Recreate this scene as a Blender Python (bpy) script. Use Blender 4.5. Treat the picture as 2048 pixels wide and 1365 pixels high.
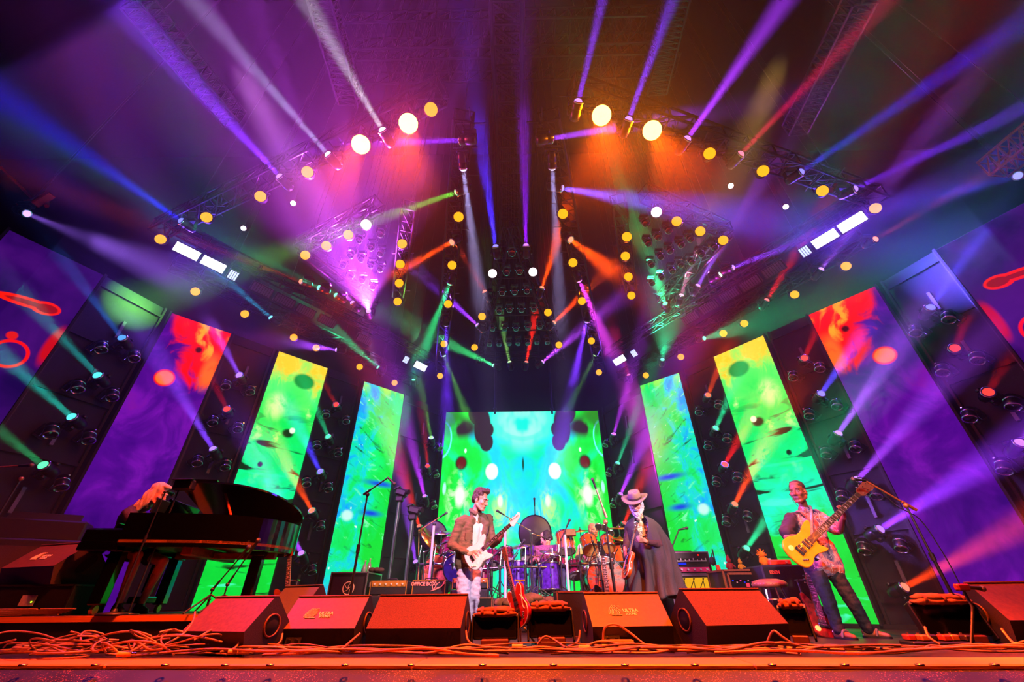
import bpy, bmesh, math, random
from mathutils import Vector, Matrix, Quaternion, noise
rnd = random.Random(7)
sc = bpy.context.scene
COL = sc.collection
for o in list(bpy.data.objects):
    bpy.data.objects.remove(o)
V3 = Vector
PI = math.pi

# ---------------------------------------------------------------- camera
F, PITCH, ROLL = 820.0, math.radians(32.4), math.radians(0.6)
CAM = Vector((0, 0, 0.4))
cd = bpy.data.cameras.new('camera'); cam = bpy.data.objects.new('camera', cd); COL.objects.link(cam)
cd.sensor_width = 36; cd.lens = 36 * F / 2048; cd.clip_end = 200; cd.clip_start = 0.05
_rt = Vector((1, 0, 0)); _up = Vector((0, -math.sin(PITCH), math.cos(PITCH))); _fw = Vector((0, math.cos(PITCH), math.sin(PITCH)))
cr, sr = math.cos(ROLL), math.sin(ROLL)
_r2 = _rt * cr - _up * sr; _u2 = _rt * sr + _up * cr
cam.matrix_world = Matrix(((_r2.x, _u2.x, -_fw.x, CAM.x), (_r2.y, _u2.y, -_fw.y, CAM.y), (_r2.z, _u2.z, -_fw.z, CAM.z), (0, 0, 0, 1)))
sc.camera = cam

def ray(u, v):
    return (_r2 * (u - 1024) + _u2 * (682.5 - v) + _fw * F)
def atz(u, v, z):
    r = ray(u, v); return CAM + r * ((z - CAM.z) / r.z)
def aty(u, v, y):
    r = ray(u, v); return CAM + r * ((y - CAM.y) / r.y)
def atd(u, v, d):
    return CAM + ray(u, v).normalized() * d
def atp(u, v, p, n):
    r = ray(u, v); return CAM + r * ((p - CAM).dot(n) / r.dot(n))

# ---------------------------------------------------------------- world, exposure
w = bpy.data.worlds.new('night'); sc.world = w; w.use_nodes = True
w.node_tree.nodes['Background'].inputs[0].default_value = (0.02, 0.005, 0.03, 1)
w.node_tree.nodes['Background'].inputs[1].default_value = 0.02
sc.view_settings.view_transform = 'Standard'; sc.view_settings.look = 'None'
sc.view_settings.gamma = 1; sc.view_settings.use_curve_mapping = False
sc.view_settings.exposure = 0.0
cy = sc.cycles
cy.max_bounces = 4; cy.diffuse_bounces = 1; cy.glossy_bounces = 2; cy.transmission_bounces = 4; cy.volume_bounces = 0; cy.transparent_max_bounces = 4
cy.sample_clamp_indirect = 4; cy.sample_clamp_direct = 0; cy.caustics_reflective = False; cy.caustics_refractive = False
cy.use_denoising = True; cy.use_adaptive_sampling = True; cy.adaptive_threshold = 0.04; cy.adaptive_min_samples = 16

# ---------------------------------------------------------------- materials
def lin(c):
    return tuple((x / 12.92 if x <= 0.04045 else ((x + 0.055) / 1.055) ** 2.4) for x in c[:3])
MC = {}
def mat(name, col, rough=0.6, metal=0.0, bump=0.0, scale=40.0, var=0.15, spec=0.5, coat=0.0, sheen=0.0, stretch=None):
    """procedural surface: noise varied base colour with fine bump (col in sRGB)"""
    if name in MC: return MC[name]
    m = bpy.data.materials.new(name); m.use_nodes = True; nt = m.node_tree
    b = nt.nodes['Principled BSDF']; l = lin(col)
    tc = nt.nodes.new('ShaderNodeTexCoord'); no = nt.nodes.new('ShaderNodeTexNoise'); no.inputs['Scale'].default_value = scale; no.inputs['Detail'].default_value = 4
    if stretch:
        mp = nt.nodes.new('ShaderNodeMapping'); mp.inputs['Scale'].default_value = stretch
        nt.links.new(tc.outputs['Object'], mp.inputs[0]); nt.links.new(mp.outputs[0], no.inputs['Vector'])
    else:
        nt.links.new(tc.outputs['Object'], no.inputs['Vector'])
    r = nt.nodes.new('ShaderNodeValToRGB'); r.color_ramp.elements[0].position = 0.3; r.color_ramp.elements[1].position = 0.7
    r.color_ramp.elements[0].color = tuple(x * (1 - var) for x in l) + (1,)
    r.color_ramp.elements[1].color = tuple(min(1, x * (1 + var)) for x in l) + (1,)
    nt.links.new(no.outputs[0], r.inputs[0]); nt.links.new(r.outputs[0], b.inputs['Base Color'])
    b.inputs['Roughness'].default_value = rough; b.inputs['Metallic'].default_value = metal
    b.inputs['Specular IOR Level'].default_value = spec; b.inputs['Coat Weight'].default_value = coat; b.inputs['Sheen Weight'].default_value = sheen
    if bump:
        bp = nt.nodes.new('ShaderNodeBump'); bp.inputs['Strength'].default_value = bump; bp.inputs['Distance'].default_value = 0.01
        nt.links.new(no.outputs[0], bp.inputs['Height']); nt.links.new(bp.outputs[0], b.inputs['Normal'])
    MC[name] = m; return m
def emat(name, col, strength, sample=False):
    """lit lens: colour in sRGB"""
    if name in MC: return MC[name]
    m = bpy.data.materials.new(name); m.use_nodes = True; nt = m.node_tree; nt.nodes.clear()
    o = nt.nodes.new('ShaderNodeOutputMaterial'); e = nt.nodes.new('ShaderNodeEmission')
    lw = nt.nodes.new('ShaderNodeTexNoise'); lw.inputs['Scale'].default_value = 60
    mx = nt.nodes.new('ShaderNodeMath'); mx.operation = 'MULTIPLY_ADD'; mx.inputs[1].default_value = strength * 0.6; mx.inputs[2].default_value = strength * 0.7
    nt.links.new(lw.outputs[0], mx.inputs[0]); nt.links.new(mx.outputs[0], e.inputs[1])
    e.inputs[0].default_value = lin(col) + (1,); nt.links.new(e.outputs[0], o.inputs[0])
    m.cycles.emission_sampling = 'AUTO' if sample else 'NONE'
    MC[name] = m; return m

class NX:
    """tiny expression wrapper over shader math nodes"""
    def __init__(s, nt, sock): s.nt = nt; s.s = sock
    def _m(s, op, *a, clamp=False):
        n = s.nt.nodes.new('ShaderNodeMath'); n.operation = op; n.use_clamp = clamp
        for i, x in enumerate((s,) + a):
            if isinstance(x, NX): s.nt.links.new(x.s, n.inputs[i])
            else: n.inputs[i].default_value = x
        return NX(s.nt, n.outputs[0])
    def __add__(s, o): return s._m('ADD', o)
    __radd__ = __add__
    def __sub__(s, o): return s._m('SUBTRACT', o)
    def __rsub__(s, o): return (s * -1.0) + o
    def __mul__(s, o): return s._m('MULTIPLY', o)
    __rmul__ = __mul__
    def __truediv__(s, o): return s._m('DIVIDE', o)
    def abs(s): return s._m('ABSOLUTE')
    def pow(s, p): return s._m('POWER', p)
    def sqrt(s): return s._m('SQRT')
    def max(s, o): return s._m('MAXIMUM', o)
    def min(s, o): return s._m('MINIMUM', o)
    def clamp(s): return s._m('ADD', 0.0, clamp=True)
    def sin(s): return s._m('SINE')
    def ss(s, a, b):
        n = s.nt.nodes.new('ShaderNodeMapRange'); n.interpolation_type = 'SMOOTHSTEP'
        s.nt.links.new(s.s, n.inputs[0]); n.inputs[1].default_value = a; n.inputs[2].default_value = b
        if a > b:
            n.inputs[1].default_value = b; n.inputs[2].default_value = a; n.inputs[3].default_value = 1; n.inputs[4].default_value = 0
        return NX(s.nt, n.outputs[0])
class Tree:
    def __init__(s, name):
        s.m = bpy.data.materials.new(name); s.m.use_nodes = True; s.nt = s.m.node_tree; s.nt.nodes.clear()
        s.out = s.nt.nodes.new('ShaderNodeOutputMaterial')
    def uv(s, which='UV'):
        t = s.nt.nodes.new('ShaderNodeTexCoord'); x = s.nt.nodes.new('ShaderNodeSeparateXYZ'); s.nt.links.new(t.outputs[which], x.inputs[0])
        return NX(s.nt, x.outputs[0]), NX(s.nt, x.outputs[1]), NX(s.nt, x.outputs[2])
    def vec(s, x, y, z=0.0):
        c = s.nt.nodes.new('ShaderNodeCombineXYZ')
        for i, a in enumerate((x, y, z)):
            if isinstance(a, NX): s.nt.links.new(a.s, c.inputs[i])
            else: c.inputs[i].default_value = a
        return c.outputs[0]
    def noise(s, vec, scale=1.0, detail=4, rough=0.5, dist=0.0):
        n = s.nt.nodes.new('ShaderNodeTexNoise'); s.nt.links.new(vec, n.inputs['Vector'])
        n.inputs['Scale'].default_value = scale; n.inputs['Detail'].default_value = detail; n.inputs['Roughness'].default_value = rough; n.inputs['Distortion'].default_value = dist
        return NX(s.nt, n.outputs[0])
    def mix(s, f, a, b):
        n = s.nt.nodes.new('ShaderNodeMix'); n.data_type = 'RGBA'; n.clamp_factor = True
        if isinstance(f, NX): s.nt.links.new(f.s, n.inputs[0])
        else: n.inputs[0].default_value = f
        for i, c in ((6, a), (7, b)):
            if isinstance(c, tuple): n.inputs[i].default_value = lin(c) + (1,)
            else: s.nt.links.new(c, n.inputs[i])
        return n.outputs[2]
    def ramp(s, f, stops):
        n = s.nt.nodes.new('ShaderNodeValToRGB'); s.nt.links.new(f.s, n.inputs[0]); e = n.color_ramp.elements
        while len(e) < len(stops): e.new(0.5)
        for i, (p, c) in enumerate(stops): e[i].position = p; e[i].color = lin(c) + (1,)
        return n.outputs[0]
    def ell(s, x, y, cx, cy_, rx, ry, soft=0.15):
        d = (((x - cx) / rx).pow(2) + ((y - cy_) / ry).pow(2)).sqrt()
        return d.ss(1 + soft, 1 - soft)
    def ring(s, x, y, cx, cy_, rx, ry, wd=0.08):
        d = (((x - cx) / rx).pow(2) + ((y - cy_) / ry).pow(2)).sqrt()
        return (d - 1.0).abs().ss(wd, wd * 0.4)
    def emit(s, col, strength=1.0):
        e = s.nt.nodes.new('ShaderNodeEmission'); s.nt.links.new(col, e.inputs[0])
        if isinstance(strength, NX): s.nt.links.new(strength.s, e.inputs[1])
        else: e.inputs[1].default_value = strength
        s.nt.links.new(e.outputs[0], s.out.inputs[0]); return s.m

# ---------------------------------------------------------------- mesh builder
class MB:
    def __init__(s): s.v = []; s.f = []; s.sm = []; s.mi = []; s.uv = {}; s.m = 0
    def add(s, vs, fs, smooth=False, M=None):
        k = len(s.v)
        s.v += [tuple(M @ V3(p)) if M is not None else tuple(p) for p in vs]
        for f in fs: s.f.append(tuple(i + k for i in f)); s.sm.append(smooth); s.mi.append(s.m)
        return s
    def box(s, c, d, M=None, R=None):
        c = V3(c); a, b, e = d[0] / 2, d[1] / 2, d[2] / 2
        vs = [V3((x, y, z)) for x in (-a, a) for y in (-b, b) for z in (-e, e)]
        if R is not None: vs = [R @ p for p in vs]
        vs = [p + c for p in vs]
        return s.add(vs, [(0, 1, 3, 2), (4, 6, 7, 5), (0, 4, 5, 1), (2, 3, 7, 6), (0, 2, 6, 4), (1, 5, 7, 3)], False, M)
    def bbox(s, c, d, bev=0.01, M=None, R=None):
        """box with chamfered edges"""
        c = V3(c); a, b, e = d[0] / 2, d[1] / 2, d[2] / 2; bv = min(bev, a * .9, b * .9, e * .9)
        bm = bmesh.new(); bmesh.ops.create_cube(bm, size=1); bmesh.ops.scale(bm, vec=(2 * a, 2 * b, 2 * e), verts=bm.verts)
        bmesh.ops.bevel(bm, geom=bm.edges[:], offset=bv, segments=1, affect='EDGES', profile=0.7)
        bm.verts.index_update(); vs = [v.co.copy() for v in bm.verts]; fs = [tuple(v.index for v in f.verts) for f in bm.faces]; bm.free()
        if R is not None: vs = [R @ p for p in vs]
        return s.add([p + c for p in vs], fs, False, M)
    def ring_(s, p, ax, r, n, ph=0.0):
        ax = V3(ax).normalized(); t = V3((0, 0, 1)) if abs(ax.z) < .9 else V3((1, 0, 0)); u = ax.cross(t).normalized(); w_ = ax.cross(u)
        return [V3(p) + (u * math.cos(ph + 2 * PI * i / n) + w_ * math.sin(ph + 2 * PI * i / n)) * r for i in range(n)]
    def cyl(s, a, b, r0, r1=None, n=12, caps=True, smooth=True, M=None):
        r1 = r0 if r1 is None else r1; a = V3(a); b = V3(b); ax = b - a
        if ax.length < 1e-6: return s
        vs = s.ring_(a, ax, r0, n) + s.ring_(b, ax, r1, n)
        s.add(vs, [(i, (i + 1) % n, n + (i + 1) % n, n + i) for i in range(n)], smooth, M)
        if caps:
            s.add(vs[:n], [tuple(range(n))[::-1]], False, M); s.add(vs[n:], [tuple(range(n))], False, M)
        return s
    def tube(s, pts, r, n=6, M=None, caps=True):
        pts = [V3(p) for p in pts]; k = len(pts); rs = r if isinstance(r, (list, tuple)) else [r] * k
        vs = []; prev = None
        for i, p in enumerate(pts):
            t = (pts[min(i + 1, k - 1)] - pts[max(i - 1, 0)])
            t = t.normalized() if t.length > 1e-9 else V3((0, 0, 1))
            if prev is None:
                a = V3((0, 0, 1)) if abs(t.z) < .9 else V3((1, 0, 0)); u = t.cross(a).normalized()
            else:
                u = prev - t * prev.dot(t); u = u.normalized() if u.length > 1e-6 else t.orthogonal().normalized()
            prev = u; w_ = t.cross(u)
            vs += [p + (u * math.cos(2 * PI * j / n) + w_ * math.sin(2 * PI * j / n)) * rs[i] for j in range(n)]
        fs = [(i * n + j, i * n + (j + 1) % n, (i + 1) * n + (j + 1) % n, (i + 1) * n + j) for i in range(k - 1) for j in range(n)]
        s.add(vs, fs, True, M)
        if caps: s.add(vs[:n], [tuple(range(n))[::-1]], False, M); s.add(vs[-n:], [tuple(range(n))], False, M)
        return s
    def lathe(s, prof, n=16, M=None, smooth=True, a0=0, a1=2 * PI):
        """profile of (r,z) revolved about z"""
        k = len(prof); full = abs(a1 - a0 - 2 * PI) < 1e-6; m = n if full else n + 1
        vs = [(r * math.cos(a0 + (a1 - a0) * i / n), r * math.sin(a0 + (a1 - a0) * i / n), z) for r, z in prof for i in range(m)]
        fs = [(j * m + i, j * m + (i + 1) % m, (j + 1) * m + (i + 1) % m, (j + 1) * m + i) for j in range(k - 1) for i in range(m if full else n)]
        return s.add(vs, fs, smooth, M)
    def ball(s, c, r, n=12, m=8, M=None):
        r = (r, r, r) if not isinstance(r, (tuple, list)) else r; c = V3(c); vs = []
        for j in range(m + 1):
            t = PI * j / m
            for i in range(n):
                p = 2 * PI * i / n; vs.append(c + V3((r[0] * math.sin(t) * math.cos(p), r[1] * math.sin(t) * math.sin(p), r[2] * math.cos(t))))
        fs = [(j * n + i, (j + 1) * n + i, (j + 1) * n + (i + 1) % n, j * n + (i + 1) % n) for j in range(m) for i in range(n)]
        return s.add(vs, fs, True, M)
    def prism(s, poly, d, M=None, smooth=False, bev=0.0):
        """2D polygon (x,y) extruded 0..d in z"""
        n = len(poly); vs = [(x, y, 0) for x, y in poly] + [(x, y, d) for x, y in poly]
        s.add(vs, [tuple(range(n))[::-1], tuple(range(n, 2 * n))], False, M)
        return s.add(vs, [(i, (i + 1) % n, n + (i + 1) % n, n + i) for i in range(n)], smooth, M)
    def capsule(s, a, b, r0, r1, n=14):
        a = V3(a); b = V3(b); d = b - a; L = d.length
        if L < 1e-5: return s.ball(a, r0, n, 8)
        q = V3((0, 0, 1)).rotation_difference(d).to_matrix().to_4x4(); M = Matrix.Translation(a) @ q
        k = 5; pr = [(max(1e-4, r0 * math.sin(t)), -r0 * math.cos(t)) for t in [PI / 2 * i / k for i in range(k + 1)]]
        pr += [(max(1e-4, r1 * math.cos(t)), L + r1 * math.sin(t)) for t in [PI / 2 * i / k for i in range(k + 1)]]
        return s.lathe(pr, n, M)
    def quad(s, a, b, c, d, uv=True):
        k = len(s.f); s.add([a, b, c, d], [(0, 1, 2, 3)])
        if uv: s.uv[k] = [(0, 0), (1, 0), (1, 1), (0, 1)]
        return s
    def mesh(s, name, mats):
        me = bpy.data.meshes.new(name); me.from_pydata(s.v, [], s.f)
        me.polygons.foreach_set('use_smooth', s.sm); me.polygons.foreach_set('material_index', s.mi)
        for m in (mats if isinstance(mats, (list, tuple)) else [mats]): me.materials.append(m)
        if s.uv:
            l = me.uv_layers.new(name='UVMap')
            for fi, uvs in s.uv.items():
                for li, q in zip(me.polygons[fi].loop_indices, uvs): l.data[li].uv = q
        me.update(); return me
def lk(name, data, parent=None):
    o = bpy.data.objects.new(name, data); COL.objects.link(o)
    if parent is not None: o.parent = parent
    return o
def obj(name, mb, mats, parent=None): return lk(name, mb.mesh(name, mats), parent)
def tag(o, label=None, cat=None, group=None, kind=None):
    if label: o['label'] = label
    if cat: o['category'] = cat
    if group: o['group'] = group
    if kind: o['kind'] = kind
    return o
def thing(name, label, cat, loc=(0, 0, 0), rot=None, group=None):
    o = lk(name, None); o.location = loc; o.empty_display_size = 0.1
    if rot is not None:
        if isinstance(rot, Quaternion): o.rotation_mode = 'QUATERNION'; o.rotation_quaternion = rot
        elif isinstance(rot, (tuple, list)): o.rotation_euler = rot
        else: o.rotation_euler = (0, 0, rot)
    return tag(o, label, cat, group)
def kids(o): return [c for c in bpy.data.objects if c.parent == o]
KID = {}
def copy_tree(o, parent=None):
    """o and the parts recorded in KID, sharing mesh data"""
    c = o.copy(); COL.objects.link(c)
    if parent is not None: c.parent = parent
    KID[c] = [copy_tree(k, c) for k in KID.get(o, [])]
    return c
def reg(o): KID[o] = [reg(k) for k in kids(o)]; return o
def struct(name, mb, m, parent=None):
    o = obj(name, mb, m, parent); o['kind'] = 'structure'; return o
def qz(d): return V3((0, 0, 1)).rotation_difference(V3(d).normalized())
def ORD(i): return ['first', 'second', 'third', 'fourth', 'fifth', 'sixth', 'seventh', 'eighth', 'ninth', 'tenth', 'eleventh', 'twelfth', 'thirteenth', 'fourteenth', 'fifteenth', 'sixteenth', 'seventeenth', 'eighteenth', 'nineteenth', 'twentieth'][i]
def spot(name, loc, d, col, power, ang, blend=0.4, size=0.04, parent=None):
    l = bpy.data.lights.new(name, 'SPOT'); l.energy = power; l.color = col; l.spot_size = math.radians(ang); l.spot_blend = blend; l.shadow_soft_size = size
    o = bpy.data.objects.new(name, l); COL.objects.link(o); o.location = loc; o.rotation_mode = 'QUATERNION'; o.rotation_quaternion = V3((0, 0, -1)).rotation_difference(V3(d).normalized())
    if parent is not None:
        o.parent = parent
    return o
# lens pixel, aim pixel, colour, beam full angle, strength, name of the structure it sits on, distance factor of aim
W = (0.85, 0.8, 1.0); VI = (0.5, 0.12, 1.0); BL = (0.16, 0.08, 1.0); GR = (0.02, 1.0, 0.35); TE = (0.02, 0.85, 0.42)
OR = (1.0, 0.13, 0.005); RD = (1.0, 0.02, 0.01); PU = (0.62, 0.08, 1.0); LV = (0.6, 0.12, 1.0); GY = (0.5, 0.42, 0.75); OG = (0.2, 0.6, 0.08)
BEAMS = [
 # front trusses
 ('F', 655, 308, 500, 130, GY, 9, .8), ('F', 764, 259, 600, -20, (0.6, .6, .65), 11, .8), ('F', 558, 352, 270, 40, (.3, .07, 1), 13, 1.3), ('F', 361, 441, 200, 330, (.02, .03, 1), 14, .7),
 ('F', 1157, 201, 1205, 0, (.35, .08, 1), 7, .8), ('F', 1258, 237, 1345, 0, (.3, .08, 1), 8, .9), ('F', 1376, 276, 1570, 0, (.5, .08, 1), 11, 1.2), ('F', 1483, 307, 1590, 195, (1, .01, .15), 8, .5),
 ('F', 1604, 343, 1830, 190, (.06, .03, 1), 9, .8), ('F', 1712, 377, 2000, 240, (.25, .05, 1), 9, .8),
 ('O', 55, 428, 330, 540, (.45, .22, 1), 14, 1.), ('O', 2035, 352, 1850, 400, (.1, .1, 1), 10, .5),
 # fore and aft ladder trusses
 ('S', 920, 281, 850, 283, (.35, .06, 1), 8, .5), ('S', 1104, 277, 1165, 267, (.5, .1, 1), 8, .6), ('S', 927, 340, 955, 560, GY, 10, .6), ('S', 1105, 338, 1112, 470, GY, 8, .5),
 ('S', 912, 385, 740, 445, OG, 9, .6), ('S', 1125, 377, 1420, 425, (.2, .15, 1), 16, .9), ('S', 903, 485, 740, 575, OR, 9, .8), ('S', 1142, 480, 1260, 570, OR, 18, 1.),
 ('S', 899, 569, 820, 770, (.03, .8, .3), 12, .8), ('S', 892, 652, 893, 740, (.25, .06, 1), 11, .5), ('S', 888, 712, 960, 900, OG, 11, .35), ('S', 1159, 563, 1240, 745, (.8, .1, .8), 14, 1.), ('S', 1173, 645, 1120, 880, (.3, .08, 1), 12, 1.), ('S', 1190, 711, 1130, 830, OG, 9, .3),
 # centre pod
 ('C', 991, 492, 950, 200, (.12, .07, 1), 10, 1.), ('C', 1052, 490, 1045, 150, (.4, .03, .9), 8, .8), ('C', 969, 583, 920, 500, (1, .1, .02), 7, .25), ('C', 1084, 575, 1140, 400, OR, 14, 1.), ('C', 1109, 645, 1210, 545, OR, 13, .9),
 ('C', 954, 650, 790, 500, (.45, .1, 1), 13, .8), ('C', 986, 731, 850, 665, (.1, .8, .3), 16, .7), ('C', 1019, 724, 985, 560, (.35, .7, .2), 12, .35), ('C', 1053, 724, 1085, 560, (1, .04, .01), 13, .9), ('C', 1086, 724, 1230, 600, LV, 18, .9),
 # wing pods
 ('P', 737, 622, 690, 380, (.7, .14, 1), 54, 5.), ('P', 704, 605, 610, 500, LV, 22, .7), ('P', 756, 735, 600, 600, TE, 14, .7), ('P', 757, 737, 705, 580, (.7, .45, 1), 17, .9), ('P', 672, 700, 420, 665, (.5, .12, 1), 22, 1.2),
 ('P', 1330, 607, 1265, 420, GR, 30, .9), ('P', 1363, 590, 1430, 380, (.9, .3, .5), 12, .7), ('P', 1396, 571, 1480, 430, (.5, .15, 1), 11, .7), ('P', 1467, 535, 1620, 475, (.35, .1, 1), 12, .8), ('P', 1441, 549, 1520, 500, (.6, .9, .7), 9, .2),
 ('P', 1643, 538, 1720, 440, (.5, .15, 1), 12, .6), ('P', 1534, 600, 1640, 430, (1, .02, .05), 12, .8), ('P', 1325, 719, 1345, 560, TE, 44, .6), ('P', 1409, 677, 1600, 620, TE, 34, .45), ('P', 541, 635, 430, 540, (.03, .5, .8), 10, .5),
 ('P', 827, 760, 830, 690, TE, 12, .5), ('P', 1257, 750, 1215, 620, (.9, .02, .2), 14, .7), ('P', 601, 563, 540, 540, OR, 8, .2), ('P', 637, 575, 560, 535, TE, 8, .25), ('P', 671, 590, 600, 540, TE, 8, .3), ('P', 1752, 478, 1800, 450, OR, 8, .2),
]
# towers: tower key, lens, aim, colour, angle, strength
TOWER_BEAMS = [
 ('p0', 243, 675, 165, 570, (.03, .25, .9), 8, .35), ('p0', 194, 750, 90, 640, (.02, .6, .6), 9, .4), ('p0', 142, 833, 20, 725, (.02, .7, .6), 10, .5), ('p0', 85, 930, -30, 840, (.05, .7, .3), 9, .3),
 ('p1', 478, 750, 440, 680, (.4, .15, 1), 11, .6), ('p1', 453, 818, 425, 760, RD, 9, .2), ('p1', 425, 897, 320, 720, (.35, .12, 1), 12, .9), 
 ('p2', 672, 809, 650, 770, RD, 8, .2), ('p2', 656, 873, 625, 800, TE, 11, .4), ('p2', 640, 943, 605, 870, (.15, .1, 1), 13, .8), ('p2', 623, 1021, 585, 950, OR, 12, .8), ('p2', 602, 1106, 555, 1000, VI, 12, .8),
 ('p3', 862, 875, 838, 760, OG, 10, .45), ('p3', 855, 932, 848, 860, RD, 10, .3), ('p3', 849, 992, 800, 800, PU, 15, 1.), ('p3', 838, 1052, 775, 850, (1, .06, .01), 17, .9), ('p3', 831, 1123, 805, 980, VI, 12, .8),
 ('b3', 1228, 868, 1265, 740, PU, 11, .8), ('b3', 1236, 926, 1285, 790, (.05, .8, .45), 11, .5), ('b3', 1242, 988, 1320, 810, (.55, .08, 1), 16, 1.), ('b3', 1249, 1046, 1310, 900, RD, 17, .8),
 ('b2', 1416, 790, 1436, 740, OR, 12, .5), ('b2', 1432, 856, 1465, 780, TE, 13, .6), ('b2', 1450, 929, 1480, 875, RD, 14, .7), ('b2', 1470, 1008, 1515, 920, OR, 15, .9), ('b2', 1494, 1096, 1560, 1000, TE, 15, .8),
 ('b1', 1609, 716, 1625, 680, RD, 8, .3), ('b1', 1643, 787, 1690, 720, (.2, .12, 1), 12, .8), ('b1', 1678, 866, 1790, 700, (.5, .15, 1), 13, 1.), ('b1', 1717, 958, 1830, 830, (.5, .12, 1), 13, .9), ('b1', 1762, 1058, 2000, 910, (.4, .08, 1), 15, 1.5), ('b1', 1811, 1174, 1990, 1080, (1, .1, .005), 13, 1.),
 ('b0', 1862, 614, 1935, 510, (.12, .1, 1), 11, .8), ('b0', 1910, 696, 1925, 660, RD, 8, .12), ('b0', 1977, 784, 2000, 745, RD, 8, .12), ('b0', 2042, 885, 2150, 760, VI, 12, .6),
]
# ================================================================= LIGHT LEVELS
HZ = 6.4                      # height of the lamps hanging from the overhead trusses
TR0 = Matrix.Translation
HAZE = 0.0025
KB = 84                       # watts of a beam lamp of strength 1
# key, front and flood lamps of the house, high on the front-of-house position and over the stage lip
def aim(name, p, q, col, power, ang, blend=.6, size=.15): return spot(name, p, V3(q) - V3(p), col, power, ang, blend, size)
aim('key_lamp', (3.5, -3.5, 5.5), (-.6, 6.65, 1.3), (1, .62, .66), 10000, 15)
aim('key_lamp', (6.0, -2.0, 5.5), (1.9, 7.0, 1.3), (1, .6, .72), 10000, 15)
aim('key_lamp', (.5, -3.5, 5.0), (3.9, 6.0, 1.2), (1, .64, .6), 6000, 15)
aim('drum_lamp', (3.5, 2.5, 6.3), (1.5, 9.0, 1.0), (1, .5, .12), 5500, 22)
aim('drum_lamp', (-3.5, 2.5, 6.3), (-.4, 8.9, 1.0), (.8, .25, 1), 7000, 26)

# ================================================================= SETTING
BLK = mat('black_paint', (.05, .048, .05), .6, 0, .15, 60, spec=.25)
MET = mat('dark_truss_metal', (.13, .12, .13), .42, .5, .05, 30)
TRS = mat('black_truss', (.045, .042, .045), .5, .2, .05, 30, spec=.2)
CHR = mat('chrome', (.85, .85, .88), .15, 1.0, 0, 30, .05)
CAN = mat('black_lamp_housing', (.05, .05, .055), .35, .3, .1, 80)
RUB = mat('black_rubber', (.06, .06, .065), .5, 0, .1, 50)
FLOOR = mat('black_stage_floor', (.16, .13, .12), .45, 0, .1, 6, .3)

def haze(name, density):
    m = bpy.data.materials.new(name); m.use_nodes = True; nt = m.node_tree; nt.nodes.clear()
    _o = nt.nodes.new('ShaderNodeOutputMaterial'); _s = nt.nodes.new('ShaderNodeVolumeScatter'); _s.inputs['Density'].default_value = density
    _s.inputs['Color'].default_value = (1, 1, 1, 1); nt.links.new(_s.outputs[0], _o.inputs['Volume']); return m
def ccw(P): return P if sum(P[i][0] * P[(i + 1) % len(P)][1] - P[(i + 1) % len(P)][0] * P[i][1] for i in range(len(P))) > 0 else P[::-1]
YZ = Matrix(((0, 0, 1, -9.8), (1, 0, 0, 0), (0, 1, 0, 0), (0, 0, 0, 1)))
_hp = [(5.3, -.4), (5.3, 2.2), (2.4, 4.7), (-3, 6.1), (-3, 9.2), (13.9, 9.2), (13.9, -.4)]    # (y, z): haze overhead and upstage, cut away at the lip against the flood veil
hz_ = tag(obj('stage_haze', MB().prism(ccw(_hp), 19.6, YZ), haze('haze_thin', HAZE)), 'thin theatrical haze filling the air above the stage', 'haze', kind='stuff')
# added denser layers, at rig and screens, so beams show near their lamps
for k, (z0, z1, dn) in enumerate(((5.1, 7.6, .0115),)):
    q = 1.2; P = [(-6.2 - q, 4.0 - q), (-2.2, 2.4 - q), (2.6, 2.2 - q), (6.4 + q, 3.4 - q), (6.4 + q, 7), (3.4, 12.6), (-3.2, 12.6), (-6.2 - q, 7)]
    tag(obj('haze_layer', MB().prism(ccw(P), z1 - z0, TR0((0, 0, z0))), haze('haze_rig_%d' % k, dn), hz_), kind='stuff')
for k, (q, dn) in enumerate(((1.4, .016),)):
    P = [(-7.6, 4.9), (-6.62, 6.42), (-2.97, 10.25), (-2.0, 11.4), (2.5, 11.4), (3.39, 9.85), (6.64, 5.83), (7.5, 4.6)]
    I = [(7.5 - q * .9, 4.6 - q * .6), (6.64 - q * .8, 5.83 - q * .6), (3.39 - q * .75, 9.85 - q * .65), (2.2, 11.4 - q), (-1.7, 11.4 - q), (-2.97 + q * .75, 10.25 - q * .65), (-6.62 + q * .8, 6.42 - q * .6), (-7.6 + q * .9, 4.9 - q * .6)]
    tag(obj('haze_layer', MB().prism(ccw(P + I), 5.2, TR0((0, 0, .02))), haze('haze_wall_%d' % k, dn), hz_), kind='stuff')

# stage: front edge runs along E0-E1
E0 = atz(0, 1330, 0); E1 = atz(2048, 1330, 0); ED = (E1 - E0).normalized(); EN = V3((-ED.y, ED.x, 0))   # EN points upstage
def edge(s, back, z=0.0): p = E0 + ED * s + EN * back; return V3((p.x, p.y, z))
LEN = (E1 - E0).length
mb = MB(); a, b = edge(-7, .28), edge(LEN + 7, .28)
mb.prism([(a.x, a.y), (b.x, b.y), (16, 14), (-16, 14)], -.25); struct('floor', mb, FLOOR)
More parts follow.
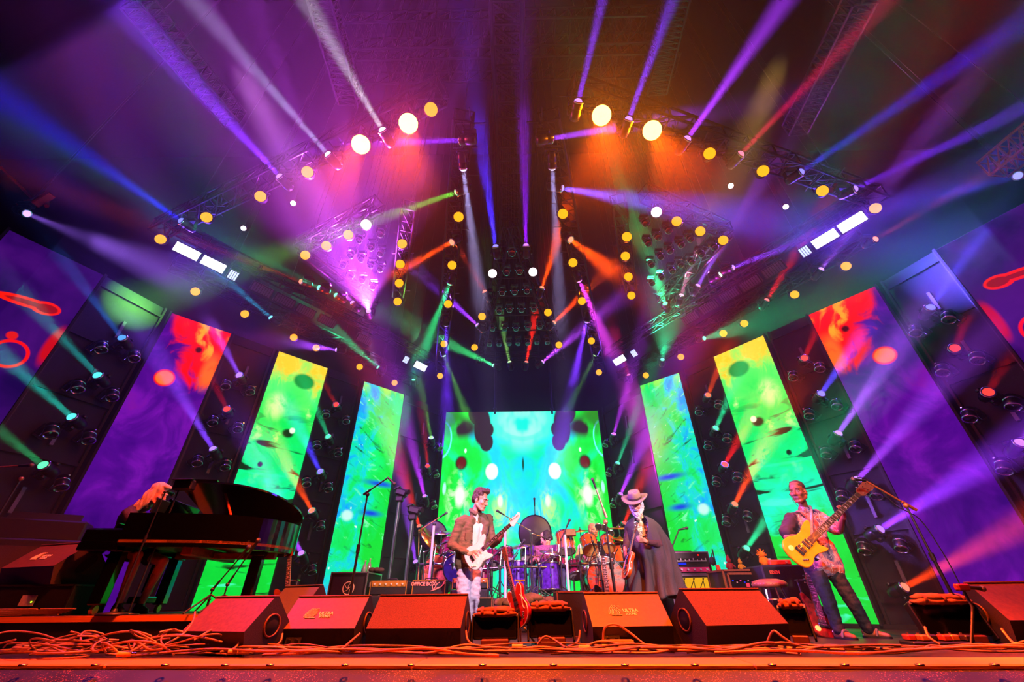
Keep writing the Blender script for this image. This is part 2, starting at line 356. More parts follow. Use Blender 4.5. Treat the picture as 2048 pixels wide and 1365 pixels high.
# plywood boards along the lip with grommets
PLY = mat('lip_plywood', (.78, .46, .14), .45, 0, .1, 5, .12, stretch=(.6, 14, 14))
lip = thing('trim_1', None, None); lip['kind'] = 'structure'
xs = [-7, -3.9, -1.45, 1.0, 3.45, 5.9, 8.35, 10.8, LEN + 7]
ang = math.atan2(ED.y, ED.x); RE = Matrix.Rotation(ang, 3, 'Z')
for i in range(len(xs) - 1):
    c = edge((xs[i] + xs[i + 1]) / 2, .13); obj('board', MB().bbox((c.x, c.y, -.008), (xs[i + 1] - xs[i] - .006, .42, .034), .008, R=RE), PLY, lip)
gro = MB().lathe([(.012, 0), (.026, 0), (.03, .006), (.026, .012), (.014, .012), (.012, 0)], 12).mesh('grommet', mat('grommet_brass', (.85, .75, .5), .25, 1))
for u in (45, 190, 330, 450, 540, 690, 822, 965, 1107, 1250, 1390, 1545, 1690, 1840, 1990):
    p = atz(u, 1333, .011); o = lk('grommet', gro, lip); o.location = p
# black skirt hanging below the lip, orange glints put into its colour as specks
SK = Tree('skirt_cloth'); bs = SK.nt.nodes.new('ShaderNodeBsdfPrincipled'); ux, uy, uz = SK.uv('Object')
n1 = SK.noise(SK.vec(ux * 90, uy * 90, uz * 140), 1.0, 3, .6).ss(.58, .7); n2 = SK.noise(SK.vec(ux * 2, uy * 2, uz * 7), 1.0, 3).ss(.35, .65)
SK.nt.links.new(SK.mix(n1 * n2, (.035, .022, .02), (.8, .5, .36)), bs.inputs['Base Color']); bs.inputs['Roughness'].default_value = .6
SK.nt.links.new(bs.outputs[0], SK.out.inputs[0])
mb = MB(); N = 260; rows = [(-.07, -.16), (-.16, -.30), (-.35, -.42), (-.62, -.52), (-1.2, -.65)]
for j, (z, bk) in enumerate([(-.02, -.075)] + rows):
    for i in range(N + 1):
        s = -7 + (LEN + 14) * i / N; k = min(j, 4) * .018
        p = edge(s, bk - k * (1 + math.sin(s * 5.1 + 2 * math.sin(s * 1.7)) + .5 * math.sin(s * 13.3 + j)), z); mb.v.append(tuple(p))
for j in range(len(rows)):
    for i in range(N): mb.f.append((j * (N + 1) + i, j * (N + 1) + i + 1, (j + 1) * (N + 1) + i + 1, (j + 1) * (N + 1) + i)); mb.sm.append(True); mb.mi.append(0)
struct('trim_2', mb, SK.m)
struct('ceiling', MB().box((0, 10, 22), (60, 44, .2)), mat('dark_roof', (.004, .004, .005), .95, 0, .1, 2, .4, spec=.02))
struct('wall_back', MB().box((0, 14.1, 11), (60, .2, 22.5)), mat('black_drape', (.004, .004, .005), .95, 0, .4, 3, .3, spec=.02, stretch=(6, 1, .2)))

# ================================================================= LED SCREENS
def screen(name_label, a, b, z0, z1, m, group=None):
    """free-standing LED wall: a and b are the floor points under its two vertical edges (a on the left as seen from the house)"""
    a = V3((a[0], a[1], 0)); b = V3((b[0], b[1], 0)); d = (b - a).normalized(); wd = (b - a).length; n = V3((d.y, -d.x, 0))
    r = thing('led_screen', name_label, 'screen', (a + b) / 2, math.atan2(d.y, d.x))
    h = z1 - z0
    obj('panel', MB().quad((-wd / 2, -.0, z0), (wd / 2, -.0, z0), (wd / 2, -.0, z1), (-wd / 2, -.0, z1)), m, r)
    f = MB()
    f.box((0, .06, (z0 + z1) / 2), (wd + .02, .10, h + .02)); obj('cabinet', f, BLK, r)
    for s in (-1, 1): obj('edge_rail', MB().box((s * (wd / 2 + .02), .03, (z0 + z1) / 2), (.03, .14, h + .04)), BLK, r)
    obj('foot', MB().box((0, .1, z0 / 2), (wd, .3, z0)), BLK, r)
    for s in (-.4, .4): obj('brace', MB().tube([(s * wd, .12, h * .7), (s * wd, .45, .1)], .025, 6).box((s * wd, .45, .05), (.12, .3, .1)), MET, r)
    return r
STR = 1.2
def scr_center():
    T = Tree('liquid_light_green_cyan'); u, v, _ = T.uv(); x = (u - .5).abs() * 2.0; y = v
    w1 = T.noise(T.vec(x * 2.2, y * 3), 1.0, 3, .5, 1.2); wob = T.noise(T.vec(x * 5, y * 6, 3.0), 1.0, 2)
    c = T.ramp(w1 + (x - .5) * .25 + (.62 - y) * .16, [(.36, (.0, .84, .98)), (.47, (.0, .95, .65)), (.56, (.02, .93, .28)), (.75, (.0, .86, .12))])
    c = T.mix(T.ell(x, y, 0, 1.0, .5, .24, .25), c, (.05, .97, .86)); c = T.mix(T.ell(x, y, 0, .93, .3 , .14, .5) * wob.ss(.35, .6), c, (.62, 1, .9))
    c = T.mix(T.ring(x, y, .0, .96, .36, .13, .14) * .6, c, (.3, .98, .86)); c = T.mix(T.ring(x, y, 1.03, .83, .12, .11, .1), c, (.4, 1, .95))
    dk = T.ell(x, y, .52, .91, .11, .12, .1).max(T.ell(x, y, .46, .885, .09, .05, .1)).max(T.ell(x, y, .46, .81, .085, .055, .1)).max(T.ell(x, y, .58, 1.0, .13, .09, .1)).max(T.ell(x, y, .78, .9, .22, .06, .5) * wob.ss(.3, .5))
    c = T.mix(dk, c, (.2, .13, .16)); c = T.mix(T.ell(x, y, .95, .97, .16, .05, .6), c, (.15, .55, .05))
    c = T.mix(T.ell(x, y, .765, .69, .072, .04, .25), c, (.02, .2, .03)); c = T.mix(T.ell(x, y, .765, .69, .056, .032, .15), c, (.42, .05, .03))
    c = T.mix(T.ell(x, y, .385, .64, .076, .045, .12), c, (.93, 1, .96))
    fg = T.noise(T.vec(x * 7, y * 9, 5.0), 1.0, 4, .6, 1.5).ss(.42, .62)
    c = T.mix(T.ell(x, y, .78, .5, .13, .13, .5) * fg, c, (.8, 1, .75)); c = T.mix(T.ell(x, y, .76, .51, .055, .055, .4), c, (.95, 1, .92))
    c = T.mix(T.ell(x, y, .27, .40, .11, .12, .6) * fg, c, (.72, 1, .5)); c = T.mix(T.ell(x, y, .28, .48, .03, .03, .4), c, (.92, 1, .85))
    c = T.mix(T.ell(x, y, 0, .68, .012, .035, .5), c, (.0, .25, .12)); c = T.mix(T.ell(x, y, .72, .76, .015, .013, .3), c, (.9, 1, .95)); c = T.mix(T.ell(x, y, .95, .55, .02, .03, .4), c, (.7, 1, .95))
    return T.emit(c, STR)
def scr_green(name, seed, flip):
    T = Tree(name); u, v, _ = T.uv(); x = (1 - u) if flip else u; y = v
    n1 = T.noise(T.vec(x * 2.5 + seed, y * 9, seed), 1.0, 5, .6, .8); n2 = T.noise(T.vec(x * 1.3 + y * 2, y * 26, seed + 4), 1.0, 3, .5, .6); n3 = T.noise(T.vec(x * 3, y * 12, seed + 9), 1.0, 4, .6)
    c = T.ramp(y + (n1 - .5) * .5, [(.08, (.0, .80, .2)), (.22, (.0, .86, .24)), (.36, (.0, .93, .74)), (.5, (.0, .92, .5)), (.7, (.0, .9, .34)), (.86, (.35, .95, .4)), (.97, (.98, .8, .15))])
    c = T.mix(n3.ss(.58, .74) * y.ss(.35, .8), c, (.86, 1, .62))
    c = T.mix(n2.ss(.57, .66) * y.ss(.8, .6), c, (.02, .17, .05)); c = T.mix(n2.ss(.40, .30) * y.ss(.6, .3) * .7, c, (.3, 1, .8))
    c = T.mix(T.ell(x, y, .62, .9, .2, .035, .2), c, (.03, .55, .2)); c = T.mix(T.ell(x, y, .6, .66, .1, .018, .3), c, (.03, .2, .06)); c = T.mix(T.ell(x, y, .66, .675, .05, .012, .3), c, (.9, 1, .85))
    c = T.mix(T.ell(x, y, .3, .52, .04, .01, .3), c, (.02, .12, .03)); c = T.mix(T.ell(x, y, .25, .76, .16, .05, .6) * n1.ss(.35, .6), c, (.85, .98, .6))
    return T.emit(c, STR)
def scr_green2(name, seed, flip):
    T = Tree(name); u, v, _ = T.uv(); x = (1 - u) if flip else u; y = v
    n1 = T.noise(T.vec(x * 2.5 + seed, y * 8, seed), 1.0, 4, .6, .6); n2 = T.noise(T.vec(x * 2 + y * 5, y * 24 - x * 3, seed + 4), 1.0, 4, .6, .8); n3 = T.noise(T.vec(x * 9, y * 40, seed), 1.0, 2, .5)
    c = T.ramp(n1 + (x - .5) * -.35, [(.24, (.0, .6, .95)), (.36, (.0, .84, .8)), (.46, (.0, .88, .42)), (.66, (.0, .84, .2))])
    c = T.mix(y.ss(.14, .0), c, (.55, .95, .12)); c = T.mix(n2.ss(.58, .72), c, (.02, .36, .10)); c = T.mix(n2.ss(.42, .3) * .8, c, (.5, 1, .7))
    c = T.mix(T.ell(x, y, .25, .53, .3, .012, .8) .max(T.ell(x, y, .35, .4, .2, .012, .8)), c, (.03, .25, .85)); c = T.mix(n3.ss(.70, .76) * x.ss(.2, .5), c, (.85, 1, .9))
    c = T.mix(T.ell(x, y, .8, .38, .1, .02, .4), c, (.75, 1, .9)); c = T.mix(y.ss(.93, 1.0) * n1.ss(.4, .6), c, (.6, .95, .3))
    return T.emit(c, STR)
def scr_purple(name, seed, flip):
    T = Tree(name); u, v, _ = T.uv(); x = (1 - u) if flip else u; y = v
    n1 = T.noise(T.vec(x * 1.8 + seed, y * 6, seed), 1.0, 5, .6, .7); n2 = T.noise(T.vec(x * 2.6, y * 8 + seed, seed + 2), 1.0, 5, .55, .9)
    c = T.ramp(n1, [(.3, (.17, .0, .42)), (.5, (.30, .02, .52)), (.62, (.42, .05, .62)), (.75, (.5, .07, .55))])
    fl = (y + (n2 - .5) * .35 + (x - .6) * .22); c = T.mix(fl.ss(.79, .85) * x.ss(-.05, .15), c, (.95, .05, .02)); c = T.mix(fl.ss(.9, .96) * n2.ss(.42, .55) * x.ss(.1, .4), c, (1, .62, .12))
    c = T.mix(T.ell(x, y, .93, .82, .13, .07, .5) * n1.ss(.3, .5), c, (.98, .4, .08)); c = T.mix(T.ell(x, y, .62, .89, .05, .012, .4), c, (.25, .03, .02))
    c = T.mix(T.ell(x, y, .34, .75, .15, .032, .1), c, (.95, .08, .02)); c = T.mix(T.ell(x, y, .34, .75, .125, .026, .12), c, (1, .45, .12))
    return T.emit(c, STR)
def scr_far(name, seed, flip):
    T = Tree(name); u, v, _ = T.uv(); x = (1 - u) if flip else u; y = v
    n1 = T.noise(T.vec(x * 1.6 + seed, y * 5, seed), 1.0, 4, .55, .5)
    c = T.ramp(n1, [(.35, (.10, .01, .28)), (.55, (.22, .03, .40)), (.7, (.28, .05, .45))])
    yy = y - x * .03
    px_ = T.ell(x, yy, .55, .80, .3, .016, .06).max(T.ell(x, yy, .72, .798, .14, .022, .06)); ins = T.ell(x, yy, .55, .80, .2, .007, .1).max(T.ell(x, yy, .73, .798, .1, .014, .1))
    c = T.mix(px_, c, (1, .1, .05)); c = T.mix(ins, c, (.62, .05, .10))
    c = T.mix(T.ell(x, y, .98, .72, .07, .06, .35), c, (.8, .04, .08)); c = T.mix(T.ring(x, y, .7, .66, .15, .038, .16), c, (1, .06, .05)); c = T.mix(T.ell(x, y, .62, .71, .05, .012, .2), c, (.9, .1, .08))
    return T.emit(c, STR * .85)
PL = [V3((-6.62, 6.42, 0)), V3((-5.9, 7.16, 0)), V3((-5.25, 7.89, 0)), V3((-4.47, 8.71, 0)), V3((-3.81, 9.42, 0)), V3((-2.97, 10.25, 0))]
PR = [V3((3.39, 9.85, 0)), V3((4.18, 9.13, 0)), V3((4.73, 8.35, 0)), V3((5.43, 7.44, 0)), V3((5.96, 6.7, 0)), V3((6.64, 5.83, 0))]
ZT = 5.2
screen('tall LED screen glowing purple and flame red behind the grand piano', PL[0], PL[1], .06, ZT, scr_purple('purple_flame_a', 1.3, False))
screen('tall green LED screen with yellow top corner, above the tail of the grand piano', PL[2], PL[3], .06, ZT, scr_green('green_streaks_a', 2.2, False))
screen('narrow green and blue LED screen behind the road case amplifier', PL[4], PL[5], .06, ZT, scr_green2('green_blue_a', 3.1, True))
screen('wide square LED screen showing mirrored green and cyan shapes behind the drums', (-1.99, 11.52), (2.54, 11.52), .3, ZT, scr_center())
screen('narrow green and blue LED screen behind the man in the hat and equipment racks', PR[0], PR[1], .06, ZT, scr_green2('green_blue_b', 3.1, False))
screen('tall green LED screen with yellow top corner, directly behind the bass player', PR[2], PR[3], .06, ZT, scr_green('green_streaks_b', 2.2, True))
screen('tall LED screen glowing purple and flame red behind the boom microphone of the bass player', PR[4], PR[5], .06, ZT, scr_purple('purple_flame_b', 1.3, True))
fl_a, fl_b = V3((-8.1, 4.6, 0)), V3((-7.02, 5.31, 0)); fr_a, fr_b = V3((6.97, 4.91, 0)), V3((7.9, 4.1, 0))
fl_a = atz(0, 560, ZT) ; FLZ = ZT
screen('dim purple outermost LED screen with a red pill outline, past the piano-side lamp tower', (-7.02 - .55, 5.31 - 1.02), (-7.02, 5.31), .06, ZT, scr_far('purple_pill_a', 5.1, False))
screen('dim purple outermost LED screen with an orange pill outline, past the bass-side lamp tower', (6.97, 4.91), (6.97 + .5, 4.91 - 1.02), .06, ZT, scr_far('purple_pill_b', 6.4, True))

# ================================================================= LAMP PROTOTYPES
LENS_R = .072
def arc(r, a0, a1, n, z=0, ax='xz'):
    return [V3((r * math.cos(a0 + (a1 - a0) * i / n), 0, r * math.sin(a0 + (a1 - a0) * i / n))) for i in range(n + 1)]
HIDE = []
def proto(root): reg(root); return root
LD = emat('lens_dark', (.1, .1, .12), .02)
mats_lens = {}
def lens_mat(c, k=1.9, w0=.14):
    key = tuple(round(x, 3) for x in c) + (k, w0)
    if key not in mats_lens:
        mats_lens[key] = emat('lit_lens_%d' % len(mats_lens), (1, 1, 1), 1)
        e = [n for n in mats_lens[key].node_tree.nodes if n.type == 'EMISSION'][0]
        mx = max(c); cc = [min(1, (x / mx) * .85 + w0) for x in c]; e.inputs[0].default_value = (*cc, 1)
        for n in mats_lens[key].node_tree.nodes:
            if n.type == 'MATH': n.inputs[1].default_value = k * .6; n.inputs[2].default_value = k * .7
    return mats_lens[key]
def make_mover():
    """moving head hanging below its base; the head pivots 0.26 below the base and points to local -z"""
    r = thing('moving_light', 'moving light', 'stage light')
    obj('base', MB().bbox((0, 0, -.045), (.27, .19, .09), .02), CAN, r)
    y = MB()
    y.bbox((0, 0, -.1), (.26, .09, .03), .01)
    for s in (-1, 1): y.bbox((s * .135, 0, -.19), (.03, .085, .20), .012).cyl((s * .12, 0, -.26), (s * .155, 0, -.26), .045, n=10)
    obj('yoke', y, CAN, r)
    h = obj('head', MB().lathe([(.001, .15), (.05, .15), (.085, .13), (.098, .06), (.1, -.04), (.094, -.05), (.094, -.07), (.1, -.08), (.1, -.17), (.09, -.185)], 16), CAN, r); h.location = (0, 0, -.26); h.rotation_mode = 'QUATERNION'
    obj('rim', MB().lathe([(.1, -.165), (.106, -.17), (.106, -.19), (.092, -.195), (.076, -.19)], 16), CHR, h)
    obj('lens', MB().lathe([(.001, -.236), (.035, -.23), (.06, -.214), (.079, -.182)], 14), LD, h)
    return proto(r)
def make_par():
    """par lamp in a stirrup bracket, pointing to local -z, hung from its clamp at the origin"""
    r = thing('par_lamp', 'par lamp', 'stage light')
    obj('clamp', MB().bbox((0, 0, -.03), (.05, .06, .06), .01).cyl((0, 0, -.06), (0, 0, -.1), .015, n=8), CAN, r)
    obj('bracket', MB().tube([(-.115, 0, -.23), (-.115, 0, -.12), (-.09, 0, -.1), (.09, 0, -.1), (.115, 0, -.12), (.115, 0, -.23)], .011, 6), CAN, r)
    h = obj('can', MB().lathe([(.001, .1), (.05, .1), (.08, .07), (.098, .0), (.1, -.09), (.104, -.1), (.104, -.115), (.095, -.115)], 16), CAN, r); h.location = (0, 0, -.23); h.rotation_mode = 'QUATERNION'
    obj('lens', MB().lathe([(.001, -.135), (.035, -.13), (.07, -.115), (.094, -.1)], 14), LD, h)
    return proto(r)
def make_unlit():
    """unlit moving head in a bright U shaped yoke; base at the origin, head along local -z"""
    r = thing('yoke_lamp', 'unlit lamp', 'stage light')
    obj('base', MB().bbox((0, 0, -.03), (.22, .16, .06), .015), CAN, r)
    y = MB().tube([(-.12, 0, -.24), (-.12, 0, -.09), (-.1, 0, -.065), (.1, 0, -.065), (.12, 0, -.09), (.12, 0, -.24)], .013, 6)
    obj('yoke', y, CHR, r)
    h = obj('head', MB().lathe([(.001, .11), (.06, .11), (.082, .08), (.085, -.02), (.088, -.1), (.08, -.105)], 16), CAN, r); h.location = (0, 0, -.23); h.rotation_mode = 'QUATERNION'
    obj('ring', MB().lathe([(.088, .02), (.094, .015), (.094, .0), (.087, -.005)], 16), CHR, h); obj('rim', MB().lathe([(.08, -.1), (.092, -.105), (.092, -.125), (.078, -.125)], 16), CHR, h)
    obj('lens', MB().lathe([(.001, -.112), (.05, -.108), (.08, -.1)], 12), mat('dark_glass', (.05, .05, .07), .08, 0, 0, 20, .1, 1.0), h)
    return proto(r)
PROTO = {}; OVER = []; SEGS = []
FIRST = {}
def place(kind, P, d, h, label, group, lens=None, name=None, yaw=0.0, k=1.0):
    """copy of a lamp whose lens centre stands at P, looking along d, hung along h"""
    maker, pv, lo = {'mover': (make_mover, .26, .2), 'par': (make_par, .23, .135), 'unlit': (make_unlit, .23, .11)}[kind]
    if kind not in PROTO: PROTO[kind] = maker(); o = PROTO[kind]
    else: o = copy_tree(PROTO[kind])
    d = V3(d).normalized(); h = V3(h).normalized()
    q = V3((0, 0, -1)).rotation_difference(h) @ Quaternion((0, 0, 1), yaw)
    o.rotation_mode = 'QUATERNION'; o.rotation_quaternion = q
    if kind != 'par': k = k * (.95 if kind == 'unlit' and V3(h).z > -.9 else .78)
    o.location = V3(P) - d * lo * k - h * pv * k; o.scale = (k, k, k)
    hd = [k for k in KID[o] if k.name.split('.')[0] in ('head', 'can')][0]
    hd.rotation_quaternion = q.inverted() @ V3((0, 0, -1)).rotation_difference(d)
    if lens is not None:
        for k in KID[hd]:
            if k.name.startswith('lens'):
                k.material_slots[0].link = 'OBJECT'; k.material_slots[0].material = lens
    tag(o, label, 'stage light', group)
    if name: o.name = name
    if h.z < -.99: OVER.append((o, o.scale[0]))
    return o
def beam(p, d, c, st, ang, size=.075, kind='T'):
    c = tuple(x ** 1.35 for x in c)
    l = bpy.data.lights.new('beam', 'AREA'); l.shape = 'DISK'; l.size = size; l.energy = st * KB * (ang / 12); l.color = c; l.spread = math.radians(ang * 1.05)
    o = bpy.data.objects.new('beam_' + kind, l); COL.objects.link(o); o.location = V3(p) + V3(d).normalized() * .045; o.rotation_mode = 'QUATERNION'; o.rotation_quaternion = V3((0, 0, -1)).rotation_difference(V3(d).normalized())
DN = V3((0, 0, -1))
def cname(c):
    r, g, b = c
    if g > .6 and r > .6: return 'pale white'
    if b > .8 and r > .7: return 'lilac'
    if g > .4 and b > .4 and r < .2: return 'teal'
    if g > .4: return 'green'
    if b > .8 and r > .3: return 'violet'
    if b > .6: return 'deep blue' if r < .3 else 'purple'
    if g > .05: return 'orange'
    return 'red'
SIDE = lambda u: 'piano side' if u < 1010 else 'bass side'

# ---- lit beams on the overhead trusses
WHERE = {'F': 'front truss', 'O': 'outer rig', 'S': 'ladder truss', 'C': 'centre pod', 'P': 'wing pod'}
cnt = {}
for k, u, v, u2, v2, c, ang, st in BEAMS:
    p = atz(u, v, HZ); q = atd(u2, v2, (p - CAM).length * (.8 if ang > 50 else .88 if ang > 25 else (.85 if k == 'S' and c == OR else {'O': .8, 'S': 1.04}.get(k, .98)))); d = (q - p).normalized()
    key = (k, SIDE(u), cname(c)); cnt.setdefault(key, []).append((u, v, u2, v2, c, ang, st, p, d))
for (k, sd, cn), L in cnt.items():
    L.sort(key=lambda t: abs(t[0] - 1015))
    for i, (u, v, u2, v2, c, ang, st, p, d) in enumerate(L):
        ordn = '' if len(L) == 1 else ', %s from the middle' % ORD(i)
        place('mover', p, d, DN, 'moving light with %s beam on the %s %s%s' % (cn, sd, WHERE[k], ordn), 'beam lights on the overhead trusses', lens_mat(c))
        beam(p, d, c, st * {'C': 1.35, 'S': 1.35, 'F': .85, 'O': .7, 'P': .75}.get(k, 1), ang, kind=k)

# ---- lamp towers between the screens
NRM = lambda a, b: V3(((b - a).normalized().y, -(b - a).normalized().x, 0))
TW = {'p0': (V3((-7.02, 5.31, 0)), PL[0], 'outer piano-side tower'), 'p1': (PL[1], PL[2], 'purple-green piano-side tower'), 'p2': (PL[3], PL[4], 'green-green piano-side tower'),
      'p3': (PL[5], V3((-1.99, 11.52, 0)), 'innermost piano-side tower'), 'b3': (V3((2.54, 11.52, 0)), PR[0], 'innermost bass-side tower'), 'b2': (PR[1], PR[2], 'green-green bass-side tower'),
      'b1': (PR[3], PR[4], 'purple-green bass-side tower'), 'b0': (PR[5], V3((6.97, 4.91, 0)), 'outer bass-side tower')}
TWL = {'p0': 'black lamp tower between the outermost and the flame screen, piano side', 'p1': 'black lamp tower between purple and green screens, piano side', 'p2': 'black lamp tower between the two green screens, piano side', 'p3': 'black lamp tower between narrow green and centre screen, piano side',
       'b3': 'black lamp tower between narrow green and centre screen, bass side', 'b2': 'black lamp tower between the two green screens, bass side', 'b1': 'black lamp tower between green and purple screens, bass side', 'b0': 'black lamp tower between the flame and outermost screen, bass side'}
UN = {'p0': [(202, 700), (268, 718), (155, 780), (224, 796), (101, 870), (177, 882), (122, 976)], 'p1': [(451, 774), (500, 785), (425, 847), (475, 860), (394, 928), (450, 936)],
      'p2': [(652, 832), (692, 844), (634, 895), (676, 909), (613, 970), (657, 980), (594, 1052), (641, 1057), (624, 1146)], 'p3': [(880, 898), (873, 952), (868, 1015)],
      'b3': [(1211, 891), (1217, 949), (1226, 1012)], 'b2': [(1398, 826), (1437, 813), (1416, 895), (1454, 881), (1433, 968), (1475, 959), (1453, 1048), (1495, 1038)],
      'b1': [(1587, 756), (1640, 739), (1619, 833), (1674, 814), (1653, 912), (1711, 899), (1685, 999), (1753, 994), (1729, 1104), (1803, 1099)], 'b0': [(1832, 667), (1898, 640), (1886, 746), (1956, 722), (1940, 838), (2027, 814), (2009, 943)]}
TP = {}
for k, (a, b, desc) in TW.items():
    n = NRM(a, b); wd = (b - a).length; d = (b - a).normalized()
    r = thing('lamp_tower', TWL[k], 'light tower', (a + b) / 2 - n * .16, math.atan2(d.y, d.x)); TP[k] = (r, a, b, n)
    zt = 5.3
    obj('back_panel', MB().box((0, .03, zt / 2), (wd - .06, .04, zt)), BLK, r)
    for s in (-1, 1): obj('rail', MB().box((s * (wd / 2 - .07), -.02, zt / 2), (.035, .05, zt)), MET, r)
    for i in range(6): obj('crossbar', MB().box((0, -.02, .35 + i * .95), (wd - .16, .04, .05)), BLK, r)
    for i in range(5): obj('batten', MB().box((wd * .05, -.045, .7 + i * .95), (.045, .04, .34)), mat('unlit_batten', (.32, .32, .33), .4), r)
    obj('base_plate', MB().box((0, .1, .03), (wd - .04, .5, .06)), BLK, r)
    bs = sorted([t for t in TOWER_BEAMS if t[0] == k], key=lambda t: t[2])
    for i, (_, u, v, u2, v2, c, ang, st) in enumerate(bs):
        p = atp(u, v, a + n * .22, n); q = atd(u2, v2, (p - CAM).length * .93); dd = (q - p).normalized()
        place('mover', p, dd, n, 'moving light with %s beam, %s lit down the %s' % (cname(c), ORD(i), desc), 'lit lamps on the towers', lens_mat(c, 1.5, .02 + .1 * round(min(1, st), 1)), yaw=0)
        beam(p, dd, c, st * .48, ang)
    us = sorted(UN[k], key=lambda t: t[1]); cxs = sum(t[0] for t in us) / len(us)
    for i, (u, v) in enumerate(us):
        p = atp(u, v, a + n * .12, n)
        place('unlit', p, V3((n.x * .55, n.y * .55, -.8)) , n, 'unlit yoke lamp, %s from top on the %s' % (ORD(i), desc), 'unlit lamps on the towers', yaw=0)

# ---- amber lamps
AMB = {'front truss, piano side': [(320, 478), (412, 434), (520, 392), (614, 343)], 'front truss, bass side': [(1420, 306), (1527, 341), (1646, 381), (1752, 416)],
       'truss over the piano-side screens': [(390, 583), (489, 628), (587, 675), (632, 696), (719, 734), (789, 766)], 'truss over the bass-side screens': [(1693, 532), (1590, 589), (1489, 647), (1447, 667), (1362, 714), (1292, 751)],
       'outer edge of the piano-side wing pod': [(610, 510), (652, 491), (696, 469)], 'inner edge of the piano-side wing pod': [(804, 487), (800, 528), (798, 566), (795, 603)],
       'outer edge of the bass-side wing pod': [(1354, 442), (1401, 462), (1447, 480)], 'inner edge of the bass-side wing pod': [(1254, 473), (1251, 512), (1257, 553), (1263, 591)],
       'piano-side ladder truss': [(917, 433), (904, 530), (896, 608), (888, 688), (880, 752)], 'bass-side ladder truss': [(1126, 427), (1146, 525), (1164, 602), (1183, 682), (1198, 745)],
       'piano-side edge of the centre pod': [(964, 633), (949, 695)], 'bass-side edge of the centre pod': [(1096, 625), (1118, 690)]}
AL = emat('amber_lens', (1, .66, .08), 1.5)
AMBP = {}
for wname, L in AMB.items():
    AMBP[wname] = [atz(u, v, HZ) for u, v in L]
    for i, (u, v) in enumerate(L):
        p = atz(u, v, HZ); dd = (V3((p.x * .25, -3.0, 1.0)) - p).normalized()
        place('par', p, dd, DN, 'round amber lamp glowing on the %s, %s in line' % (wname, ORD(i)), 'amber lamps on the trusses', AL, name='amber_lamp')
        l = bpy.data.lights.new('amber_glow', 'AREA'); l.shape = 'DISK'; l.size = .16; l.energy = 1.6; l.color = (1, .16, .01); l.spread = math.radians(100)
        o = bpy.data.objects.new('amber_glow', l); COL.objects.link(o); o.location = p + dd * .02; o.rotation_mode = 'QUATERNION'; o.rotation_quaternion = V3((0, 0, -1)).rotation_difference(dd)
WL = emat('white_lens', (1, .93, .97), 3.0)
for nm, u, v in [('small white lamp on the outer edge tip of the piano-side wing pod', 732, 449), ('small white lamp on the outer edge tip of the bass-side wing pod', 1313, 424), ('white lamp at the upper piano-side corner of the centre pod', 985, 547), ('white lamp at the upper bass-side corner of the centre pod', 1066, 544),
                 ('tiny white lamp inside the piano-side wing above the blue strobes', 482, 464), ('tiny white lamp between front truss and pod, piano side', 582, 414), ('tiny white lamp between front truss and pod, bass side', 1466, 379), ('tiny white lamp inside the bass-side wing above the blue strobes', 1577, 421)]:
    p = atz(u, v, HZ); o = place('par', p, (CAM - p).normalized() + V3((0, -.2, 0)), DN, nm, None, WL, name='white_lamp')
    if nm.startswith('tiny'): o.scale = (.5, .5, .5)
FAIM = {722: -4.4, 817: -1.5, 1203: 1.3, 1304: 4.0}
# four brilliant floods over the stage lip
FLD = emat('flood_lens', (1, .78, .36), 7)
for nm, u, v, col, pw in [('brilliant amber flood on the piano-side front truss, outer of two', 722, 290, (1, .22, .05), 5200), ('brilliant amber flood on the piano-side front truss, inner of two', 817, 248, (1, .2, .04), 6500), ('brilliant amber flood on the bass-side front truss, inner of two', 1203, 232, (1, .27, .01), 7000), ('brilliant amber flood on the bass-side front truss, outer of two', 1304, 262, (1, .27, .01), 6500)]:
    p = atz(u, v, HZ); dd = (V3((p.x * .8, 3.6, 0)) - p).normalized(); dl = (CAM + V3((0, .8, 0)) - p).normalized()
    place('par', p, dl, DN, nm, None, FLD, name='flood_lamp', k=1.5)
    spot('flood', p + dl * .05, V3((FAIM[u], 4.3, 0)) - p, (1, .08, .002), pw * 1.2, 62, .8, .1)
    l = bpy.data.lights.new('flood_glow', 'AREA'); l.shape = 'DISK'; l.size = .2; l.energy = 190; l.color = (1, .05, .16) if u < 1000 else (1, .2, .0)
    o = bpy.data.objects.new('flood_glow', l); COL.objects.link(o); o.location = p + dl * .03; o.rotation_mode = 'QUATERNION'; o.rotation_quaternion = V3((0, 0, -1)).rotation_difference(dl)
p = atz(862, 219, HZ); place('par', p, (CAM - p).normalized(), DN, 'small amber lamp at the inner end of the piano-side front truss', None, AL, name='amber_lamp')

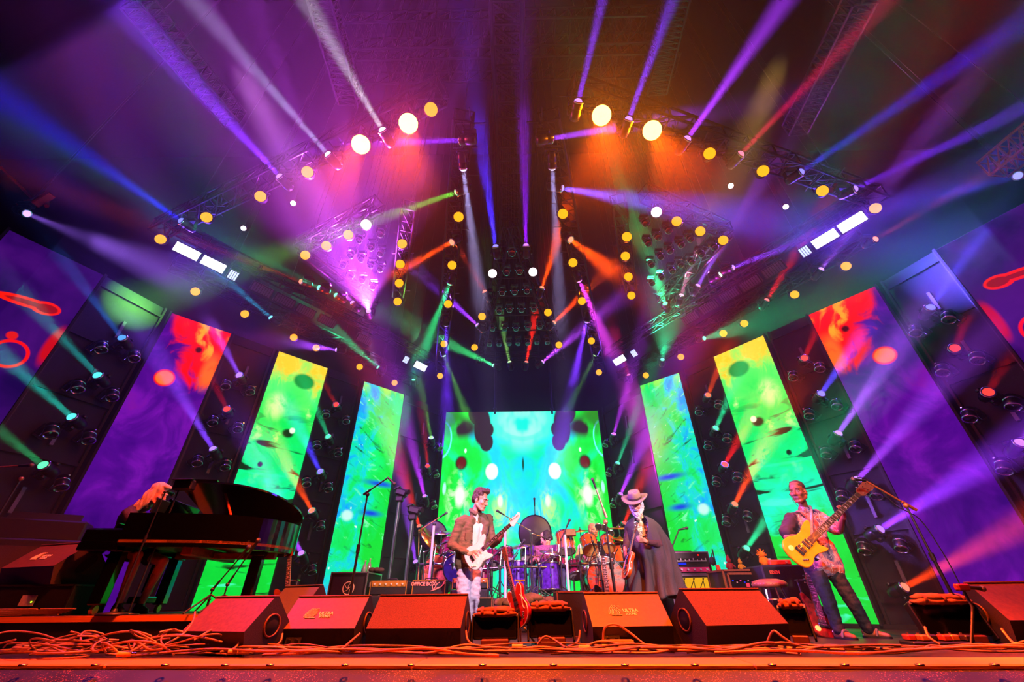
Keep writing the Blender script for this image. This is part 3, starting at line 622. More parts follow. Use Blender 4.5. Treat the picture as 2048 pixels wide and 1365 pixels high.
# ---- blue white strobe panels
STW = emat('strobe_lit', (.86, .88, 1), 5.0); STD = mat('strobe_unlit', (.30, .28, .33), .4, 0, .2, 30); STM = emat('strobe_half', (.75, .8, 1), 1.6)
def strobe(u, v, line, state, label):
    p = atz(u, v, HZ); t = line.normalized(); n = (V3((0, 1.0, .0)) - p); n = (n - t * n.dot(t)).normalized()
    up = t.cross(n).normalized(); q = Matrix((t, -n, -up if up.z < 0 else up)).transposed()
    if q.determinant() < 0: q = Matrix((-t, -n, q.col[2])).transposed()
    wd = .42 if state != 'half' else .17
    r = thing('strobe_panel', label, 'strobe', p, q.to_quaternion(), 'strobe panels along the wing trusses')
    obj('housing', MB().bbox((0, .05, 0), (wd + .03, .1, .23), .012), CAN, r)
    mm = {'lit': STW, 'half': STM, 'off': STD}[state]
    k = 8 if wd > .3 else 4
    for i in range(k): obj('cell', MB().box((-wd / 2 + wd * (i + .5) / k, -.004, 0), (wd / k * (.98 if state == 'lit' else .72), .012, .19)), mm, r)
    qi = q.inverted() if isinstance(q, Quaternion) else q.to_quaternion().inverted()
    for e in (-.1, .1): obj('hanger', MB().tube([(e, .06, 0), V3((e, .06, 0)) + qi @ V3((0, 0, .55))], .01, 5), MET, r)
    if state == 'lit':
        l = bpy.data.lights.new('strobe_light', 'AREA'); l.shape = 'RECTANGLE'; l.size = .4; l.size_y = .18; l.energy = 80; l.color = (.11, .03, 1)
        o = bpy.data.objects.new('strobe_light', l); COL.objects.link(o); o.location = p - q @ V3((0, .03, 0)); o.rotation_mode = 'QUATERNION'; o.rotation_quaternion = V3((0, 0, -1)).rotation_difference(q @ V3((0, -1, 0)))
for sd, L in (('piano', [(374, 503, 'lit'), (427, 529, 'lit'), (466, 551, 'half'), (524, 580, 'off'), (570, 602, 'off'), (612, 623, 'off'), (655, 643, 'off'), (729, 680, 'off'), (812, 720, 'half'), (841, 733, 'lit')]),
              ('bass', [(1704, 445, 'lit'), (1650, 478, 'lit'), (1610, 503, 'half'), (1547, 540, 'off'), (1500, 567, 'off'), (1458, 591, 'off'), (1418, 615, 'off'), (1380, 637, 'off'), (1268, 707, 'half'), (1239, 721, 'lit')])):
    line = atz(L[-1][0], L[-1][1], HZ) - atz(L[0][0], L[0][1], HZ)
    for i, (u, v, stt) in enumerate(L):
        strobe(u, v, line, stt, '%s strobe panel, %s from the outer end of the %s-side wing truss' % ({'lit': 'blazing blue-white', 'half': 'small half-lit', 'off': 'dark unlit'}[stt], ORD(i), sd))

# ---- dark hanging movers of the pods
def arr(L, desc, grp):
    for i, row in enumerate(L):
        for j, (u, v) in enumerate(row):
            p = atz(u, v, HZ + .1)
            lab = 'unlit hanging lamp in the %s, %s row' % (desc, ORD(i)) + ('' if len(row) == 1 else ', %s along' % ORD(j))
            place('unlit', p, (0, -.35, -1), DN, lab, grp)
arr([[(1024, 507)], [(1013, 546), (1039, 544)], [(1004, 587), (1029, 585), (1054, 583)], [(998, 624), (1019, 621), (1043, 621), (1068, 619)], [(985, 659), (1009, 659), (1032, 659), (1056, 657), (1080, 655)],
     [(979, 690), (998, 690), (1018, 688), (1036, 688), (1056, 688), (1074, 686), (1095, 686)]], 'triangular centre pod', 'unlit lamps of the centre pod')
arr([[(1292, 448), (1338, 462), (1358, 448), (1382, 479), (1430, 496)], [(1297, 488), (1317, 476), (1341, 503), (1363, 491), (1404, 510)], [(1304, 531), (1322, 515), (1345, 543), (1362, 531), (1384, 525)], [(1305, 568), (1324, 556)]], 'bass-side wing pod', 'unlit lamps of the bass-side wing pod')
arr([[(760, 469), (717, 481)], [(741, 496), (760, 508), (700, 512)], [(721, 519), (741, 532), (760, 539), (685, 532)], [(700, 553), (723, 562), (745, 575)]], 'piano-side wing pod', 'unlit lamps of the piano-side wing pod')

# ---- trusses
def truss(name, label, a, b, sec=.3, nb=None, mt=None, r0=.024):
    a = V3(a); b = V3(b); L = (b - a).length; d = (b - a).normalized()
    s = d.cross(V3((0, 0, 1))).normalized(); up = s.cross(d); SEGS.append((a.copy(), b.copy(), sec))
    r = thing(name, label, 'truss', (a + b) / 2, Matrix((s, d, up)).transposed().to_quaternion()); mt = mt or TRS
    h = sec / 2; ch = MB().cyl((0, -L / 2, 0), (0, L / 2, 0), r0, n=8).mesh('chord', mt)
    for x in (-h, h):
        for z in (-h, h): o = lk('chord', ch, r); o.location = (x, 0, z)
    nb = nb or max(3, int(L / .5)); st = L / nb
    rg = MB(); 
    for x, z, x2, z2 in ((-h, -h, h, -h), (-h, h, h, h), (-h, -h, -h, h), (h, -h, h, h)): rg.cyl((x, 0, z), (x2, 0, z2), r0 * .6, n=5, caps=False)
    rg = rg.mesh('frame', mt)
    dg = MB()
    for x, z, x2, z2 in ((-h, -h, h, -h), (-h, h, h, h), (-h, -h, -h, h), (h, -h, h, h)): dg.cyl((x, 0, z), (x2, st, z2), r0 * .5, n=5, caps=False)
    dg = dg.mesh('brace', mt)
    qi = Matrix((s, d, up)).transposed().to_quaternion().inverted()
    for e in (-.36, .36):
        p0 = V3((0, e * L, h)); p1 = qi @ (V3((0, 0, 1)) * (21.905 - (a.z + b.z) / 2)) ; obj('hoist_chain', MB().cyl(p0, V3((0, e * L, 0)) + p1, .007, n=4, caps=False), RUB, r)
    for i in range(nb + 1): o = lk('frame', rg, r); o.location = (0, -L / 2 + i * st, 0)
    for i in range(nb): o = lk('brace', dg, r); o.location = (0, -L / 2 + i * st, 0)
    return r
def T(u0, v0, u1, v1, label, z=HZ + .42, sec=.3, **k):
    a = atz(u0, v0, HZ); b = atz(u1, v1, HZ); a.z = b.z = z
    return truss('lighting_truss', label, a, b, sec, **k)
T(300, 488, 880, 212, 'front lighting truss slanting over the piano side with amber lamps')
T(1150, 206, 1775, 424, 'front lighting truss slanting over the bass side with amber lamps')
T(330, 555, 830, 787, 'lighting truss running above the piano-side screens')
T(1745, 505, 1245, 777, 'lighting truss running above the bass-side screens')
T(925, 262, 878, 768, 'ladder truss running upstage on the piano side of centre')
T(1100, 262, 1204, 764, 'ladder truss running upstage on the bass side of centre')
T(340, 487, 860, 743, 'slim truss carrying strobe panels, piano side', sec=.22, z=HZ + .42)
T(1740, 424, 1220, 731, 'slim truss carrying strobe panels, bass side', sec=.22, z=HZ + .42)
for L, ds in (([(590, 520, 750, 440), (812, 440, 792, 615), (596, 522, 742, 632)], 'piano-side'), ([(1296, 415, 1465, 490), (1243, 428, 1266, 602), (1462, 492, 1330, 625)], 'bass-side')):
    for (q, nm) in zip(L, ('outer', 'inner', 'upstage')): T(*q, 'short %s truss of the %s wing pod' % (nm, ds), sec=.26, z=HZ + .42)
T(1014, 478, 958, 745, 'piano-side slanting truss of the triangular centre pod', sec=.2, z=HZ + .42); T(1026, 476, 1124, 738, 'bass-side slanting truss of the triangular centre pod', sec=.2, z=HZ + .42)
T(955, 738, 1130, 732, 'short cross truss at the upstage end of the centre pod', sec=.2, z=HZ + .42)
for i, (v0, u0, u1) in enumerate([(546, 990, 1060), (585, 985, 1078), (621, 975, 1090), (658, 968, 1102), (688, 960, 1115)]):
    a = atz(u0, v0, HZ); b = atz(u1, v0 - 3, HZ); a.z = b.z = HZ + .42
    r = thing('lamp_bar', 'thin lamp bar across the centre pod, %s from the narrow end' % ORD(i), 'lamp bar', (a + b) / 2)
    obj('pipe', MB().cyl(a - (a + b) / 2, b - (a + b) / 2, .022, n=8), MET, r); obj('drop_cable', MB().cyl((0, 0, 0), (0, 0, 21.905 - a.z), .005, n=4, caps=False), RUB, r)
    for e in (a, b): obj('end_clamp', MB().bbox(e - (a + b) / 2, (.06, .07, .08), .01), CAN, r)
# roof trusses high above
a = atz(1012, -60, 10.6); b = atz(1022, 440, 10.6); truss('roof_truss', 'tall roof ladder truss running upstage at the top centre', a, b, .62, 16, r0=.05)
for i, (v0, uu0, uu1) in enumerate([(55, 700, 1345), (128, 690, 1350)]):
    a = atz(uu0, v0 + 8, 11.2); b = atz(uu1, v0 - 8, 11.2); truss('roof_truss', 'roof cross truss high above the stage, %s' % ('nearer of two', 'farther of two')[i], a, b, .5, 22, r0=.03)
for i, (u0, v0, u1, v1, ds) in enumerate([(270, 0, 470, 240, 'outer piano-side'), (1720, 0, 1590, 260, 'outer bass-side'), (640, -20, 700, 200, 'inner piano-side'), (1355, -20, 1310, 180, 'inner bass-side')]):
    truss('roof_truss', 'roof truss slanting over the hall, %s' % ds, atz(u0, v0, 10.6), atz(u1, v1, 10.6), .45, 18, r0=.03)
for i, (u, sd) in enumerate([(990, 'piano side'), (1104, 'bass side')]):
    p = aty(u, 822, 11.5); tp = V3((p.x, 11.5, HZ + .5)); r = thing('hanging_pole', 'pole hanging down to the centre screen, %s' % sd, 'pole', p)
    obj('pipe', MB().cyl((0, 0, -.1), tp - p, .03, n=8), MET, r); obj('hook', MB().lathe([(.03, 0), (.06, .02), (.06, .08), (.03, .1)], 10), MET, r)
# lamps that hang clear of the trusses get a drop cable to the roof, the others a short hanger into the truss
for o, k in OVER:
    k = o.scale[0]
    p = o.location; best = 9
    for a, b, sec in SEGS:
        if abs(a.z - p.z) > 1.2: continue
        t = max(0, min(1, (p - a).dot(b - a) / (b - a).length_squared)); q = a + (b - a) * t; best = min(best, math.hypot(q.x - p.x, q.y - p.y) - sec / 2)
    top = (21.905 if best > -.02 else HZ + .6) - p.z
    if best <= -.02:
        zz = (HZ + .42 - p.z) / k; e = .24 / k; obj('clamp_bar', MB().cyl((-e, 0, zz), (e, 0, zz), .012 / k, n=5).cyl((0, -e, zz), (0, e, zz), .012 / k, n=5), RUB, o)
    if top > 0: obj('drop_cable' if best > -.02 else 'hanger', MB().cyl((0, 0, -.02), (0, 0, top / k), .005 if best > -.02 else .016, n=4, caps=False), RUB, o)
# speaker clusters / rig lamps at the two edges of the picture
def rig_lamp(u, v, u2, v2, lab, mt, s=1.0):
    p = atz(u, v, HZ + .35); r = thing('followspot_rig', lab, 'lamp rig', p, rnd.uniform(-.3, .3)); d = (atz(u2, v2, HZ + .9) - p)
    obj('pole', MB().tube([(0, 0, .1), tuple(d)], .028, 6), mt, r); obj('drop_cable', MB().cyl((0, 0, .1), (0, 0, 21.905 - p.z), .006, n=4, caps=False), RUB, r); obj('arm', MB().tube([(-.3 * s, 0, .02), (-.1 * s, .02, .15), (.15 * s, .1, .12), (.3 * s, .05, -.05)], .035, 6), mt, r)
    obj('bracket', MB().bbox((.18 * s, 0, .1), (.10 * s, .14, .34 * s), .02, R=Matrix.Rotation(.6, 3, 'Y')), mt, r); obj('plate', MB().bbox((-.15 * s, .05, .08), (.3 * s, .1, .05), .01, R=Matrix.Rotation(-.4, 3, 'Y')), mt, r)
REDM = mat('rig_red_lit', (.75, .08, .08), .45, .2); ORM = mat('rig_orange_lit', (.85, .38, .06), .45, .2)  # red and orange stage light put into the colour of the rig metal
rig_lamp(62, 408, 0, 330, 'red-lit lamp bracket on a pole in the top corner past the piano', REDM)
truss('lighting_truss', 'orange-lit truss end in the top corner past the bass player', atz(1985, 340, HZ + .3), atz(2120, 230, HZ + .3), .35, 6, mt=ORM)
# ================================================================= STAGE GEAR
def text(name, s, size, m, parent, M, ext=.002, bold=0.0):
    cu = bpy.data.curves.new(name, 'FONT'); cu.body = s; cu.size = size; cu.extrude = ext; cu.align_x = 'CENTER'; cu.align_y = 'CENTER'; cu.offset = bold; cu.resolution_u = 2
    t = bpy.data.objects.new('tmp', cu); COL.objects.link(t); dg = bpy.context.evaluated_depsgraph_get()
    me = bpy.data.meshes.new_from_object(t.evaluated_get(dg)); bpy.data.objects.remove(t); me.name = name; me.materials.clear(); me.materials.append(m)
    o = lk(name, me, parent); o.matrix_local = M; return o
def chaikin(P, k=2):
    for _ in range(k):
        Q = []
        for i in range(len(P)):
            a, b = P[i], P[(i + 1) % len(P)]
            Q += [(a[0] * .75 + b[0] * .25, a[1] * .75 + b[1] * .25), (a[0] * .25 + b[0] * .75, a[1] * .25 + b[1] * .75)]
        P = Q
    return P
def path(P, n=6):
    """Catmull-Rom through points"""
    P = [V3(p) for p in P]; out = []
    for i in range(len(P) - 1):
        p0 = P[max(i - 1, 0)]; p1 = P[i]; p2 = P[i + 1]; p3 = P[min(i + 2, len(P) - 1)]
        for j in range(n):
            t = j / n; out.append(.5 * ((2 * p1) + (p2 - p0) * t + (2 * p0 - 5 * p1 + 4 * p2 - p3) * t * t + (3 * p1 - p0 - 3 * p2 + p3) * t ** 3))
    out.append(P[-1]); return out
RX = lambda a: Matrix.Rotation(a, 4, 'X'); RY = lambda a: Matrix.Rotation(a, 4, 'Y'); RZ = lambda a: Matrix.Rotation(a, 4, 'Z'); TR = Matrix.Translation
CARP = mat('speaker_carpet', (.33, .19, .10), .85, 0, .5, 160, .45)
WOODB = mat('speaker_paint_warmed', (.38, .22, .10), .5, 0, .15, 30, .2)  # black cabinet colour warmed towards the orange flood light
SPKD = mat('speaker_face_shaded', (.05, .045, .045), .6, 0, .1, 60)  # shade of the undercut lower face put into the colour
GRIL = mat('black_grille', (.05, .05, .055), .5, .3, .5, 200)
ALU = mat('aluminium_edge', (.75, .74, .76), .3, .9, 0, 40, .05)
LOGO = mat('worn_print', (.95, .85, .6), .6, 0, 0, 90, .3)
COLD = mat('port_dark', (.015, .015, .015), .9)
SIDE_ = mat('speaker_side_shaded', (.14, .08, .06), .7, 0, .3, 120, .3)  # end panels coloured darker to stand for their shade
# ---- floor monitors
def wedge(label, P, Q, m, logo=None, hole=None, zs=1.0, dp=.66, plate=True, base=0.0, slot=False):
    """P,Q: floor points of the two lower corners facing the house"""
    P = V3(P); Q = V3(Q); P.z = Q.z = base; d = (Q - P).normalized(); L = (Q - P).length
    r = thing('floor_monitor', label, 'speaker', (P + Q) / 2, math.atan2(d.y, d.x))
    pr = [(.05, 0), (.0, .185 * zs), (.25, .45 * zs), (.30, .465 * zs), (dp, .10 * zs), (dp - .02, 0)]
    mb = MB(); n = len(pr); h = L / 2
    mb.m = 3; mb.add([(-h, y, z) for y, z in pr] + [(h, y, z) for y, z in pr], [tuple(range(n)), tuple(range(n, 2 * n))[::-1]])
    k = mb.add([(-h, y, z) for y, z in pr] + [(h, y, z) for y, z in pr], [])
    o = len(mb.v) - 2 * n
    for i in range(n):
        mb.m = 1 if i in (0, 5) else (2 if i == 3 else 0)
        mb.f.append((o + i, o + n + i, o + n + (i + 1) % n, o + (i + 1) % n)); mb.sm.append(False); mb.mi.append(mb.m)
    obj('cabinet', mb, [m, SPKD, GRIL, SIDE_], r)
    obj('top_lip', MB().bbox((0, .275, .463 * zs), (L + .005, .06, .016), .005), m, r)
    for s in (-1, 1):
        c = (s * (h + .001), .3, .22 * zs)
        if slot: obj('side_handle', MB().prism(chaikin([(-.05, -.11), (.05, -.11), (.05, .11), (-.05, .11)], 2), .012, TR(c) @ RY(PI / 2) @ RZ(.9)), COLD, r)
        else:
            obj('side_port', MB().lathe([(.001, .004), (.085, .004), (.087, .0)], 18, TR(c) @ RY(s * PI / 2)), COLD, r)
            obj('port_ring', MB().lathe([(.083, .002), (.086, .012), (.098, .012), (.1, 0)], 18, TR(c) @ RY(s * PI / 2)), m, r)
    if plate:
        obj('connector_plate', MB().bbox((-h * .55, .018, .08), (.16, .02, .1), .004, R=Matrix.Rotation(-.26, 3, 'X')), GRIL, r)
        for x in (-.04, .04): obj('socket', MB().cyl((-h * .55 + x, .012, .085), (-h * .55 + x, -.006, .085), .018, n=10), MET, r)
    if logo:
        a = math.atan2(.265 * zs, .25); M0 = TR((logo, .125 - .002, .3175 * zs + .002)) @ RX(a)
        g = MB()
        for i in range(8):
            rr = .025 + .014 * i
            pts = [V3((-.01 + .06 - rr * math.cos(t), -.055 + rr * math.sin(t), .002)) for t in [PI / 2 * j / 8 for j in range(9)]]
            pts = [p for p in pts if p.x > -.075 and p.y < .05]
            if len(pts) > 1: g.tube(pts, .0035, 4)
        g.box((-.0, -.065, .002), (.11, .005, .004))
        o = obj('emblem', g, LOGO, r); o.matrix_local = M0 @ TR((-.07, 0, 0))
        text('lettering', 'ULTRA', .05, LOGO, r, M0 @ TR((.08, -.015, .001)), bold=.001); text('lettering', 'SOUND', .034, LOGO, r, M0 @ TR((.08, -.052, .001)), bold=.001)
    return r
wedge('floor monitor with carpet cover in front of the guitarist in jeans', atz(725, 1306, 0), atz(919, 1306, 0), CARP, plate=False)
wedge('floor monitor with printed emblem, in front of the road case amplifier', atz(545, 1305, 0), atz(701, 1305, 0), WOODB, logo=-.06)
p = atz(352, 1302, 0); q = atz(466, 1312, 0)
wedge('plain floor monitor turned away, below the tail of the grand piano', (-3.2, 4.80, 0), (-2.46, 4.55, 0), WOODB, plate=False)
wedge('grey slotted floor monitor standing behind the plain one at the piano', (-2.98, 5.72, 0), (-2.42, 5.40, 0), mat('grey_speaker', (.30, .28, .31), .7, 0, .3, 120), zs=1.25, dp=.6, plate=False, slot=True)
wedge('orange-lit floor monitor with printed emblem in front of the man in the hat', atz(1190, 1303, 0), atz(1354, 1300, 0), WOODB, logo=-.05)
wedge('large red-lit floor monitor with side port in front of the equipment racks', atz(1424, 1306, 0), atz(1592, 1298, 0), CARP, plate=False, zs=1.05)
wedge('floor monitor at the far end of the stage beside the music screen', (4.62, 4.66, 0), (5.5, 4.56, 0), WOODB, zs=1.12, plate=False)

# ---- generic boxes
def edged(r, w_, d_, h_, m, em=ALU, t=.018, c=(0, 0, 0)):
    """edge extrusions of a road case, each its own part"""
    cx, cy_, cz = c
    for x in (-1, 1):
        for y in (-1, 1): obj('corner_rail', MB().box((cx + x * w_ / 2, cy_ + y * d_ / 2, cz + h_ / 2), (t, t, h_ + t)), em, r)
        for z in (0, 1): obj('side_rail', MB().box((cx + x * w_ / 2, cy_, cz + z * h_), (t, d_, t)), em, r)
    for y in (-1, 1):
        for z in (0, 1): obj('front_rail', MB().box((cx, cy_ + y * d_ / 2, cz + z * h_), (w_, t, t)), em, r)
def span(u0, u1, v, y): a = aty(u0, v, y); b = aty(u1, v, y); return (a.x + b.x) / 2, abs(b.x - a.x), (a.z + b.z) / 2
def boxthing(name, label, cat, u0, u1, vt, y, d_, z0=0.0, m=None, rails=True, yaw=0.0, em=ALU, group=None):
    x, w_, zt = span(u0, u1, vt, y); r = thing(name, label, cat, (x, y + d_ / 2, z0), yaw, group); h_ = zt - z0
    obj('body', MB().bbox((0, 0, h_ / 2), (w_, d_, h_), .012), m or BLK, r)
    if rails: edged(r, w_, d_, h_, m, em)
    return r, w_, h_, d_
TOLEX = mat('black_tolex', (.08, .08, .08), .7, 0, .4, 200); GOLD = mat('gold_panel', (.85, .62, .25), .3, .6, .05, 30); KNB = mat('cream_knob', (.8, .75, .65), .4)
# road case with ring emblem
r, w_, h_, d_ = boxthing('road_case', 'tall road case speaker with ring emblem beside the microphone stand', 'road case', 664, 736, 1146, 7.2, .75)
obj('grille_cloth', MB().box((0, -d_ / 2 - .004, h_ * .5), (w_ * .86, .01, h_ * .86)), mat('grille_cloth', (.10, .11, .09), .85, 0, .5, 300), r)
e = MB()
e.lathe([(.075, 0), (.08, .004), (.088, .004), (.09, 0)], 24, TR((0.02, -d_ / 2 - .012, h_ * .74)) @ RX(PI / 2))
for i in range(5): a = 2 * PI * i / 5; e.tube([(.02 + .07 * math.cos(a), -d_ / 2 - .013, h_ * .74 + .07 * math.sin(a)), (.02 + .03 * math.cos(a + .5), -d_ / 2 - .013, h_ * .74 + .03 * math.sin(a + .5)), (.02, -d_ / 2 - .013, h_ * .74)], .004, 4)
obj('emblem', e, LOGO, r)
for s in (-.2, .2): obj('latch', MB().bbox((w_ / 2 + .008, s, h_ * .8), (.015, .08, .07), .005), ALU, r)
caseA = r
for i, (u, hh) in enumerate([(728, .16), (735, .19), (722, .1)]):
    p = aty(u, 1144, 7.45); t = thing('drink_bottle', ['clear bottle on the road case, middle of three', 'tallest clear bottle on the road case', 'short dark bottle on the road case'][i], 'bottle', (p.x, 7.45 + .05 * i, h_ + .009))
    obj('glass', MB().lathe([(.001, 0), (.03, 0), (.032, .01), (.032, hh * .6), (.012, hh * .8), (.012, hh)], 12), mat('bottle_glass', (.55, .6, .5), .1, 0, 0, 10, .1, .8), t); obj('cap', MB().cyl((0, 0, hh), (0, 0, hh + .015), .014, n=10), KNB, t)
p = aty(752, 1140, 7.5); t = thing('cloth_bundle', 'crumpled dark towel on the back of the road case', 'towel', (p.x + .02, 7.55, h_ + .01))
mb = MB()
for i in range(7): mb.ball((rnd.uniform(-.09, .09), rnd.uniform(-.08, .08), .03 + rnd.uniform(0, .03)), (.06, .05, .035), 8, 6)
obj('fold', mb, mat('dark_towel', (.28, .2, .14), .9, 0, .4, 60), t)
# amplifier heads and cabinets
def amp(label, u0, u1, vt, vb, y, d_, z0, panel, name='amplifier', knobs=6, stack=True, piping=GOLD, frac=(.55, .92)):
    x, w_, zt = span(u0, u1, vt, y); _, _, zb = span(u0, u1, vb, y); r = thing(name, label, 'amplifier', (x, y + d_ / 2, z0)); hh = zt - zb; zb -= z0; zt -= z0; f = -d_ / 2
    obj('head_cabinet', MB().bbox((0, 0, (zt + zb) / 2), (w_, d_, hh), .015), TOLEX, r)
    obj('panel', MB().bbox((0, f - .004, zb + hh * (frac[0] + frac[1]) / 2), (w_ * .92, .014, hh * (frac[1] - frac[0])), .004), panel, r)
    obj('piping', MB().box((0, f - .004, zt - .008), (w_, .012, .014)).box((-w_ / 2 + .006, f - .004, (zb + zt) / 2), (.01, .012, hh)).box((w_ / 2 - .006, f - .004, (zb + zt) / 2), (.01, .012, hh)), piping, r)
    obj('grille', MB().box((0, f - .002, zb + hh * frac[0] * .5), (w_ * .9, .008, hh * frac[0] * .85)), GRIL, r)
    kn = MB().lathe([(.001, .02), (.012, .02), (.014, .0)], 10, RX(PI / 2)).mesh('knob', KNB)
    for i in range(knobs): o = lk('knob', kn, r); o.location = (-w_ * .38 + w_ * .76 * i / max(1, knobs - 1), f - .012, zb + hh * (frac[0] + frac[1]) / 2)
    obj('handle', MB().tube([(-.1, 0, zt), (-.08, 0, zt + .025), (.08, 0, zt + .025), (.1, 0, zt)], .01, 6), RUB, r)
    if stack and zb > .02:
        obj('speaker_cabinet', MB().bbox((0, .02, zb / 2 - .004), (w_ * 1.02, d_ + .06, zb - .012), .015), TOLEX, r); obj('speaker_grille', MB().box((0, f - .015, zb / 2), (w_ * .92, .012, zb * .85)), GRIL, r)
    return r, w_, zb, zt, f
amp('amplifier head with a gold control panel beside the road case', 742, 815, 1162, 1190, 7.15, .3, 0, GOLD)
r, w_, zb, zt, f = amp('black amplifier lettered in pale paint beside the guitarist in jeans', 826, 892, 1160, 1190, 7.1, .32, 0, TOLEX, knobs=0, frac=(.93, .95))
PNT = mat('pink_paint', (.95, .55, .45), .6)
text('lettering', 'OFFICE BOX', .066, PNT, r, TR((-w_ * .17, f - .012, zb + (zt - zb) * .7)) @ RX(PI / 2), bold=.002)
sc_ = MB(); bx, bz = w_ * .13, zb + (zt - zb) * .55
sc_.tube(path([V3((bx, f - .014, bz - .04)), V3((bx - .02, f - .014, bz + .05)), V3((bx + .03, f - .014, bz + .06)), V3((bx + .04, f - .014, bz)), V3((bx, f - .014, bz - .05)), V3((bx + .07, f - .014, bz - .02)), V3((bx + .12, f - .014, bz - .01)), V3((bx + .16, f - .014, bz + .05)), V3((bx + .18, f - .014, bz + .075))]), .006, 5)
sc_.tube(path([V3((bx - .03, f - .014, bz - .06)), V3((bx + .05, f - .014, bz - .04)), V3((bx + .13, f - .014, bz + .0)), V3((bx + .17, f - .014, bz + .04))]), .005, 5).tube([(bx + .05, f - .014, bz + .02), (bx + .09, f - .014, bz + .05)], .005, 5)
obj('signature', sc_, PNT, r)
amp('small amplifier on a case behind the legs of the guitarist in jeans', 905, 976, 1157, 1178, 7.4, .3, 0, mat('amber_panel', (.7, .35, .15), .4), knobs=4)
r, w_, h_, d_ = boxthing('road_case', 'low road case behind the knees of the guitarist in jeans', 'road case', 912, 984, 1197, 6.95, .35, em=mat('brown_edge', (.45, .28, .2), .5))
r, w_, h_, d_ = boxthing('road_case', 'plain dark case in front of the drums, left of the emblem monitor'.replace('left of', 'beside'), 'road case', 1114, 1206, 1184, 6.55, .5, em=mat('brown_edge', (.45, .28, .2), .5), m=mat('dark_blue_case', (.07, .06, .10), .6, 0, .2, 90))
# racks on the right
PINKP = emat('pink_display', (1, .2, .6), .8); BLUP = emat('blue_display', (.1, .2, 1), .9); YELP = emat('yellow_grille_glow', (1, .72, .12), .9); SILP = mat('silver_panel', (.85, .82, .88), .3, .5)
x, w_, zt = span(1326, 1408, 1105, 7.9); r = thing('amplifier_rack', 'tall amplifier rack with pink and white panels behind the man in the hat', 'rack', (x + .1, 8.15, 0)); f = -.25
x2, w2, z2 = span(1326, 1420, 1150, 7.9)
obj('cabinet', MB().bbox((0, 0, z2 / 2), (w2 * 1.06, .5, z2), .012), TOLEX, r); obj('rack_case', MB().bbox((-.03, 0, (zt + z2) / 2), (w_, .45, zt - z2), .012), TOLEX, r)
edged(r, w_, .45, zt - z2 - .01, None, mat('violet_rail', (.5, .4, .5), .4, .5), .014, (-.03, 0, z2 + .01)); edged(r, w2 * 1.06, .5, z2 - .01, None, mat('violet_rail', (.5, .4, .5), .4, .5), .016)
H = zt - z2
obj('rack_unit', MB().box((-.03, f + .018, z2 + H * .84), (w_ * .9, .02, H * .26)), mat('rack_dark', (.12, .05, .10), .4), r)
obj('rack_unit', MB().box((-.03, f + .018, z2 + H * .22), (w_ * .9, .02, H * .2)), mat('rack_magenta', (.8, .15, .45), .4), r)
obj('display', MB().box((-w_ * .28, f + .012, z2 + H * .48), (w_ * .3, .012, H * .1)), BLUP, r); obj('fader_strip', MB().box((-.03, f + .012, z2 + H * .6), (w_ * .84, .012, H * .04)), SILP, r)
for i in range(9): obj('fader', MB().box((-.03 - w_ * .4 + w_ * .8 * i / 8, f + .004, z2 + H * (.62 + .03 * (i % 3))), (.012, .02, .03)), SILP, r)
for i in range(6): obj('knob', MB().cyl((-.03 - w_ * .38 + w_ * .76 * i / 5, f + .005, z2 + H * .22), (-.03 - w_ * .38 + w_ * .76 * i / 5, f - .015, z2 + H * .22), .016, n=10), SILP, r)
obj('red_lamp', MB().ball((w_ * .2, f + .004, z2 + H * .86), .012, 8, 6), emat('red_pilot', (1, .1, .02), 2), r)
yb = z2 * .62; g = MB().box((-w2 * .05, f - .004, z2 * .83), (w2 * .62, .012, z2 * .22)); obj('glowing_grille', g, YELP, r)
br = MB()
for i in range(6): br.tube([(-w2 * .34 + i * w2 * .1, f - .014, z2 * .73), (-w2 * .28 + i * w2 * .1 + .05 * (-1) ** i, f - .014, z2 * .93)], .006, 4)
obj('grille_bars', br, TOLEX, r)
obj('amp_panel', MB().bbox((0, f - .008, z2 * .60), (w2 * .94, .02, z2 * .11), .004), SILP, r)
kn = MB().cyl((0, 0, 0), (0, -.02, 0), .012, n=8).mesh('knob', RUB)
for i in range(14): o = lk('knob', kn, r); o.location = (-w2 * .43 + w2 * .86 * i / 13, f - .016, z2 * .6)
obj('lower_grille', MB().box((0, f - .004, z2 * .35), (w2 * .9, .012, z2 * .3)), GRIL, r); obj('shelf_edge', MB().box((0, f - .008, z2 * .15), (w2 * 1.0, .02, z2 * .05)), mat('grey_shelf', (.55, .52, .56), .4), r)
obj('rack_top', MB().bbox((-.05, 0, zt + .02), (.3, .2, .03), .008), RUB, r)
x, w_, zt = span(1440, 1524, 1141, 7.3); r = thing('amplifier_rack', 'open road case rack with blue-lit units beside the bar stool', 'rack', (x + .04, 7.6, 0)); f = -.3
obj('case', MB().bbox((0, .02, zt / 2), (w_, .56, zt), .012), mat('rack_plum', (.16, .08, .13), .6, 0, .2, 80), r); edged(r, w_, .58, zt, None, mat('copper_rail', (.72, .45, .35), .35, .7), .026)
fr = MB(); fw, fh = w_ * .82, zt * .56
for s in (-1, 1): fr.box((s * fw / 2, f - .006, zt * .66), (.03, .02, fh)); fr.box((0, f - .006, zt * .66 + s * fh / 2), (fw, .02, .03))
obj('rack_frame', fr, mat('copper_rail', (.72, .45, .35), .35, .7), r)
for i in range(4): obj('rack_unit', MB().box((0, f + .01 - .006, zt * .66 - fh * .42 + fh * .28 * i), (fw * .94, .02, fh * .24)), mat('rack_black', (.05, .05, .07), .3), r)
obj('blue_lamp', MB().ball((fw * .28, f - .015, zt * .62), .017, 8, 6), emat('blue_pilot', (.15, .3, 1), 6), r)
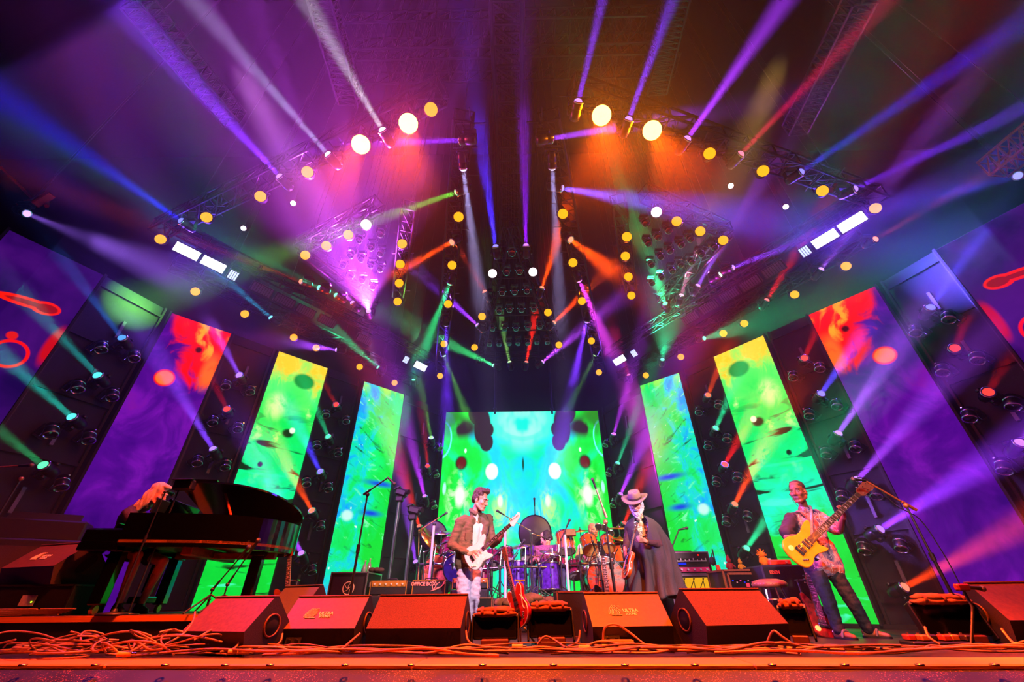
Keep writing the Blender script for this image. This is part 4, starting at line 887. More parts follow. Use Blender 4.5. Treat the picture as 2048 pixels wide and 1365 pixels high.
for i in range(7): obj('button', MB().box((-fw * .4 + fw * .11 * i, f - .012, zt * (.82 - .03 * (i % 2))), (.018, .012, .014)), [BLUP, SILP, PINKP][i % 3], r)
obj('badge', MB().box((0, f - .012, zt * .74), (.05, .01, .05)), mat('badge_pink', (.85, .25, .4), .5), r); obj('silver_bar', MB().box((0, f - .012, zt * .48), (fw * .7, .014, .02)), SILP, r)
rackG_top = zt
x, w_, zt = span(1516, 1604, 1130, 6.9); r = thing('speaker_cabinet', 'large black bass speaker cabinet behind the bar stool', 'speaker', (x + .06, 7.25, 0)); f = -.3
obj('cabinet', MB().bbox((0, 0, zt / 2), (w_, .6, zt), .02), TOLEX, r); obj('grille', MB().box((0, f - .006, zt / 2), (w_ * .92, .014, zt * .92)), GRIL, r)
text('lettering', 'EDEN', .06, mat('dull_orange_print', (.75, .35, .2), .6), r, TR((-w_ * .24, f - .018, zt * .88)) @ RX(PI / 2), bold=.002); obj('handle', MB().bbox((w_ / 2 + .006, 0, zt * .7), (.012, .2, .1), .004), RUB, r)
cabH = (x + .06, zt)
# trinkets on the racks
def plush(label, u, y, z, col, s=1.0, spiky=False):
    p = aty(u, 1120, y); t = thing('plush_toy', label, 'toy', (p.x, y, z)); m = mat('plush_%s' % ''.join(str(int(c * 9)) for c in col), col, .95, 0, .5, 60)
    obj('body', MB().lathe([(.001, 0), (.05 * s, 0), (.06 * s, .05 * s), (.045 * s, .11 * s), (.02 * s, .14 * s)], 12), m, t); obj('head', MB().ball((0, -.01, .16 * s), .045 * s, 12, 8), m, t)
    for a in (-1, 1): obj('arm', MB().capsule((a * .045 * s, -.01, .1 * s), (a * .08 * s, -.04 * s, .05 * s), .018 * s, .014 * s, 8), m, t)
    if spiky:
        h = MB()
        for i in range(18): a = i * 2.4; h.cyl((0, 0, .16 * s), (.085 * s * math.cos(a), .03 * math.sin(a * 1.7), .16 * s + .085 * s * math.sin(a)), .014 * s, .004 * s, n=6)
        obj('mane', h, m, t)
    else: obj('hat', MB().cyl((0, 0, .19 * s), (0.01, 0, .26 * s), .04 * s, .006 * s, n=10), m, t)
plush('dark red gnome-like doll sitting on the open rack', 1456, 7.55, rackG_top + .014, (.5, .1, .08), .85)
plush('small tan plush bundle lying on the open rack', 1478, 7.6, rackG_top + .014, (.75, .5, .12), .7)
plush('spiky orange plush toy on the bass speaker cabinet', 1526, 7.1, cabH[1] + .001, (.95, .5, .08), .95, True)
t = thing('pedal_box', 'flat red box on the bass speaker cabinet', 'box', (cabH[0] + .02, 7.1, cabH[1] + .001)); obj('lid', MB().bbox((0, 0, .035), (.32, .2, .07), .01), mat('red_orange_box', (.85, .25, .1), .5), t); obj('foot', MB().box((0, 0, .005), (.28, .16, .01)), RUB, t); obj('dial', MB().cyl((.08, -.1, .04), (.08, -.115, .04), .015, n=10), KNB, t)
for i, (u, lb) in enumerate([(1540, 'clear drinking glass on the bass speaker cabinet')]):
    p = aty(u, 1125, 7.3); t = thing('drinking_glass', lb, 'glass', (p.x, 7.32, cabH[1] + .001)); obj('cup', MB().lathe([(.001, .004), (.028, .004), (.036, .11), (.032, .11), (.025, .01), (.001, .01)], 14), mat('clear_cup', (.6, .65, .6), .08, 0, 0, 10, .1, 1.0), t)
p = aty(1432, 1120, 7.7); t = thing('hanging_bag', 'small bag and red scarf hanging on a stand beside the open rack', 'bag', (p.x, 7.75, 0)); zz = p.z
obj('pole', MB().cyl((0, 0, 0), (0, 0, zz + .16), .012, n=8).lathe([(.001, 0), (.14, 0), (.14, .015), (.001, .02)], 14), RUB, t); obj('pouch', MB().ball((-.06, -.04, zz - .02), (.05, .03, .07), 10, 8).tube([(-.02, 0, zz + .1), (-.06, -.03, zz + .04)], .008, 5), TOLEX, t)
obj('scarf', MB().prism([(-.03, 0), (.03, .01), (.09, -.28), (.03, -.3)], .012, TR((0, -.03, zz - .08)) @ RX(PI / 2)), mat('red_scarf', (.85, .25, .1), .8, 0, .3, 80), t)
# bar stool
x, w_, zt = span(1513, 1581, 1158, 6.45); r = thing('bar_stool', 'round padded bar stool with metal legs in front of the bass cabinet', 'stool', (x, 6.6, 0)); R_ = w_ * .48
obj('seat', MB().lathe([(.001, zt + .005), (R_ * .5, zt), (R_ * .85, zt - .02), (R_, zt - .055), (R_, zt - .085), (R_ * .9, zt - .1), (.001, zt - .1)], 24), mat('brown_leather', (.50, .27, .18), .35, 0, .15, 90, .2, .5), r)
sd = MB()
for i in range(40): a = 2 * PI * i / 40; sd.ball((R_ * 1.005 * math.cos(a), R_ * 1.005 * math.sin(a), zt - .06), .006, 6, 4)
o = obj('stud', sd, CHR, r); o['kind'] = 'stuff'
for a in (.6, 2.2, 3.8, 5.4): obj('leg', MB().cyl((R_ * .6 * math.cos(a), R_ * .6 * math.sin(a), zt - .09), (R_ * 1.15 * math.cos(a), R_ * 1.15 * math.sin(a), 0), .016, n=8), CHR, r)
for z in (zt * .62, zt * .3): k = R_ * (.6 + .55 * (1 - z / zt)); obj('foot_ring', MB().tube([(k * math.cos(2 * PI * i / 20), k * math.sin(2 * PI * i / 20), z) for i in range(21)], .01, 6), CHR, r)

# ---- music screens with rolled cloths
CLOTH = mat('rolled_cloth', (.48, .29, .13), .9, 0, .5, 40, .25)
def prompter(label, uL, uR, vt, vb, y, yaw=0.0, cloth=True, s=1.0):
    x, w_, zt = span(uL, uR, vt, y); r = thing('music_screen', label, 'monitor', (x, y + .12, 0), yaw)
    t = Matrix.Rotation(-.35, 3, 'X'); h_ = zt * .78
    obj('screen', MB().bbox((0, 0, zt - h_ / 2), (w_, .05, h_), .012, R=t), mat('screen_black_glass', (.015, .015, .02), .18, 0, 0, 20, .1, .6), r)
    obj('bezel', MB().box((0, .06, zt - .015), (w_ + .02, .10, .025), R=t), ALU, r)
    for sx in (-1, 1): obj('side_arm', MB().bbox((sx * (w_ / 2 + .012), .01, zt * .55), (.02, .09, zt * .9), .006, R=t), MET, r)
    obj('base_box', MB().bbox((0, -.02, zt * .14), (w_ * .62, .2, zt * .24), .01), mat('dark_red_box', (.28, .1, .1), .6), r); obj('foot', MB().box((0, .0, .008), (w_ * .9, .3, .016)), RUB, r)
    if cloth:
        for k, (dy, dz, ww, tk) in enumerate(((.0, .01, .98, .028), (.015, .045, .88, .03))):
            mb = MB(); NX_, NY_ = 22, 8
            for j in range(NY_):
                a_ = 2 * PI * j / NY_
                for i in range(NX_ + 1):
                    x_ = -w_ * ww / 2 + w_ * ww * i / NX_; q = noise.noise(V3((x_ * 9 + k * 7 + vt, math.cos(a_) * 1.2, math.sin(a_) * 1.2 + k))); e_ = min(1, 5 * min(i, NX_ - i) / NX_ + .35)
                    mb.v.append((x_, dy + (.07 * math.cos(a_)) * e_ * (1 + .35 * q), zt + dz + (tk * math.sin(a_)) * e_ * (1 + .5 * q) + .012 * q))
            n_ = NX_ + 1
            for j in range(NY_):
                for i in range(NX_): mb.f.append((j * n_ + i, j * n_ + i + 1, ((j + 1) % NY_) * n_ + i + 1, ((j + 1) % NY_) * n_ + i)); mb.sm.append(True); mb.mi.append(0)
            mb.f += [tuple(j * n_ for j in range(NY_)), tuple(j * n_ + NX_ for j in range(NY_))[::-1]]; mb.sm += [True, True]; mb.mi += [0, 0]
            obj('cloth_fold', mb, CLOTH, r)
        for i in range(3): obj('cloth_tie', MB().lathe([(.066, -.014), (.07, 0), (.066, .014)], 12, TR((-w_ * .3 + i * w_ * .3, .01, zt + .028)) @ RY(PI / 2) @ Matrix.Diagonal((.75, 1.3, 1, 1))), mat('brown_strap', (.4, .2, .1), .8), r)
    return r
prompter('music screen with rolled cloth on top, beside the shoes of the guitarist in jeans', 946, 1034, 1232, 1294, 5.15)
prompter('music screen with thick rolled cloth, beside the red guitar on its stand', 1058, 1144, 1220, 1294, 5.15)
prompter('wide music screen with folded cloth at the feet of the boom microphone stand', 1848, 1962, 1206, 1290, 4.75, -.15)
r = prompter('small music screen under a cloth bundle beside the shoes of the bass player', 1572, 1618, 1215, 1280, 5.0, -.5)
# folded cloths on the edge of the drum riser
for i, (u, v, w_) in enumerate([(1052, 1186, .42), (1010, 1198, .3), (1098, 1196, .3)]):
    p = aty(u, v, 7.6); t = thing('packing_cloth', 'brown packing cloth heaped in front of the drums, %s' % ('tallest heap', 'heap beside the red guitar neck', 'heap beside the plain dark case')[i], 'cloth', (p.x, 7.6, 0)); mb = MB()
    base_h = max(.1, p.z)
    obj('crate', MB().bbox((0, .05, base_h * .4), (w_ * 1.3, .35, base_h * .8), .02), mat('dark_crate', (.12, .06, .05), .8), t)
    for j in range(9): mb.ball((rnd.uniform(-w_, w_) * .5, rnd.uniform(-.12, .12), base_h * .82 + rnd.uniform(0, .04)), (rnd.uniform(.09, .16), .09, rnd.uniform(.04, .08)), 10, 7)
    obj('fold', mb, CLOTH, t)

# ---- risers
r = thing('drum_riser', 'low black riser under both drum kits', 'riser', (.1, 9.6, 0)); obj('deck', MB().bbox((0, 0, .41), (5.0, 2.6, .06), .01), FLOOR, r); obj('skirt', MB().box((0, -1.28, .19), (4.9, .03, .38)).box((0, 1.28, .19), (4.9, .03, .38)).box((-2.4, 0, .19), (.03, 2.5, .38)).box((2.4, 0, .19), (.03, 2.5, .38)), BLK, r)
for s in (-2.2, 0, 2.2): obj('leg', MB().box((s, 0, .19), (.1, 2.2, .38)), MET, r)
RZL = .31
r = thing('piano_riser', 'low riser platform under the grand piano and organ', 'riser', (-5.3, 6.5, 0), -.02); obj('deck', MB().bbox((0, 0, RZL - .03), (4.7, 2.7, .06), .01), mat('riser_plywood', (.28, .15, .09), .6, 0, .2, 12, .2), r); obj('skirt', MB().box((0, -1.33, .125), (4.65, .02, .25)), BLK, r); obj('edge_strip', MB().box((0, -1.35, RZL - .03), (4.7, .02, .05)), mat('lip_plywood', (.78, .46, .14), .45), r)
for s in (-2.2, 0, 2.2): obj('leg', MB().box((s, 0, .12), (.1, 2.4, .24)), MET, r)

# ---- grand piano
PB = mat('piano_lacquer', (.02, .02, .022), .12, 0, 0, 8, .1, .6, coat=.5); STRW = mat('soundboard', (.75, .5, .2), .4); IVO = mat('ivory', (.9, .88, .8), .3)
PO = V3((-4.74, 5.16, RZL)); PA = .14
r = thing('grand_piano', 'black lacquered grand piano with its lid propped open on the riser', 'piano', PO, PA)
out = [(.18, 0), (.7, 0), (1.05, .02), (1.32, .1), (1.58, .28), (1.76, .55), (1.83, .85), (1.78, 1.15), (1.55, 1.36), (1.2, 1.42), (.18, 1.42)]
sm = [out[0]] + [tuple(p)[:2] for p in path([(x, y, 0) for x, y in out[1:-1]], 5)] + [out[-1]]
def rim_wall(P, z0, z1, t): 
    mb = MB(); c = (.9, .7); n = len(P)
    inn = [(c[0] + (x - c[0]) * (1 - t), c[1] + (y - c[1]) * (1 - t)) for x, y in P]
    vs = [(x, y, z0) for x, y in P] + [(x, y, z1) for x, y in P] + [(x, y, z1) for x, y in inn] + [(x, y, z0) for x, y in inn]
    for k in range(3): mb.add(vs, [], True)
    mb.v = vs[:]; mb.f = []; mb.sm = []; mb.mi = []
    for k in range(3):
        for i in range(n): j = (i + 1) % n; mb.f.append((k * n + i, k * n + j, (k + 1) * n + j, (k + 1) * n + i)); mb.sm.append(False); mb.mi.append(0)
    return mb
RT = 1.02
obj('rim', rim_wall(sm, .66, RT, .05), PB, r); obj('soundboard', MB().prism(sm, .03, TR((0, 0, .70))), STRW, r); obj('iron_frame', MB().prism([(.9 + (x - .9) * .9, .7 + (y - .7) * .9) for x, y in sm], .02, TR((0, 0, .86))), mat('iron_gold', (.7, .5, .2), .35, .6), r)
obj('key_bed', MB().bbox((.0, .71, .66), (.42, 1.42, .09), .01), PB, r)
for y in (.035, 1.385): obj('key_arm', MB().bbox((.0, y, .77), (.42, .07, .16), .02), PB, r)
ky = MB()
for i in range(52): ky.box((-.1, .09 + 1.24 * (i + .5) / 52, .725), (.15, 1.24 / 52 * .93, .03))
o = obj('white_key', ky, IVO, r); o['kind'] = 'stuff'
bk = MB()
for i in range(51):
    if i % 7 not in (2, 6): bk.box((-.07, .09 + 1.24 * (i + 1) / 52, .745), (.09, .011, .02))
o = obj('black_key', bk, RUB, r); o['kind'] = 'stuff'
obj('fallboard', MB().bbox((.06, .71, .83), (.03, 1.3, .17), .008, R=Matrix.Rotation(.2, 3, 'Y')), PB, r)
obj('music_desk', MB().bbox((.32, .71, RT + .12), (.03, .75, .24), .01, R=Matrix.Rotation(.35, 3, 'Y')), PB, r)
LM = TR((0, 1.42, RT + .005)) @ RX(-.26)
lid = MB().prism([(max(.52, x), y - 1.42) for x, y in sm], .022, LM); obj('lid', lid, PB, r)
obj('lid_flap', MB().prism([(.52, -1.42), (.98, -1.42), (.98, 0), (.52, 0)], .02, LM @ TR((0, 0, .026))), PB, r)
for y in (-1.2, -.3): obj('hinge', MB().box((0, 0, 0), (.02, .08, .02), LM @ TR((.53, y, .024))), GOLD, r)
ph = LM @ V3((1.0, -1.15, 0)); obj('prop_stick', MB().tube([(1.25, .12, RT), tuple(ph)], .014, 6), mat('prop_red', (.7, .25, .08), .4), r)
obj('cross_beam', MB().bbox((.9, .7, .63), (.12, 1.2, .1), .01).bbox((1.1, .7, .62), (1.2, .1, .08), .01), mat('under_wood', (.5, .3, .15), .5), r)
for x, y in ((.18, .12), (.18, 1.3), (1.52, .62)):
    obj('leg', MB().bbox((x, y, .38), (.13, .13, .58), .015).bbox((x, y, .64), (.17, .17, .06), .01), PB, r); obj('caster', MB().cyl((x - .02, y, .045), (x + .02, y, .045), .045, n=12).cyl((x, y, .04), (x, y, .1), .02, n=8), GOLD, r)
obj('lyre', MB().bbox((.3, .66, .42), (.05, .04, .42), .008).bbox((.3, .78, .42), (.05, .04, .42), .008).bbox((.28, .72, .14), (.16, .3, .07), .01), PB, r)
for i in range(3): obj('pedal', MB().bbox((.16, .64 + .08 * i, .11), (.16, .03, .012), .004), GOLD, r)
tab = thing('tablet_screen', 'small dark tablet screen propped on the piano', 'tablet', PO + Matrix.Rotation(PA, 3, 'Z') @ V3((.36, .2, RT)), PA)
obj('screen', MB().bbox((0, 0, .10), (.02, .26, .17), .006, R=Matrix.Rotation(.2, 3, 'Y')), RUB, tab); obj('holder', MB().box((.02, 0, .015), (.1, .16, .03)), CHR, tab)
t = thing('piano_bench', 'black piano bench under the seated pianist', 'bench', (-5.42, 5.95, RZL), .14); obj('seat', MB().bbox((0, 0, .42), (.36, .62, .08), .02), mat('bench_leather', (.04, .04, .045), .4, 0, .1, 60), t)
for x in (-.14, .14):
    for y in (-.26, .26): obj('leg', MB().bbox((x, y, .2), (.045, .045, .4), .006), PB, t)
# ---- organ, monitor on a case, rack at the far left
r = thing('organ', 'dark stepped organ cabinet at the edge of the stage behind the raised monitor', 'organ', (-6.55, 6.15, RZL), .55); OW = mat('organ_dark_wood', (.08, .045, .045), .55, 0, .2, 30, .2, stretch=(1, 1, 12))
obj('console', MB().bbox((0, 0, .42), (1.35, .62, .84), .02), OW, r); obj('upper_case', MB().bbox((-.08, .08, .97), (1.12, .42, .26), .02), OW, r); obj('music_rack', MB().bbox((-.1, .1, 1.14), (.9, .03, .14), .01, R=Matrix.Rotation(-.3, 3, 'X')), OW, r); obj('back_panel', MB().box((0, -.315, .45), (1.2, .012, .6)), mat('organ_cloth', (.2, .12, .12), .8, 0, .4, 200), r)
for s in (-.62, .62): obj('end_block', MB().bbox((s, .0, .86), (.08, .5, .05), .01), OW, r)
wz = RZL + .42
r, w_, h_, d_ = boxthing('road_case', 'long road case under the raised floor monitor at the piano end', 'road case', -60, 150, 1172, 5.24, .5, RZL, em=MET); obj('label_plate', MB().box((.15, -d_ / 2 - .004, h_ * .5), (.16, .006, .1)), SILP, r); obj('green_lamp', MB().ball((.2, -d_ / 2 - .008, h_ * .45), .008, 6, 5), emat('green_pilot', (.7, 1, .1), 3), r); caseTop = RZL + h_ + .009
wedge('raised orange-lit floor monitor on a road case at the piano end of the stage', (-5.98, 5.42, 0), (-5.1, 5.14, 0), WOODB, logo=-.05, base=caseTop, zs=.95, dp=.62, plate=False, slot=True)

# ---- microphone stands
def mic_mesh(r, p, d, col=None, grey=False):
    d = V3(d).normalized(); p = V3(p)
    obj('microphone', MB().cyl(p, p - d * .13, .019, .013, n=10), mat('mic_body', (.13, .13, .14), .4, .4), r)
    obj('mic_grille', MB().ball(p + d * .02, .027, 10, 8), mat('mic_mesh_grille', (.35, .34, .36), .35, .7, .5, 400), r)
def mic_stand(label, base, top, b0, b1, m=None, bm=None, round_base=True, rs=1.0, cable=None, micd=None):
    base = V3(base); top = V3(top); b0 = V3(b0) ; b1 = V3(b1); m = m or RUB; bm = bm or m
    r = thing('microphone_stand', label, 'microphone stand', base); o = base; L = top - base
    if round_base: obj('base', MB().lathe([(.001, 0), (.15, 0), (.15, .012), (.14, .022), (.03, .03), (.02, .06)], 20), RUB, r)
    else:
        for a in (.4, 2.5, 4.6): obj('leg', MB().tube([(0, 0, .18), (.3 * math.cos(a), .3 * math.sin(a), .012)], .009, 6), m, r)
    obj('lower_tube', MB().cyl((0, 0, .01), L * .58, .017 * rs, n=10), m, r); obj('clutch', MB().cyl(L * .56, L * .62, .025 * rs, n=10), RUB, r); obj('upper_tube', MB().cyl(L * .6, L, .012 * rs, n=10), m, r)
    obj('pivot', MB().ball(L, .03 * rs, 10, 8), bm, r); obj('boom', MB().cyl(b0 - o, b1 - o, .011 * rs, n=8).cyl(b0 - o, b0 - o + (b1 - b0) * .28, .018 * rs, n=8), bm, r)
    d = micd or (b1 - b0); mic_mesh(r, b1 - o + V3(d).normalized() * .12, d)
    if cable: obj('cable', MB().tube([V3(p) - o for p in path(cable)], .006, 5), m, r)
    return r
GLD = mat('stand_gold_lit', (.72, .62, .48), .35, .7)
yA = 6.3; zA = aty(735, 990, yA)
mic_stand('tall microphone stand with raised boom in front of the road case', (zA.x - .0, yA, 0), zA, aty(727, 990, yA), aty(776, 956, yA - .05), micd=V3((.6, 0, -.5)))
yB = 6.35; tB = aty(1211, 1045, yB)
mic_stand('microphone stand with steep boom in front of the drummer', (tB.x + .02, yB, 0), tB, aty(1213, 1036, yB), aty(1192, 978, yB), bm=GLD, rs=1.2)
yC = 5.2; tC = aty(1812, 1012, yC)
mic_stand('tall slim microphone stand with long boom beside the bass player', (tC.x + .03, yC, 0), tC, aty(1833, 1021, yC), aty(1730, 962, yC), micd=aty(1700, 952, yC) - aty(1735, 956, yC), cable=[aty(1715, 955, yC), aty(1745, 965, yC), aty(1790, 1010, yC), aty(1840, 1040, yC), aty(1885, 1105, yC), aty(1915, 1160, yC), aty(1935, 1205, yC)], bm=mat('stand_amber', (.75, .5, .3), .35, .7))
yD = 7.6; mic_stand('slanted microphone stand over the tall amplifier rack', (aty(1338, 1120, yD).x, yD, 0), aty(1340, 1105, yD), aty(1340, 1105, yD), aty(1358, 1060, yD), micd=V3((.9, 0, .15)))
yE = 5.1; pE = aty(-40, 938, yE); mic_stand('microphone on a boom reaching over the organ', (pE.x, 5.6, RZL), V3((pE.x, 5.6, pE.z)), pE, aty(40, 932, yE), bm=mat('stand_amber', (.75, .5, .3), .35, .7), micd=V3((1, 0, .03)))
yF = 5.2; tF = aty(330, 985, yF); mic_stand('thin vocal microphone stand in front of the pianist', (tF.x + .0, yF, RZL), tF, tF, aty(336, 984, yF + .02), rs=.6, micd=V3((-.1, .3, 0)))
t = thing('talkback_light', 'black lamp box on a thin stand before the face of the pianist', 'lamp', (tF.x + .08, yF + .1, RZL)); zz = aty(345, 972, yF + .1).z - RZL; obj('pole', MB().cyl((0, 0, 0), (0, 0, zz), .009, n=6).lathe([(.001, 0), (.1, 0), (.1, .012), (.001, .02)], 12), RUB, t); obj('box', MB().bbox((.05, 0, zz), (.24, .1, .12), .015), RUB, t); obj('hood', MB().bbox((.05, -.06, zz + .06), (.26, .06, .012), .004), RUB, t)
for i, (u0, v0, u1, v1, y) in enumerate([(425, 1180, 478, 1118, 5.3), (455, 1170, 500, 1105, 5.5)]):
    b = aty(u0, v0, y); e_ = aty(u1, v1, y); mic_stand('small microphone stand under the piano, %s' % ('nearer the pianist', 'nearer the tail')[i], (b.x, y, RZL), b, b, e_, round_base=False, rs=.7)
yG = 4.85
t = thing('microphone_stand', 'short clip microphone stand on the end floor monitor', 'microphone stand', (aty(1955, 1260, yG).x, yG - .25, 0)); o = V3(t.location)
pts = [aty(1935, 1275, yG - .25), aty(1945, 1230, yG - .25), aty(1945, 1215, yG - .25), aty(1925, 1178, yG - .25)]; pts[0].z = .03
obj('pole', MB().tube([p - o for p in pts], .012, 6), RUB, t); obj('base', MB().lathe([(.001, 0), (.1, 0), (.1, .02), (.001, .03)], 14), RUB, t); q = pts[-1] - o; obj('clamp', MB().bbox(q + V3((.0, 0, .01)), (.12, .06, .06), .012), mat('dark_red_clamp', (.4, .12, .12), .4, .3), t); mic_mesh(t, q + V3((.17, 0, .0)), (1, 0, -.1))
# ---- tall stands with cameras
for i, (u, vt, vb, y, lb) in enumerate([(800, 992, 1150, 7.9, 'taller remote camera on a pole beside the purple drums'), (826, 1028, 1150, 7.7, 'shorter remote camera on a pole beside the purple drums')]):
    tp = aty(u, vt, y); t = thing('pole_camera', lb, 'camera', (tp.x, y, 0)); z = tp.z
    for a in (.5, 2.6, 4.7): obj('leg', MB().tube([(0, 0, .25), (.25 * math.cos(a), .25 * math.sin(a), .012)], .012, 6), RUB, t)
    obj('pole', MB().cyl((0, 0, .02), (0, 0, z - .1), .028, n=10), mat('green_grey_pole', (.35, .42, .38), .35, .6), t); obj('pan_head', MB().bbox((0, 0, z - .06), (.14, .12, .1), .02), RUB, t); obj('camera_body', MB().bbox((.02, 0, z + .05), (.22, .16, .13), .03, R=Matrix.Rotation(.25, 3, 'Y')), RUB, t)
    obj('lens', MB().cyl((.1, -.02, z + .06), (.17, -.06, z + .05), .045, n=12), COLD, t); obj('hood', MB().bbox((-.06, 0, z + .13), (.12, .14, .03), .008, R=Matrix.Rotation(-.4, 3, 'Y')), RUB, t); obj('cable', MB().tube(path([(0.03, -.03, z - .1), (.05, -.05, z - .4), (.02, -.04, z - .8), (.06, -.05, .1)]), .008, 5), RUB, t)

# ---- guitars
def guitar(kind, label, loc, neck, face, body_m, cat='guitar', scale=1.0, bs=1.0):
    """loc: body centre; neck: direction of the neck; face: direction the front looks"""
    n = V3(neck).normalized(); f = V3(face); f = (f - n * f.dot(n)).normalized(); s = f.cross(n)
    r = thing({'bass': 'bass_guitar'}.get(kind, 'electric_guitar'), label, cat, loc, Matrix((n, s, f)).transposed().to_quaternion())
    ST = [(-.22, 0), (-.21, .09), (-.16, .155), (-.08, .165), (-.01, .125), (.06, .125), (.13, .165), (.19, .155), (.175, .1), (.1, .06), (.09, .03), (.09, -.03), (.08, -.06), (.105, -.1), (.135, -.145), (.09, -.16), (.02, -.13), (-.03, -.12), (-.09, -.15), (-.16, -.155), (-.21, -.09)]
    SH = [(-.24, 0), (-.23, .12), (-.15, .2), (-.05, .19), (.01, .145), (.07, .14), (.13, .17), (.19, .15), (.2, .09), (.14, .04), (.14, -.04), (.2, -.09), (.19, -.15), (.13, -.17), (.07, -.14), (.01, -.145), (-.05, -.19), (-.15, -.2), (-.23, -.12)]
    BA = [(-.25, 0), (-.24, .1), (-.18, .17), (-.09, .17), (-.01, .125), (.07, .12), (.15, .155), (.235, .165), (.25, .13), (.17, .07), (.12, .04), (.12, -.04), (.1, -.08), (.13, -.125), (.15, -.165), (.1, -.165), (.02, -.13), (-.05, -.125), (-.12, -.165), (-.2, -.16), (-.24, -.1)]
    O = chaikin([(x * scale * bs, y * scale * bs) for x, y in {'bass': BA, 'semi': SH}.get(kind, ST)], 2); th = .045 if kind != 'semi' else .05
    mb = MB(); c = len(O); ins = [(x * .955, y * .955) for x, y in O]
    vs = [(x, y, -th / 2 + .006) for x, y in O] + [(x, y, th / 2 - .006) for x, y in O] + [(x, y, th / 2) for x, y in ins] + [(x, y, -th / 2) for x, y in ins]
    mb.add(vs, [(i, (i + 1) % c, c + (i + 1) % c, c + i) for i in range(c)] + [(c + i, c + (i + 1) % c, 2 * c + (i + 1) % c, 2 * c + i) for i in range(c)] + [(3 * c + i, 3 * c + (i + 1) % c, (i + 1) % c, i) for i in range(c)], True); mb.add(vs, [tuple(range(2 * c, 3 * c)), tuple(range(3 * c, 4 * c))[::-1]])
    obj('body', mb, body_m, r)
    nut = {'bass': .74, 'semi': .52}.get(kind, .545) * scale; x0 = .05 * scale * bs; ns = {'bass': 6}.get(kind, 6); wn = .028 if kind == 'bass' else .022; wb = .038 if kind == 'bass' else .028
    NW = {'strat': mat('maple_neck', (.85, .65, .4), .35), 'bass': mat('dark_neck', (.30, .16, .09), .4)}.get(kind, mat('brown_neck', (.4, .2, .1), .4))
    FB = mat('dark_fretboard', (.14, .07, .05), .45); z = th / 2
    obj('neck', MB().add([(x0, -wb, z - .012), (x0, wb, z - .012), (nut, wn, z - .008), (nut, -wn, z - .008), (x0, -wb, z + .006), (x0, wb, z + .006), (nut, wn, z + .006), (nut, -wn, z + .006)], [(0, 1, 2, 3), (4, 7, 6, 5), (0, 4, 5, 1), (1, 5, 6, 2), (2, 6, 7, 3), (3, 7, 4, 0)]), NW, r)
    obj('fretboard', MB().add([(x0, -wb, z + .0065), (x0, wb, z + .0065), (nut, wn, z + .0065), (nut, -wn, z + .0065), (x0, -wb, z + .012), (x0, wb, z + .012), (nut, wn, z + .012), (nut, -wn, z + .012)], [(0, 1, 2, 3), (4, 7, 6, 5), (0, 4, 5, 1), (1, 5, 6, 2), (2, 6, 7, 3), (3, 7, 4, 0)]), FB, r)
    fr = MB(); br = -.12 * scale * bs; L = nut - br
    for i in range(1, 21):
        x = nut - L * (1 - 2 ** (-i / 12)); 
        if x < x0: break
        wv = wn + (wb - wn) * (nut - x) / (nut - x0); fr.box((x, 0, z + .0125), (.0025, 2 * wv, .002))
        if i in (3, 5, 7, 9, 12, 15, 17): fr.box((x + .012, 0, z + .0122), (.012, .012 if kind != 'bass' else .03, .0012))
    obj('frets', fr, SILP, r)
    hs = {'bass': [(0, -.03), (.03, -.05), (.2, -.06), (.22, 0), (.2, .06), (.03, .05), (0, .03)], 'semi': [(0, -.025), (.03, -.035), (.15, -.045), (.165, 0), (.15, .045), (.03, .035), (0, .025)]}.get(kind, [(0, -.022), (.02, -.045), (.05, -.04), (.165, -.005), (.2, .03), (.18, .06), (.15, .055), (.03, .035), (0, .022)])
    obj('headstock', MB().prism(hs, .016, TR((nut, 0, z - .012))), NW if kind != 'strat' else body_m, r)
    tn = MB().cyl((0, 0, 0), (0, 0, .02), .005, n=8).cyl((0, 0, -.01), (0, .028, -.01), .004, n=6).ball((0, .034, -.01), (.01, .007, .006), 8, 6).mesh('tuner', CHR)
    for i in range(ns):
        o = lk('tuner', tn, r)
        if kind == 'strat': o.location = (nut + .03 + .025 * i, .03 - .002 * i, z + .004)
        else: sdd = 1 if i % 2 else -1; o.location = (nut + .05 + .055 * (i // 2), sdd * .03, z + .004); o.scale = (1, sdd, 1)
    st = MB()
    for i in range(ns): y = (i - (ns - 1) / 2); st.cyl((br, y * wb * .32, z + .018), (nut, y * wn * .32, z + .016), .0012 if kind != 'bass' else .0018, n=4, caps=False)
    obj('strings', st, CHR, r)
    obj('bridge', MB().bbox((br, 0, z + .008), (.04, .085 if kind != 'bass' else .11, .016), .004), CHR, r)
    for i in range(3 if kind == 'strat' else 2): obj('pickup', MB().bbox((br + .045 + (.045 if kind == 'strat' else .07) * i, 0, z + .006), (.018 if kind == 'strat' else .034, .075 if kind != 'bass' else .1, .012), .003), IVO if kind == 'strat' else RUB, r)
    for i in range(3): obj('knob', MB().lathe([(.001, .016), (.011, .016), (.013, 0)], 10, TR((-.13 * scale * bs - .02 * i, -.08 * scale * bs - .012 * (2 - i), z))), IVO if kind == 'strat' else CHR, r)
    if kind == 'strat': obj('pickguard', MB().prism(chaikin([(-.12, -.12), (-.02, -.1), (.06, -.12), (.085, -.04), (.085, .04), (.07, .1), (.0, .06), (-.06, .06), (-.08, -.02)], 2), .003, TR((0, 0, z))), mat('pickguard_white', (.92, .88, .9), .35), r)
